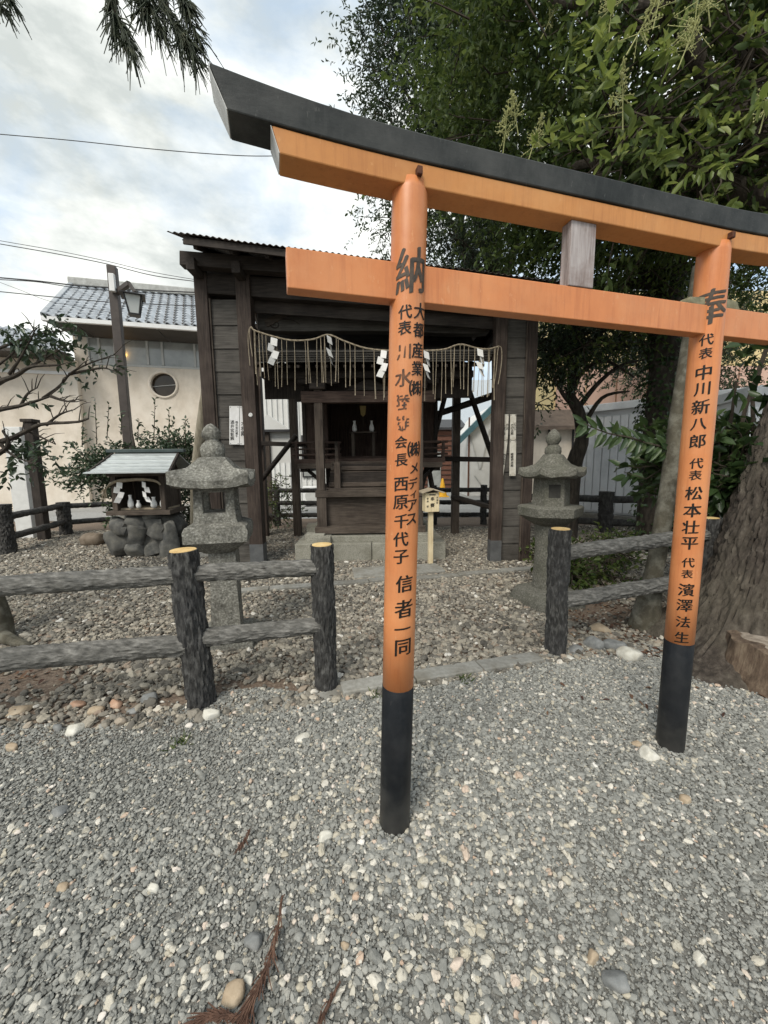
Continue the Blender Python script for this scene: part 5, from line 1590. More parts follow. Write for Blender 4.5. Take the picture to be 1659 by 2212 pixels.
# ---- sheds on the right
m_shed = MAT('pale_steel_shed', [(.70, .715, .73), (.77, .78, .79)], scale=2, rough=.45, spec=.4, dirt=(.35, .36, .37), dirt_scale=1.5, dirt_amt=.5)
def shed(c0, c1, depth, h, z0, label, npan, name='storage_shed'):
    c0, c1 = V(c0), V(c1)
    d = (c1 - c0); Ln = d.length; d.normalize(); nb_ = V((-d.y, d.x, 0))
    if nb_.dot(V((c0.x, c0.y, 0))) < 0: nb_ = -nb_
    t_ = thing(name, c0.lerp(c1, .5), label, 'shed')
    an = atan2(d.y, d.x)
    cc = c0.lerp(c1, .5)
    def bx(s, off, z, L_, D_, H_, nm, mt_, par=t_, bv=.01):
        p = c0 + d * s + nb_ * off
        return MB().box((p.x, p.y, z), (L_, D_, H_), rz=an).build(nm, mt_, par, bevel=bv)
    bx(Ln / 2, depth / 2, z0 - .12, Ln + .2, depth + .2, .22, 'concrete_base', m_kerb)
    bx(Ln / 2, depth / 2, z0 + h / 2, Ln - .02, depth - .02, h, 'body', m_shed)
    bx(Ln / 2, depth / 2 - .03, z0 + h + .05, Ln + .12, depth + .16, .17, 'roof', m_shed)
    w = Ln / npan
    for i in range(npan):
        bx(w * (i + .5), -.012, z0 + .04 + (h - .2) / 2, w - .02, .03, h - .22, 'wall_panel', m_shed, bv=.006)
    bx(Ln * .42, -.035, z0 + h / 2, .035, .035, h - .2, 'door_jamb', m_frame, bv=.004)
    bx(Ln * .75, -.035, z0 + h / 2, .06, .035, h - .2, 'door_jamb', m_metal_dark, bv=.004)
    bx(Ln * .40, -.05, z0 + h * .42, .04, .03, .12, 'handle', m_metal_dark, bv=.004)
    bx(Ln * .18, -.03, z0 + h * .66, .40, .012, .12, 'name_plate', m_gutter, bv=.002)
    return t_
s0, s1 = G(1252, 1108, .2), G(1425, 1140, .2)
s0, s1 = V((5.0, 9.9, 0)), V((6.35, 8.3, 0))
hs_ = zof(890, 9.9, 1255) - .2
shed(s0, s1 + (s1 - s0) * .7, 1.8, hs_, .2, 'pale grey panelled steel shed standing behind the dark log fence', 20)
zt4 = AT(1600, 842, 6.2).z
shed((5.72, 6.2, 0), (8.2, 5.6, 0), 1.2, zt4 - .3, .2, 'second steel shed beside the big tree trunk, half hidden by dark leaves', 12)

# ---- buildings seen through the trees and the open hall
def house(name, x0, x1, y0, y1, h, mat, label, roofmat=None, rise_=1.0, over=.4):
    t_ = thing(name, ((x0 + x1) / 2, y0, 0), label, 'building')
    MB().box(((x0 + x1) / 2, (y0 + y1) / 2, h / 2), (x1 - x0, y1 - y0, h)).build('wall', mat, t_)
    if roofmat:
        ym = (y0 + y1) / 2
        a = [(x0 - over, y0 - over, h - .1), (x1 + over, y0 - over, h - .1), (x1 + over, ym, h + rise_), (x0 - over, ym, h + rise_), (x1 + over, y1 + over, h - .1), (x0 - over, y1 + over, h - .1)]
        b = [(x, y, z + .12) for x, y, z in a]
        MB().add(a + b, [(0, 3, 2, 1), (3, 5, 4, 2), (6, 7, 8, 9), (9, 8, 10, 11), (0, 1, 7, 6), (4, 5, 11, 10), (0, 6, 9, 3), (3, 9, 11, 5), (1, 2, 8, 7), (2, 4, 10, 8)]).build('roof', roofmat, t_)
        MB().add([(x0 + .01, y0, h - .02), (x0 + .01, y1, h - .02), (x0 + .01, ym, h + rise_ - .06), (x1 - .01, y0, h - .02), (x1 - .01, y1, h - .02), (x1 - .01, ym, h + rise_ - .06)], [(0, 2, 1), (3, 4, 5)]).build('gable', mat, t_)
    return t_
m_paleroof = MAT('pale_slate_roof', [(.30, .33, .36), (.42, .46, .49)], scale=8, stretch=(1, 4, 4), rough=.45)
m_white = MAT('white_cladding', [(.60, .60, .58), (.68, .68, .66)], scale=3, rough=.8, dirt=(.5, .49, .46), dirt_scale=1.2)
m_yellow = MAT('cream_yellow_wall', [(.62, .49, .25), (.68, .55, .30)], scale=2, rough=.9)
m_pink = MAT('pink_tile_wall', [(.52, .34, .27), (.58, .40, .32)], scale=3, rough=.6)
m_brownb = MAT('brown_plank_wall', [(.09, .04, .028), (.16, .075, .05)], scale=4, stretch=(1, 1, 8), rough=.8)
m_blueedge = MAT('teal_barge', [(.05, .12, .14), (.09, .17, .19)], scale=4, rough=.5)
# big pale roof
t_ = house('house', 2.0, 9.0, 27, 36, 3.6, m_cream, 'far house with a big pale slate roof seen through the hall', m_paleroof, 4.2)
# brown plank hut
hut = house('wooden_hut', 2.15, 4.15, 21, 24, 3.3, m_brownb, 'brown plank hut seen through the back of the hall', m_metal_dark, .5, .3)
for k in range(12): MB().box((3.15, 20.985, .3 + k * .26), (2.02, .05, .03)).build('plank_lap', wood('dark', 'x'), hut)
for k in range(5): MB().box((4.0, 20.97, .35 + k * .24), (.35, .06, .12)).build('shutter_slat', wood('pale', 'x'), hut)
MB().box((2.75, 20.96, 1.1), (.7, .05, 1.9)).build('doorway', m_glass, hut)
# white shed with teal gable edge
wsd = thing('white_shed', (4.9, 17, 0), 'white panelled shed with a teal sloping roof edge behind the hall', 'building')
pA, pB = AT(1012, 935, 17), AT(1075, 870, 17)
xa, xb_ = pA.x, AT(1160, 900, 17).x
zb_ = pB.z + (pB.z - pA.z) * ((xb_ - pB.x) / (pB.x - pA.x)) * .2
MB().add([(xa, 17, 0), (xb_, 17, 0), (xb_, 17, pB.z), (pB.x, 17, pB.z), (xa, 17, pA.z), (xa, 22, 0), (xb_, 22, 0), (xb_, 22, pB.z), (pB.x, 22, pB.z), (xa, 22, pA.z)], [(0, 1, 2, 3, 4), (9, 8, 7, 6, 5), (0, 4, 9, 5), (4, 3, 8, 9), (3, 2, 7, 8), (1, 6, 7, 2)]).build('wall', m_white, wsd)
MB().beam((xa - .5, 16.9, pA.z - .42), (pB.x + .1, 16.9, pB.z + .12), .3, .22).build('barge_board', m_blueedge, wsd)
for x in (xa + .02, xa + 1.05, xa + 1.25): MB().box((x, 16.97, 1.7), (.06, .05, 3.4)).build('batten', m_brownb, wsd)
for (p, q) in (((xa + .1, 2.6), (xa + .5, 1.2)), ((xa + .9, 2.9), (xa + .55, 1.2)), ((xa + .3, .9), (xa + .9, .1)), ((xa + 1.9, 1.3), (xa + 1.15, .1))):
    MB().beam((p[0], 16.96, p[1]), (q[0], 16.96, q[1]), .03, .04).build('cross_batten', m_frame, wsd)
# yellow house between
yh = house('house', 4.5, 5.6, 23, 26, 2.0, m_yellow, 'small ochre house with a white balcony beyond the white shed', m_paleroof, .8)
MB().box((4.9, 22.8, 1.5), (1.2, .3, .35)).build('balcony', m_gutter, yh)
# left see-through: siding building with air conditioner
sid = house('sided_building', -5.0, -1.6, 14, 18, 5.0, m_white, 'pale ribbed siding building seen through the left of the hall')
for k in range(18): MB().box((-4.9 + k * .19, 13.98, 2.5), (.035, .05, 5.0)).build('siding_rib', m_white, sid)
MB().box((-2.55, 13.95, 1.75), (.75, .06, 1.5)).build('window_frame', m_metal_dark, sid)
for k in range(4):
    MB().box((-2.55, 13.90, 1.2 + k * .36), (.62, .02, .30)).build('window_pane', m_glass, sid)
acp = V((-2.35, 13.5, 0))
ac = thing('air_conditioner', acp, 'white air conditioner unit standing against the ribbed siding building', 'air conditioner')
MB().box(acp + V((0, 0, .38)), (.95, .35, .66)).build('casing', m_gutter, ac, bevel=.02)
MB().tube([acp + V((-.12, -.18, .38)), acp + V((-.12, -.2, .38))], .26, n=24).build('fan_grille', m_frame, ac)
for s_ in (-.3, .3): MB().box(acp + V((s_, 0, .03)), (.1, .4, .06)).build('foot', m_metal_dark, ac)
# roofed signboard
sgp = AT(578, 960, 10.2); sg = thing('signboard', V((sgp.x, 10.2, 0)), 'white gabled signboard on a brown post behind the left hall wing', 'sign')
zt5, zb5 = zof(905, 10.2, 578), zof(1000, 10.2, 578)
MB().box((sgp.x, 10.2, (zb5 + .2) / 2 + .3), (.12, .12, zb5 + .8)).build('post', wood('mid', 'z'), sg)
MB().box((sgp.x + .12, 10.25, (zt5 - .3 + zb5) / 2), (.95, .05, zt5 - .3 - zb5)).build('board', m_white, sg)
MB().add([(sgp.x - .5, 10.1, zt5 - .3), (sgp.x + .62, 10.1, zt5 - .3), (sgp.x + .06, 10.1, zt5 + .1), (sgp.x - .5, 10.32, zt5 - .3), (sgp.x + .62, 10.32, zt5 - .3), (sgp.x + .06, 10.32, zt5 + .1)], [(0, 1, 2), (5, 4, 3), (0, 3, 4, 1), (1, 4, 5, 2), (2, 5, 3, 0)]).build('gable', m_white, sg)
MB().box((sgp.x + .06, 10.08, zt5 - .31), (1.2, .06, .06)).build('gable_trim', m_metal_dark, sg)
# yellow building at far right, pink lower wall
yb = thing('yellow_building', (13, 14, 0), 'cream yellow building with pink panelled lower wall beyond the sheds', 'building')
MB().box((14, 15.5, 3.6), (16, 3, 7.2)).build('wall', m_yellow, yb)
zp = AT(1600, 790, 13.9).z
for k in range(14): MB().box((6.6 + k * 1.06, 13.95, zp / 2), (1.0, .12, zp)).build('panel', m_pink, yb, bevel=.02)
# low white house behind the right lantern
lh = house('house', 5.0, 8.2, 13.0, 13.7, 2.6, m_cream, 'low cream house with brown roof behind the right stone lantern', MAT('brown_roof', [(.10, .075, .06), (.17, .13, .10)], scale=6, rough=.7), .5)
for k in range(4): MB().box((5.5 + k * .8, 12.97, 1.3), (.05, .05, 2.6)).build('wall_post', m_metal_dark, lh)
# traffic cone
cp = V((2.55, 16.7, 0)); cn = thing('traffic_cone', cp, 'yellow traffic cone on the lane behind the hall', 'traffic cone')
m_cone = MAT('yellow_plastic', [(.70, .36, .02), (.78, .42, .03)], scale=3, rough=.5)
MB().loft(cp, [(.03, .21, 1, 0), (.40, .12, 1, 0), (.78, .04, 1, 0), (.80, .03, 1, 0)], n=20).build('cone', m_cone, cn, smooth=True)
MB().box(cp + V((0, 0, .02)), (.5, .5, .04)).build('base', m_cone, cn, bevel=.01)

# ================================================================== PLANTS
m_leaf_dark = LEAF('evergreen_leaf', [(.018, .036, .014), (.036, .066, .022), (.062, .10, .032), (.10, .14, .048)], rough=.38, trans=.28, spec=.45)
m_leaf_mid = LEAF('glossy_green_leaf', [(.026, .048, .013), (.054, .086, .021), (.090, .125, .032), (.15, .18, .056)], rough=.5, trans=.36, spec=.3)
m_leaf_lit = LEAF('lit_green_leaf', [(.075, .11, .025), (.12, .165, .036), (.18, .225, .06), (.25, .28, .09)], rough=.45, trans=.4)  # brighter copy of the crown leaf: front light is put into the colour
m_leaf_far = LEAF('far_evergreen_leaf', [(.012, .022, .012), (.026, .044, .019), (.044, .068, .028), (.066, .095, .040)], rough=.45, trans=.25)
m_leaf_blue = LEAF('bluish_shrub_leaf', [(.018, .032, .018), (.038, .062, .032), (.066, .10, .050), (.11, .15, .078)], rough=.35, trans=.2, spec=.5)
m_barkbrown = MAT('fissured_bark', [(.026, .021, .017), (.058, .047, .038), (.11, .094, .076)], scale=9, stretch=(2.5, 2.5, .6), rough=.9, bump=1, bscale=16, bstretch=(2.6, 2.6, .55), fine=.02, dirt=(.13, .115, .085), dirt_scale=1.5, dirt_amt=.5)
m_barkgrey = MAT('smooth_grey_bark', [(.040, .035, .025), (.075, .067, .048), (.14, .125, .092)], scale=7, stretch=(1, 1, .5), rough=.9, bump=.4, bscale=25, dirt=(.30, .29, .24), dirt_scale=9, dirt_amt=.5)
m_barkdark = MAT('dark_bark', [(.022, .018, .014), (.045, .037, .029), (.085, .07, .055)], scale=9, stretch=(2, 2, .6), rough=.9, bump=.8, bscale=20)
m_twig = MAT('twig', [(.035, .027, .02), (.075, .06, .045)], scale=20, rough=.9)

def unit(a): return a / np.maximum(np.linalg.norm(a, axis=-1, keepdims=True), 1e-9)
def leaf_mesh(name, pos, dirs, nrm, ln, wd, tone, mat, parent, fold=.22, curl=.12):
    """pos (n,3) leaf bases, dirs along the leaf, nrm leaf normals; six corners each, folded at the midrib"""
    n = len(pos)
    dirs = unit(dirs); side = unit(np.cross(dirs, nrm)); up = np.cross(side, dirs)
    L_, W_ = ln[:, None], wd[:, None]
    base = pos
    tip = pos + dirs * L_ - up * L_ * curl
    m1 = pos + dirs * L_ * .32
    m2 = pos + dirs * L_ * .68 - up * L_ * curl * .4
    v = np.stack([base, m1 + side * W_ * .5 + up * W_ * fold, m2 + side * W_ * .42 + up * W_ * fold, tip, m2 - side * W_ * .42 + up * W_ * fold, m1 - side * W_ * .5 + up * W_ * fold], 1).reshape(-1, 3)
    b = np.array(base_of(parent)) if parent is not None else np.zeros(3)
    v = v - b
    me = bpy.data.meshes.new(name)
    me.vertices.add(n * 6); me.vertices.foreach_set('co', v.astype(np.float32).ravel())
    k = np.arange(n)[:, None] * 6
    f = np.concatenate([k + np.array([[0, 3, 2, 1]]), k + np.array([[0, 5, 4, 3]])], 1).reshape(-1)
    me.loops.add(n * 8); me.loops.foreach_set('vertex_index', f.astype(np.int32))
    me.polygons.add(n * 2); me.polygons.foreach_set('loop_start', np.arange(n * 2, dtype=np.int32) * 4)
    me.update(calc_edges=True)
    a = me.attributes.new('tone', 'FLOAT', 'POINT'); a.data.foreach_set('value', np.repeat(np.clip(tone, 0, 1), 6).astype(np.float32))
    me.materials.append(mat)
    o = bpy.data.objects.new(name, me); COL.objects.link(o)
    if parent is not None: o.parent = parent; BASE[o.name] = V(b)
    o['kind'] = 'stuff'
    return o
def twigs_to_leaves(tp, td, per, tl, leaf, wr, droop=.35, spread=.9):
    """leaves set along twigs: tp start, td direction, per leaves per twig, tl twig length"""
    n = len(tp)
    td = unit(td)
    f = (np.arange(per) + .5) / per
    base = tp[:, None, :] + td[:, None, :] * (tl[:, None] * f[None, :])[:, :, None]
    base[:, :, 2] -= (tl[:, None] * f[None, :] ** 2) * droop * .5
    rnd = unit(rng.normal(size=(n, per, 3)))
    d = td[:, None, :] * (1.15 - spread * .55) + rnd * spread
    d[:, :, 2] -= droop * .6
    d = unit(d)
    nr = unit(np.array([0, 0, 1.0]) + .75 * rng.normal(size=(n, per, 3)))
    nr = nr - d * np.sum(nr * d, -1, keepdims=True)
    ln = leaf * rng.uniform(.65, 1.25, (n, per))
    return base.reshape(-1, 3), d.reshape(-1, 3), unit(nr).reshape(-1, 3), ln.reshape(-1), (ln * wr).reshape(-1)
def clump_crown(name, ells, nclump, twig_per, per, leaf, wr, mat, parent, crad=.45, tl=.3, shell=.55, droop=.35, tone0=.42, accept=None, seed=1):
    """leaf clumps filled through ellipsoids: (cx,cy,cz,rx,ry,rz,weight)"""
    global rng
    w = np.array([e[6] for e in ells]); w = w / w.sum()
    cc = []
    while len(cc) < nclump:
        e = ells[rng.choice(len(ells), p=w)]
        d = unit(rng.normal(size=3)); r = rng.uniform(shell, 1.0) ** .6
        p = np.array(e[:3]) + d * r * np.array(e[3:6])
        if accept is None or accept(p): cc.append((p, d))
    cp = np.array([c[0] for c in cc]); cdir = np.array([c[1] for c in cc])
    ctone = rng.normal(0, .13, nclump)
    idx = np.repeat(np.arange(nclump), twig_per)
    off = rng.normal(size=(len(idx), 3)) * crad * np.array([.55, .55, .38]) * rng.uniform(.6, 1.3, nclump)[idx][:, None]
    tp = cp[idx] + off
    td = cdir[idx] * .6 + unit(off) * .8 + rng.normal(size=(len(idx), 3)) * .4
    b, d, nr, ln, wd = twigs_to_leaves(tp, td, per, tl * rng.uniform(.6, 1.3, len(idx)), leaf, wr, droop)
    tn = np.repeat(ctone[idx], per) + tone0 + rng.normal(0, .16, len(b))
    o = leaf_mesh(name, b, d, nr, ln, wd, tn, mat, parent)
    # fine twigs through the clumps
    mb = MB()
    for i in range(0, len(tp), max(1, len(tp) // 420)):
        a = V(tp[i]); c_ = V(cp[idx[i]]); e = a + V(unit(td[i])) * tl * .9
        mb.tube([c_, a, e], [.009, .006, .003], n=4, cap=False)
    mb.build('twigs', m_twig, parent)['kind'] = 'stuff'
    return o, cp
def limb(mb, a, b, r0, r1, bend=.2, n=7):
    a, b = V(a), V(b)
    pts = []
    for k in range(n + 1):
        s_ = k / n
        p = a.lerp(b, s_)
        p += V((mnoise.noise(V((s_ * 2.5, a.x + b.y, 1))), mnoise.noise(V((s_ * 2.5, a.y + b.x, 5))), .6 * sin(pi * s_))) * bend * (b - a).length * .5 * sin(pi * s_)
        pts.append(p)
    mb.tube(pts, [r0 + (r1 - r0) * (k / n) for k in range(n + 1)], n=9, jit=.12)
    return pts

# ---- big tree at the right with root flare
bt = thing('broadleaf_tree', (2.52, 2.72, 0), 'big old tree with thick fissured brown trunk and dense leafy crown', 'tree')
TBX = V((2.90, 2.86, 0))
tm = MB()
nn, mm = 190, 170
for i in range(mm + 1):
    s_ = i / mm
    z = -.12 + 3.9 * s_
    c = TBX + V((.20 * max(0, z) + .03 * max(0, z) ** 2, .10 * max(0, z), 0))
    for j in range(nn):
        a = 2 * pi * j / nn
        flare = .30 * math.exp(-max(0, z) / .22) + .10 * math.exp(-max(0, z) / .8)
        lobes = 1 + (.35 * math.exp(-max(0, z) / .3)) * cos(5 * a + .7) + .05 * cos(3 * a + z)
        r = (.36 - .035 * max(0, z)) + flare * max(.25, lobes)
        f_ = V((cos(a) * 5.5, sin(a) * 5.5, z * 2.2))
        wv_ = mnoise.noise(f_ * .9) * 1.2
        pl_ = abs(mnoise.noise(V((cos(a) * 15 + wv_, sin(a) * 15 + wv_, z * 7))))
        p2_ = abs(mnoise.noise(V((cos(a) * 26 + wv_, sin(a) * 26, z * 13 + 4))))
        r += .030 * min(1, pl_ * 2.2) + .014 * min(1, p2_ * 2) - .03 + .03 * mnoise.noise(f_ * .4)
        tm.v.append((c.x + r * cos(a), c.y + r * sin(a), z))
for i in range(mm):
    for j in range(nn):
        tm.f.append((i * nn + j, i * nn + (j + 1) % nn, (i + 1) * nn + (j + 1) % nn, (i + 1) * nn + j))
tm.build('trunk', m_barkbrown, bt, smooth=True)
lm_ = MB()
top = TBX + V((1.08, .37, 3.6))
for tgt in ((1.3, 4.3, 6.0), (2.4, 5.3, 7.0), (4.4, 4.2, 6.2), (3.6, 2.2, 7.2), (2.0, 3.4, 7.4), (4.6, 5.6, 5.4), (1.6, 5.0, 4.9)):
    limb(lm_, top - V((0, 0, .3)), tgt, .11, .02)
lm_.build('limbs', m_barkbrown, bt, smooth=True)
def not_low(p):                                   # the crown stays above the gate's sight line
    return True
clump_crown('crown', [(2.7, 4.9, 5.7, 2.2, 1.9, 1.7, 3), (4.3, 4.6, 5.3, 1.7, 1.9, 1.7, 2.4), (1.75, 5.4, 6.4, 1.15, 1.3, 1.5, 1.2), (3.4, 5.4, 4.9, 1.8, 1.2, .9, 1.5), (2.3, 4.3, 7.3, 2.0, 2.0, 1.2, 1.6)], 310, 34, 7, .078, .42, m_leaf_mid, bt, crad=.50, tl=.30, shell=.25, tone0=.36)
# nearer hanging sprays and pale flower panicles
sp_px = []
for _ in range(50):
    x = rng.uniform(1180, 1700); y = rng.uniform(-80, 450)
    lim = 150 + (x - 900) * .32
    if y < lim + 60: sp_px.append((x, y, rng.uniform(2.7, 3.9)))
for q in [(1310, 90, 2.6), (1335, 190, 2.6), (1420, 270, 2.7), (1450, 120, 2.7), (1190, 300, 3.0), (1260, 290, 3.0), (1560, 330, 2.6), (1620, 250, 2.5), (1600, 420, 2.7), (1390, 330, 2.8), (1500, 380, 2.8), (1150, 320, 3.0)]: sp_px.append(q)
tp = np.array([AT(*q) for q in sp_px]); td = rng.normal(size=tp.shape); td[:, 2] = -np.abs(td[:, 2]) * .3 + .1; td[:, 1] -= .5
b, d, nr, ln, wd = twigs_to_leaves(tp, td, 11, rng.uniform(.20, .38, len(tp)), .098, .36, .5, .85)
leaf_mesh('foliage_sprays', b, d, nr, ln, wd, rng.normal(.42, .25, len(b)), m_leaf_lit, bt)
m_panicle = MAT('pale_green_panicle', [(.32, .33, .13), (.46, .46, .22)], scale=20, rough=.8)
for (x, y, Yd, s_) in ((1090, 300, 3.0, .20), (1115, 262, 3.0, .16), (1150, 320, 3.0, .18), (1345, 245, 2.7, .24), (1375, 80, 2.5, .24), (1500, 60, 2.6, .34), (1530, 20, 2.6, .26), (1480, 110, 2.6, .2), (1320, 30, 2.8, .2), (1650, 250, 2.6, .22), (1180, 60, 4.2, .3), (1420, 20, 2.8, .2)):
    p = AT(x, y, Yd); mb = MB()
    ax = V((random.uniform(-.5, .5), -.3, .8)).normalized()
    for q in range(34):
        f_ = random.random()
        a = p + ax * (s_ * f_)
        e = a + V((random.gauss(0, 1), random.gauss(0, 1), random.gauss(0, 1) + .4)).normalized() * s_ * .42 * (1.1 - f_)
        mb.tube([a, e], [.0022, .0014], n=4, cap=False)
        for w in range(4):
            c = a.lerp(e, .45 + .18 * w) + V((random.gauss(0, .006), random.gauss(0, .006), random.gauss(0, .006)))
            r = .0058
            mb.add([c + V((r, 0, 0)), c + V((-r, 0, 0)), c + V((0, r, 0)), c + V((0, -r, 0)), c + V((0, 0, r)), c + V((0, 0, -r))], [(0, 2, 4), (2, 1, 4), (1, 3, 4), (3, 0, 4), (2, 0, 5), (1, 2, 5), (3, 1, 5), (0, 3, 5)])
    mb.tube([p - ax * .08, p + ax * s_], [.004, .002], n=5)
    mb.build('flower_panicle', m_panicle, bt)

# ---- pale slim trunk just behind the right pillar
st = thing('slim_tree', (2.35, 3.30, 0), 'slim smooth grey trunk rising right behind the torii pillar', 'tree')
pts = [V((2.33, 3.30, -.1)), V((2.34, 3.30, .12)), V((2.38, 3.30, .5)), V((2.44, 3.31, 1.1)), V((2.50, 3.33, 1.9)), V((2.60, 3.4, 2.6)), V((2.66, 3.45, 3.1))]
MB().tube(dense(pts, 26), [.15 - .07 * min(1, i / 9) - .03 * i / 26 for i in range(27)], n=18, jit=.10).build('trunk', m_barkgrey, st, smooth=True)
clump_crown('crown', [(2.75, 3.9, 4.6, .9, .8, .9, 1)], 26, 16, 7, .10, .4, m_leaf_mid, st, tl=.28)

# ---- dark ivy-clad trunk further back
it = thing('ivy_tree', (4.35, 6.3, 0), 'dark trunk wrapped in ivy standing by the pale steel shed', 'tree')
ip = [AT(1413, 1135, 6.3), AT(1422, 1000, 6.3), AT(1430, 860, 6.3), AT(1440, 720, 6.4), AT(1445, 560, 6.5), AT(1440, 430, 6.6)]
ip[0].z = -.05
MB().tube(dense(ip, 24), [.25 - .07 * i / 24 for i in range(25)], n=18, jit=.22).build('trunk', m_barkdark, it, smooth=True)
nI = 2600
f_ = rng.random(nI) ** 1.0; a_ = rng.uniform(0, 2 * pi, nI)
dp = dense(ip, 60); base_i = np.array([dp[int(q * 59)] for q in f_])
rr_i = .24 + rng.normal(.02, .05, nI)
pos = base_i + np.stack([np.cos(a_) * rr_i, np.sin(a_) * rr_i, np.zeros(nI)], 1)
dirs = np.stack([np.cos(a_) * .6, np.sin(a_) * .6, -np.ones(nI) * .7], 1) + rng.normal(size=(nI, 3)) * .35
leaf_mesh('ivy', pos, dirs, np.stack([np.cos(a_), np.sin(a_), np.ones(nI) * .3], 1), rng.uniform(.05, .09, nI), rng.uniform(.04, .065, nI), rng.normal(.35, .2, nI), m_leaf_dark, it)
lm_ = MB()
for tgt in (AT(1300, 560, 6.6), AT(1230, 640, 6.8), AT(1540, 560, 6.6), AT(1380, 380, 6.8)): limb(lm_, dp[44], tgt, .10, .025)
lm_.build('limbs', m_barkdark, it, smooth=True)
clump_crown('crown', [(3.4, 7.0, 4.4, 1.3, 1.0, 1.5, 2), (4.7, 6.6, 5.4, 1.5, 1.2, 1.2, 2), (5.6, 6.6, 4.6, 1.0, 1.0, .8, .5)], 58, 19, 7, .085, .42, m_leaf_mid, it, crad=.42, tl=.26, shell=.2, tone0=.48)

# ---- small curved tree behind the right lantern
ct = thing('small_tree', (3.75, 7.6, 0), 'small crooked evergreen with bare lower branches between the lantern and the shed', 'tree')
cpx = [(1232, 1090), (1240, 1010), (1257, 950), (1250, 890), (1232, 850), (1248, 790), (1282, 740)]
cpts = [AT(x, y, 7.4) for x, y in cpx]; cpts[0].z = -.05
tmb = MB().tube(dense(cpts, 26), [.16 - .11 * i / 26 for i in range(27)], n=12, jit=.16)
tmb.build('trunk', m_barkdark, ct, smooth=True)
lm_ = MB()
for pl_ in ([(1250, 890), (1215, 850), (1190, 800)], [(1250, 880), (1290, 830), (1340, 790), (1400, 775)], [(1240, 840), (1260, 800), (1310, 780), (1370, 815)], [(1248, 790), (1210, 750), (1170, 730)], [(1255, 930), (1300, 860), (1360, 845)], [(1282, 740), (1320, 690), (1360, 660)]):
    q = dense([AT(x, y, 7.4 - .1 * i) for i, (x, y) in enumerate(pl_)], 10)
    lm_.tube(q, [.055 - .04 * i / 10 for i in range(11)], n=7)
lm_.build('limbs', m_barkdark, ct, smooth=True)
clump_crown('crown', [(3.55, 7.5, 3.55, .9, .8, .65, 2), (4.3, 7.6, 3.9, 1.0, .8, .8, 2), (3.0, 7.5, 3.3, .6, .6, .75, 1.5), (4.9, 7.6, 3.6, .6, .7, .35, .5)], 80, 17, 7, .085, .42, m_leaf_blue, ct, crad=.34, tl=.24, shell=.15, tone0=.56)

# ---- fine-leaved tree behind the hall
ft = thing('tall_evergreen', (3.0, 9.7, 0), 'tall fine-leaved evergreen rising behind the right side of the hall', 'tree')
MB().tube([V((3.0, 9.7, -.1)), V((2.95, 9.7, 2)), V((2.8, 9.6, 4.5)), V((2.5, 9.4, 7)), V((2.4, 9.3, 9.5))], [.28, .24, .2, .15, .08], n=14, jit=.1).build('trunk', m_barkdark, ft, smooth=True)
lm_ = MB()
for tgt in ((.6, 8.8, 7.4), (.4, 8.9, 9.2), (1.2, 9, 10.4), (3.6, 9, 8), (2.4, 8.2, 9.8), (1.4, 8.6, 6.2)): limb(lm_, (2.75, 9.5, 5.0), tgt, .12, .02)
lm_.build('limbs', m_barkdark, ft, smooth=True)
clump_crown('crown', [(.85, 9.0, 9.2, 1.55, 1.2, 1.5, 4.2), (.45, 9.0, 6.7, .85, .8, .7, .9), (2.7, 9.2, 8.0, 1.6, 1.3, 2.3, 2.5), (1.5, 9.0, 11.0, 1.7, 1.3, 1.5, 2), (3.9, 9.3, 7.4, 1.3, 1.2, 1.6, .5), (1.55, 9.0, 6.1, .8, .8, .8, 1.0), (3.4, 9.4, 10.5, 1.8, 1.3, 1.8, 1.0)], 330, 26, 7, .085, .34, m_leaf_far, ft, crad=.46, tl=.27, shell=.2, tone0=.42)

# ---- further trees closing the background at the right
for (x, y, z, rx, ry, rz, nm, lb) in ((9.0, 11.5, 5.2, 2.2, 1.4, 2.6, 'background_tree', 'dark leafy tree between the pale shed and the yellow building'), ):
    t_ = thing(nm, (x, y, 0), lb, 'tree')
    MB().tube([V((x, y, -.1)), V((x + .1, y, z * .5)), V((x - .1, y, z))], [.2, .15, .08], n=10, jit=.1).build('trunk', m_barkdark, t_, smooth=True)
    clump_crown('crown', [(x, y, z, rx, ry, rz, 1)], 110, 22, 7, .10, .40, m_leaf_far, t_, crad=.55, tl=.3, shell=.15, tone0=.45)

# ---- big-leaved dark shrub in front of the big trunk, and spray with lance leaves
ds = thing('dark_shrub', (3.6, 3.9, 0), 'dark big-leaved shrub growing behind the big trunk', 'shrub')
clump_crown('foliage', [(3.35, 3.75, 1.50, .50, .45, .30, 2), (3.0, 3.55, 1.35, .35, .35, .28, 1)], 34, 12, 6, .13, .5, m_leaf_dark, ds, crad=.26, tl=.22, shell=.1, tone0=.45)
lm_ = MB()
for tgt in ((3.2, 3.6, 2.2), (3.55, 3.7, 2.6), (3.8, 3.9, 2.8), (3.0, 3.5, 1.7)): limb(lm_, (3.6, 3.9, 0), tgt, .035, .010)
lm_.build('stems', m_twig, ds, smooth=True)
nS = [(1560, 770, 3.3), (1600, 790, 3.3), (1640, 760, 3.3), (1580, 830, 3.4), (1640, 840, 3.3), (1600, 880, 3.4), (1650, 900, 3.3)]
tp = np.array([AT(*q) for q in nS]); td = rng.normal(size=tp.shape) * .6 + np.array([.4, -.3, -.2])
b, d, nr, ln, wd = twigs_to_leaves(tp, td, 6, rng.uniform(.25, .35, len(tp)), .15, .45, .5, .9)
leaf_mesh('leaf_spray', b, d, nr, ln, wd, rng.normal(.35, .2, len(b)), m_leaf_dark, ds)
lb_ = [(1470, 985), (1440, 968), (1400, 958), (1360, 945), (1310, 935), (1262, 915)]
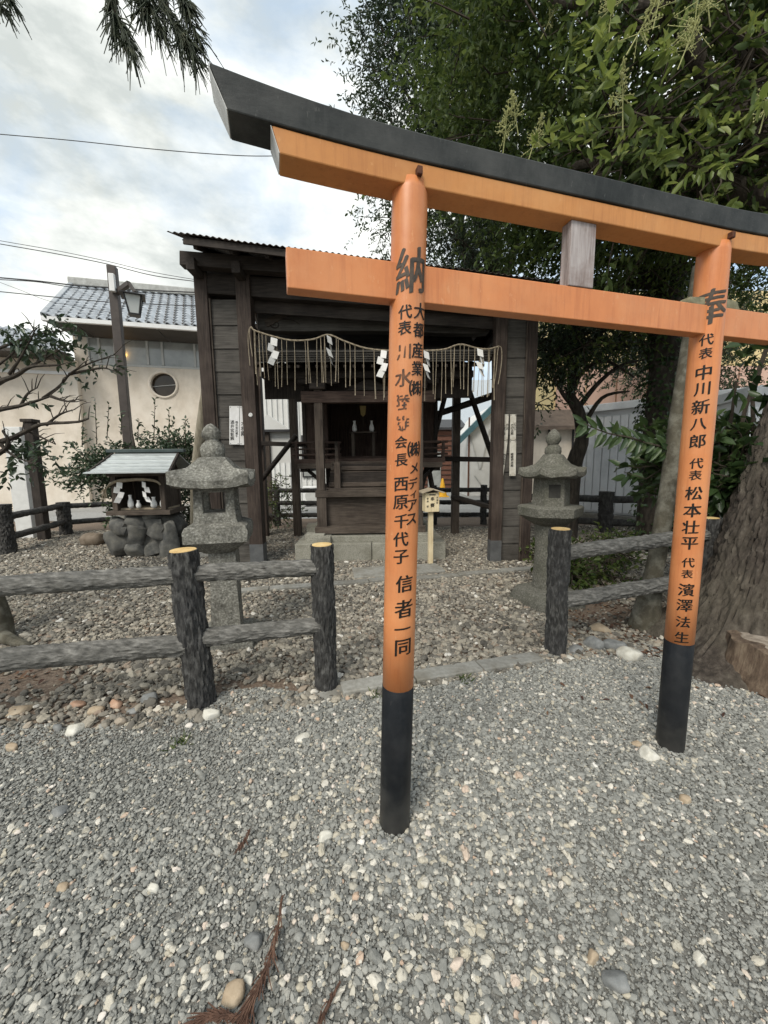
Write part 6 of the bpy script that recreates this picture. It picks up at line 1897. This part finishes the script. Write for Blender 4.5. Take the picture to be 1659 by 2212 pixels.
lt = [AT(x, y, 3.35 - .02 * i) for i, (x, y) in enumerate(lb_)]
lt[0] = V((2.50, 3.30, lt[0].z))
br_ = MB().tube(dense(lt, 14), [.012 - .008 * i / 14 for i in range(15)], n=6).build('branch', m_twig, st, smooth=True)
pp_ = np.array([dense(lt, 24)[i] for i in range(3, 25) for _ in range(2)])
dd_ = np.array([[-.6, -.1, .55 if i % 2 else -.75] for i in range(len(pp_))]) + rng.normal(size=(len(pp_), 3)) * .22
leaf_mesh('branch_leaves', pp_, dd_, np.tile([.1, -1, .35], (len(pp_), 1)) + rng.normal(size=(len(pp_), 3)) * .3, rng.uniform(.10, .17, len(pp_)), rng.uniform(.035, .055, len(pp_)), rng.normal(.45, .2, len(pp_)), m_leaf_dark, st)

# ---- shrubs behind the little altar
sh_ = thing('evergreen_shrub', (-4.6, 7.6, 0), 'broad evergreen shrub with loose shoots behind the little altar', 'shrub')
lm_ = MB()
for tgt in ((-5.2, 7.5, 1.6), (-4.8, 7.5, 2.1), (-4.3, 7.6, 1.9), (-5.5, 7.4, 1.1), (-3.9, 7.7, 1.5)): limb(lm_, (-4.5 + random.uniform(-.2, .2), 7.7, 0), tgt, .05, .012)
lm_.build('stems', m_barkdark, sh_, smooth=True)
clump_crown('foliage', [(-5.2, 7.5, 1.35, .75, .5, .6, 3), (-4.7, 7.6, .85, .7, .5, .55, 2.5), (-4.4, 7.7, 1.7, .65, .45, .4, 1.5), (-3.95, 7.8, 1.75, .4, .4, .4, 1), (-4.1, 7.7, .9, .55, .5, .5, 1.4)], 125, 14, 7, .075, .46, m_leaf_blue, sh_, crad=.26, tl=.2, shell=.1, tone0=.45, droop=.2)
up_ = []
for (x, y0, y1) in ((205, 960, 860), (235, 950, 875), (262, 940, 890), (335, 950, 862), (365, 950, 885), (180, 965, 900), (400, 960, 905), (300, 955, 905)):
    a, b2 = AT(x + random.uniform(-6, 6), y0, 7.4), AT(x, y1, 7.4)
    up_.append((a, b2))
tp = np.array([a for a, _ in up_]); td = np.array([b2 - a for a, b2 in up_]); tl_ = np.linalg.norm(td, axis=1)
b, d, nr, ln, wd = twigs_to_leaves(tp, td, 15, tl_, .085, .45, -.1, .9)
leaf_mesh('young_shoots', b, d, nr, ln, wd, rng.normal(.5, .2, len(b)), m_leaf_blue, sh_)
mb = MB()
for a, b2 in up_: mb.tube([a, b2], [.009, .004], n=5)
mb.build('shoot_stems', m_twig, sh_)['kind'] = 'stuff'
# shrub between hall wing and background, low plants
def low_plant(name, c, rx, rz, n, leaf, mat, label, wr=.45):
    t_ = thing(name, c, label, 'plant')
    clump_crown('foliage', [(c[0], c[1], c[2] + rz, rx, rx, rz, 1)], max(8, n // 2), 7, 6, leaf, wr, mat, t_, crad=rx * .55, tl=rx * .45, shell=.1, tone0=.45)
    return t_
low_plant('shrub', (-2.3, 8.3, 0), .42, .45, 22, .06, m_leaf_dark, 'low dark shrub seen through the left of the hall by the rear fence')
low_plant('shrub', (-2.4, 9.0, .55), .35, .4, 16, .06, m_leaf_mid, 'small bright shrub behind the rear log rails, left of the inner shrine')
for i, (x, y, r, lb) in enumerate(((2.2, 4.5, .28, 'ground plant with pale green leaves beneath the upper right log rail'), (2.75, 4.7, .34, 'leafy ground plant between the slim trunk and the stone lantern'), (3.2, 5.3, .4, 'leafy ground plant in front of the ivy-clad trunk'), (2.5, 5.6, .32, 'leafy ground plant at the foot of the right lantern side fence'))):
    low_plant('ground_plant', (x, y, 0), r, r * .55, 26, .07, m_leaf_mid, lb, .5)
for (x, y, lb) in ((G(390, 1610).x, G(390, 1610).y, 'tiny grass tuft at the edge of the left fence gravel'), (G(1000, 1470).x, G(1000, 1470).y, 'tiny weed tuft beside the front kerb stones'), (G(800, 1505).x + .05, G(800, 1505).y, 'tiny weed tuft at the foot of the second fence post')):
    t_ = thing('grass_tuft', (x, y, 0), lb, 'grass')
    n = 30
    pos = np.array([x, y, .005]) + rng.normal(size=(n, 3)) * np.array([.035, .025, .0])
    dr = rng.normal(size=(n, 3)) * .6; dr[:, 2] = .55
    leaf_mesh('blades', pos, dr, rng.normal(size=(n, 3)), rng.uniform(.03, .07, n), rng.uniform(.005, .009, n), rng.normal(.5, .2, n), m_leaf_mid, t_)

# ---- sparse tree at the left edge
lt_ = thing('sparse_tree', (-3.45, 3.2, 0), 'sparse tree with bare twisting branches and few leaves at the left fence', 'tree')
mb = MB()
tr = [V((-3.38, 3.18, -.1)), V((-3.42, 3.2, .25)), V((-3.6, 3.25, .8)), V((-3.95, 3.4, 1.3)), V((-4.6, 4.0, 1.75)), V((-4.9, 4.3, 2.5))]
mb.tube(dense(tr, 20), [.13 - .07 * i / 20 for i in range(21)], n=12, jit=.15)
mb.tube([V((-3.38, 3.18, .05)), V((-3.15, 3.1, .03)), V((-2.9, 3.02, .0))], [.07, .045, .02], n=10, jit=.2)
mb.build('trunk', m_barkgrey, lt_, smooth=True)
YB = 4.4
B = [[(-60, 860), (0, 825), (35, 811), (68, 792), (128, 789)], [(-60, 900), (0, 885), (46, 876), (106, 857)], [(93, 860), (128, 835), (153, 806), (191, 786), (245, 767)], [(-60, 980), (0, 955), (25, 947), (63, 928), (93, 916), (164, 912), (191, 904)], [(-60, 1010), (5, 975), (19, 955), (5, 930)], [(20, 808), (40, 780), (60, 745), (75, 715)], [(60, 795), (95, 775), (130, 755)], [(45, 876), (60, 850), (80, 838)], [(150, 808), (190, 800), (225, 795), (252, 805)], [(100, 918), (130, 895), (160, 885)], [(60, 930), (90, 945), (120, 960)], [(0, 960), (30, 985), (70, 1000)], [(110, 856), (140, 866), (165, 868)], [(-20, 760), (30, 740), (90, 720), (140, 715)], [(-20, 800), (20, 770), (60, 730)]]
lm_ = MB(); ends = []
for i, bl_ in enumerate(B):
    pts = dense([AT(x, y, YB - .04 * k + .08 * sin(i)) for k, (x, y) in enumerate(bl_)], 14)
    r0 = .036 if i in (0, 1, 3, 4) else .018
    lm_.tube(pts, [r0 * (1 - .75 * k / 14) for k in range(15)], n=7, jit=.15)
    for k in range(4, 15, 2):
        e = pts[k] + V((random.uniform(-.05, .22), random.uniform(-.1, .1), random.uniform(-.06, .18)))
        lm_.tube([pts[k], pts[k].lerp(e, .55) + V((0, 0, .02)), e], [.006, .004, .002], n=4, cap=False); ends.append(e)
for q in (AT(-60, 860, YB), AT(-60, 900, YB), AT(-60, 980, YB), AT(-60, 1010, YB)):
    lm_.tube([V((-4.65, 4.05, 1.8)), q], [.05, .036], n=7)
lm_.build('branches', m_barkdark, lt_, smooth=True)
px_ = [(rng.uniform(0, 165), rng.uniform(695, 765)) for _ in range(60)] + [(rng.uniform(0, 120), rng.uniform(955, 1010)) for _ in range(34)] + [(235 + rng.uniform(-15, 20), 800 + rng.uniform(-15, 12)) for _ in range(3)] + [(158, 812), (165, 818), (190, 785), (215, 768), (242, 765), (135, 790), (200, 792), (60, 870), (30, 850)]
tp = np.array([AT(x, y, YB + rng.normal(0, .12)) for x, y in px_]); td = rng.normal(size=tp.shape) + np.array([.5, 0, -.1])
b, d, nr, ln, wd = twigs_to_leaves(tp, td, 6, rng.uniform(.12, .25, len(tp)), .085, .42, .5, .9)
leaf_mesh('leaves', b, d, nr, ln, wd, rng.normal(.35, .2, len(b)), m_leaf_blue, lt_)

# ---- cedar whose hanging branch tips reach into the top of the picture
cdt = thing('cedar_tree', (-4.6, 1.2, 0), 'cedar with drooping needle sprays hanging over the approach', 'tree')
MB().tube([V((-4.6, 1.2, -.1)), V((-4.6, 1.2, 3)), V((-4.55, 1.25, 7)), V((-4.5, 1.3, 10))], [.32, .27, .2, .1], n=16, jit=.1).build('trunk', m_barkbrown, cdt, smooth=True)
m_needle = MAT('cedar_needles', [(.012, .020, .012), (.024, .036, .018), (.05, .055, .025)], scale=15, rough=.7)
nd = MB()
YC = 3.3
hub = AT(250, -330, YC)
lb2 = MB(); lb2.tube(dense([V((-4.57, 1.22, 6.6)), V((-3.6, 2.2, 7.0)), hub], 12), [.09 - .06 * i / 12 for i in range(13)], n=8)
lb2.tube(dense([V((-4.57, 1.22, 6.0)), V((-4.2, 2.2, 6.3)), AT(-90, -150, YC)], 12), [.06 - .04 * i / 12 for i in range(13)], n=8)
def needle_spray(a, b, n, L_, r=.0045):
    """a drooping branchlet from a to b clothed in forward-pointing cords"""
    nd.tube([a, a.lerp(b, .5), b], [.011, .009, .005], n=5)
    ax = (b - a).normalized()
    for k in range(n):
        f_ = random.random()
        p = a.lerp(b, f_)
        d_ = (ax + V((random.gauss(0, .42), random.gauss(0, .35), random.gauss(0, .30)))).normalized()
        l_ = L_ * random.uniform(.55, 1.2)
        m1 = p + d_ * l_ * .5
        e = p + d_ * l_ + V((0, 0, -l_ * .28))
        nd.tube([p, m1, e], [r, r * .95, r * .5], n=4, cap=False)
        for w in range(2):
            q = p.lerp(m1, random.uniform(.3, 1)); e2 = q + (d_ + V((random.gauss(0, .4), random.gauss(0, .3), random.gauss(0, .3)))).normalized() * l_ * .4 + V((0, 0, -l_ * .08))
            nd.tube([q, e2], [r * .9, r * .5], n=4, cap=False)
for (x0, y0, x1, y1, n, L_) in ((235, -60, 250, 60, 60, .20), (250, 30, 285, 110, 50, .18), (290, -60, 345, 60, 80, .22), (330, -20, 395, 90, 80, .22), (370, 40, 425, 130, 60, .18), (390, -10, 425, 80, 60, .18), (300, -80, 310, 20, 50, .2), (345, -60, 400, 10, 60, .2)):
    a, b2 = AT(x0, y0, YC), AT(x1, y1, YC)
    needle_spray(a, b2, n, L_)
    lb2.tube([hub, hub.lerp(a, .5) + V((0, 0, .1)), a], [.02, .016, .011], n=6)
for (x0, y0, x1, y1, n) in ((-60, -60, 5, 15, 50), (-40, -80, 20, 0, 40)):
    a, b2 = AT(x0, y0, YC), AT(x1, y1, YC); needle_spray(a, b2, n, .16)
    lb2.tube([AT(-90, -150, YC), a], [.02, .011], n=6)
lb2.build('limbs', m_barkdark, cdt, smooth=True)
nd.build('needle_sprays', m_needle, cdt)['kind'] = 'stuff'

# ================================================================== ROCKS, STUMP, LITTER
def rock(px, py, w, h, label, col, group=None, seed=0, rz=0.0, dz=.35):
    p = G(px, py)
    dep = (p - CAM).dot(FW)
    sx = w * dep / F / 2; sz = max(.008, h * dep / F / 2 * .9)
    c = V((p.x, p.y + sx * .3, hgt(p.x, p.y) + sz * dz))
    o = solo(rockmesh(c, sx, sx * .75, sz, seed, amp=.16, rz=rz, boxy=.45, frq=1.3, cuts=9), 'rock', col, label, 'rock', group, smooth=True, loc=c)
    return o
m_rk_grey = MAT('blue_grey_rock', [(.12, .125, .125), (.20, .205, .20), (.29, .29, .28)], scale=14, rough=.8, bump=.5, bscale=50, fine=.004)
m_rk_white = MAT('white_quartz_rock', [(.42, .40, .34), (.58, .56, .49), (.68, .66, .60)], scale=12, rough=.75, bump=.6, bscale=40, fine=.005, dirt=(.35, .30, .22), dirt_scale=8, dirt_amt=.6)
m_rk_tan = MAT('tan_rock', [(.28, .21, .14), (.38, .30, .21), (.46, .39, .29)], scale=12, rough=.8, bump=.5, bscale=45, fine=.004)
m_rk_pink = MAT('reddish_rock', [(.30, .17, .11), (.40, .25, .17), (.48, .34, .25)], scale=12, rough=.8, bump=.5, bscale=45, fine=.004)
m_rk_brown = MAT('brown_boulder', [(.11, .085, .06), (.17, .135, .10), (.22, .18, .14)], scale=8, rough=.8, bump=.4, bscale=30)
R_ = [(1285, 1400, 52, 46, 'rounded blue-grey rock at the foot of the right fence post', m_rk_grey), (1330, 1405, 60, 40, 'flat dark grey rock wedged between the round grey rock and the white rock', m_rk_grey), (1368, 1425, 66, 46, 'rough white rock at the foot of the slim grey trunk', m_rk_white), (1302, 1365, 52, 28, 'pale smooth rock lying above the two grey rocks', m_rk_tan), (1245, 1410, 40, 22, 'small grey rock touching the right fence post', m_rk_grey),
      (1232, 1428, 34, 14, 'flat pale stone beside the right fence post', m_rk_white),
      (456, 1562, 40, 40, 'rough cream rock against the foot of the left fence post', m_rk_white), (165, 1540, 34, 28, 'speckled pink rock on the soil below the left rails', m_rk_pink), (205, 1552, 34, 24, 'brown oval cobble next to the speckled pink rock', m_rk_tan), (247, 1538, 38, 24, 'reddish angular rock with a pale tip below the left rails', m_rk_pink), (158, 1595, 52, 30, 'long pale wedge-shaped rock at the gravel edge', m_rk_white), (125, 1590, 26, 28, 'grey cobble beside the pale wedge-shaped rock', m_rk_grey), (322, 1532, 42, 34, 'grey slab-like rock leaning by the left fence post', m_rk_grey), (285, 1552, 30, 18, 'smooth grey cobble beside the grey slab-like rock', m_rk_grey), (35, 1555, 58, 20, 'long buff stone lying on the soil left of the pink rock', m_rk_tan), (25, 1632, 30, 24, 'buff cobble alone on the fine gravel left of the pale wedge-shaped rock', m_rk_tan),
      (652, 1600, 40, 14, 'flat cream pebble in front of the second fence post', m_rk_white), (703, 1815, 36, 34, 'white quartz lump beside the black foot of the near pillar', m_rk_white), (1408, 1640, 46, 40, 'jagged white rock at the black foot of the far pillar', m_rk_white), (1380, 1612, 26, 18, 'cream pebble next to the jagged white rock', m_rk_tan), (1485, 1735, 34, 22, 'tan cobble on the gravel in front of the far pillar', m_rk_tan), (884, 1822, 22, 20, 'dark grey pebble touching the near pillar foot', m_rk_grey), (830, 1825, 20, 18, 'pale grey pebble in front of the near pillar foot', m_rk_grey),
      (543, 2040, 46, 50, 'large pale grey pebble beside the fallen cedar sprig', m_rk_grey), (500, 2165, 60, 60, 'tan wedge-shaped stone beside the fallen cedar sprig', m_rk_tan), (537, 2120, 26, 34, 'narrow white stone at the left of the fallen cedar sprig', m_rk_white), (988, 1915, 20, 40, 'upright sliver of white stone on the gravel', m_rk_white), (1124, 1960, 26, 32, 'white pebble on the open gravel beyond the sliver stone', m_rk_white), (1335, 2145, 60, 60, 'wide flat grey stone on the gravel', m_rk_grey), (1515, 2085, 30, 40, 'pale long pebble on the gravel in front of the far pillar', m_rk_white), (745, 2050, 22, 30, 'yellowish pebble on the gravel in front of the near pillar', m_rk_tan), (1282, 2085, 34, 40, 'rusty tan pebble on the gravel', m_rk_tan),
      (125, 1765, 36, 28, 'grey angular pebble lying alone on the left gravel', m_rk_grey), (330, 1925, 30, 26, 'pale angular chip on the left gravel', m_rk_white), (133, 1925, 26, 26, 'tan chip on the left gravel', m_rk_tan)]
for i, r_ in enumerate(R_): rock(*r_, seed=i * 2.3 + 1, rz=random.uniform(-.5, .5))
rp_ = V((-5.55, 7.2, .10))
solo(rockmesh(rp_, .24, .18, .155, 5, amp=.12, boxy=.15), 'boulder', m_rk_brown, 'brown rounded boulder beside the lane fence post', 'boulder', smooth=True, loc=rp_)
rp_ = G(150, 1160)
# stump
sp0 = V((2.66, 2.46, 0)); stp = thing('tree_stump', sp0, 'weathered low stump with split cut face at the foot of the big tree', 'stump')
sm = MB(); n = 40
lv = [(-.1, .34), (.0, .33), (.1, .28), (.2, .26), (.265, .25), (.27, .20), (.268, .05)]
for (z, r) in lv:
    for j in range(n):
        a = 2 * pi * j / n
        rr = r * (1 + .16 * mnoise.noise(V((cos(a) * 1.8, sin(a) * 1.8, 1))) + .10 * abs(mnoise.noise(V((cos(a) * 6, sin(a) * 6, z * 3)))))
        zz_ = z + (.03 * mnoise.noise(V((cos(a) * 3 * r * 4, sin(a) * 3 * r * 4, 4))) if z > .2 else 0)
        sm.v.append((sp0.x + rr * cos(a), sp0.y + rr * sin(a), zz_))
for i in range(len(lv) - 1):
    for j in range(n): sm.f.append((i * n + j, i * n + (j + 1) % n, (i + 1) * n + (j + 1) % n, (i + 1) * n + j))
sm.f.append(tuple((len(lv) - 1) * n + j for j in range(n)))
sm.build('body', MAT('rotten_stump', [(.05, .035, .024), (.12, .085, .06), (.22, .17, .12)], scale=8, stretch=(2.5, 2.5, .6), rough=.95, bump=1, bscale=20, fine=.012), stp, smooth=True)
MB().loft(sp0, [(.262, .20, .7, 0), (.276, .19, .7, 0), (.28, .08, .8, 0)], n=28, nz=.02, nzs=8).build('cut_face', MAT('grey_cut_wood', [(.13, .105, .08), (.24, .20, .16), (.33, .29, .24)], scale=22, rough=.9, bump=.6, bscale=40), stp, smooth=True)
# fallen cedar sprigs
m_dry = MAT('dry_cedar', [(.055, .030, .021), (.10, .055, .038), (.16, .092, .062)], scale=25, rough=.85)
def sprig(pts, n, L_, label, wid=.03):
    P_ = [G(x, y, .02) for x, y in pts]
    dpts = dense(P_, 20)
    mb = MB().tube(dpts, [.003 + .003 * i / 20 for i in range(21)], n=6)
    for q in range(n):
        i = int((random.random() ** .6) * 19) ; a = dpts[i]
        ax = (dpts[min(20, i + 1)] - dpts[max(0, i - 1)]).normalized()
        d_ = (ax + V((random.gauss(0, .28), random.gauss(0, .28), random.uniform(-.05, .18)))).normalized()
        e = a + d_ * L_ * random.uniform(.5, 1.2) * (.35 + .65 * i / 19)
        e.z = max(.006, min(e.z, .035))
        mb.tube([a + V((random.gauss(0, .006), random.gauss(0, .006), .004)), a.lerp(e, .5) + V((0, 0, .008)), e], [.0022, .002, .0012], n=4, cap=False)
    return solo(mb, 'fallen_cedar_sprig', m_dry, label, 'twig', loc=P_[0])
sprig([(610, 1935), (597, 2020), (575, 2095), (545, 2165), (520, 2220)], 120, .085, 'dry reddish brown cedar sprig lying on the near gravel')
sprig([(560, 2240), (520, 2205), (460, 2198), (405, 2225)], 110, .06, 'second dry cedar sprig curling under the first one')
sprig([(735, 2120), (715, 2160), (690, 2210)], 9, .04, 'small broken piece of dry cedar right of the long sprig')
sprig([(540, 1795), (530, 1815), (520, 1832)], 30, .035, 'tiny scrap of dry cedar left of the near pillar')
# dead leaves under the right fence
m_dead = LEAF('dead_leaf', [(.055, .026, .018), (.10, .052, .032), (.17, .10, .06), (.30, .22, .13)], rough=.8, trans=.1)
ex = []
for _ in range(380):
    x, y = rng.uniform(1225, 1480), rng.uniform(1300, 1425)
    p = G(x, y); ex.append((p.x, p.y, hgt(p.x, p.y) + .015))
for _ in range(60):
    p = G(rng.uniform(0, 160), rng.uniform(1400, 1480)); ex.append((p.x, p.y, hgt(p.x, p.y) + .02))
for _ in range(22):
    p = G(rng.uniform(1150, 1659), rng.uniform(1440, 1560)); ex.append((p.x, p.y, hgt(p.x, p.y) + .015))
ex = np.array(ex); n = len(ex)
dr = rng.normal(size=(n, 3)); dr[:, 2] *= .15
nm_ = rng.normal(size=(n, 3)) * .35; nm_[:, 2] = 1
o = leaf_mesh('leaf_litter', ex, dr, nm_, rng.uniform(.025, .06, n), rng.uniform(.012, .028, n), rng.normal(.4, .25, n), m_dead, None)
tag(o, 'brown dead leaves littering the soil under the right fence and trees', 'leaf litter', kind='stuff')
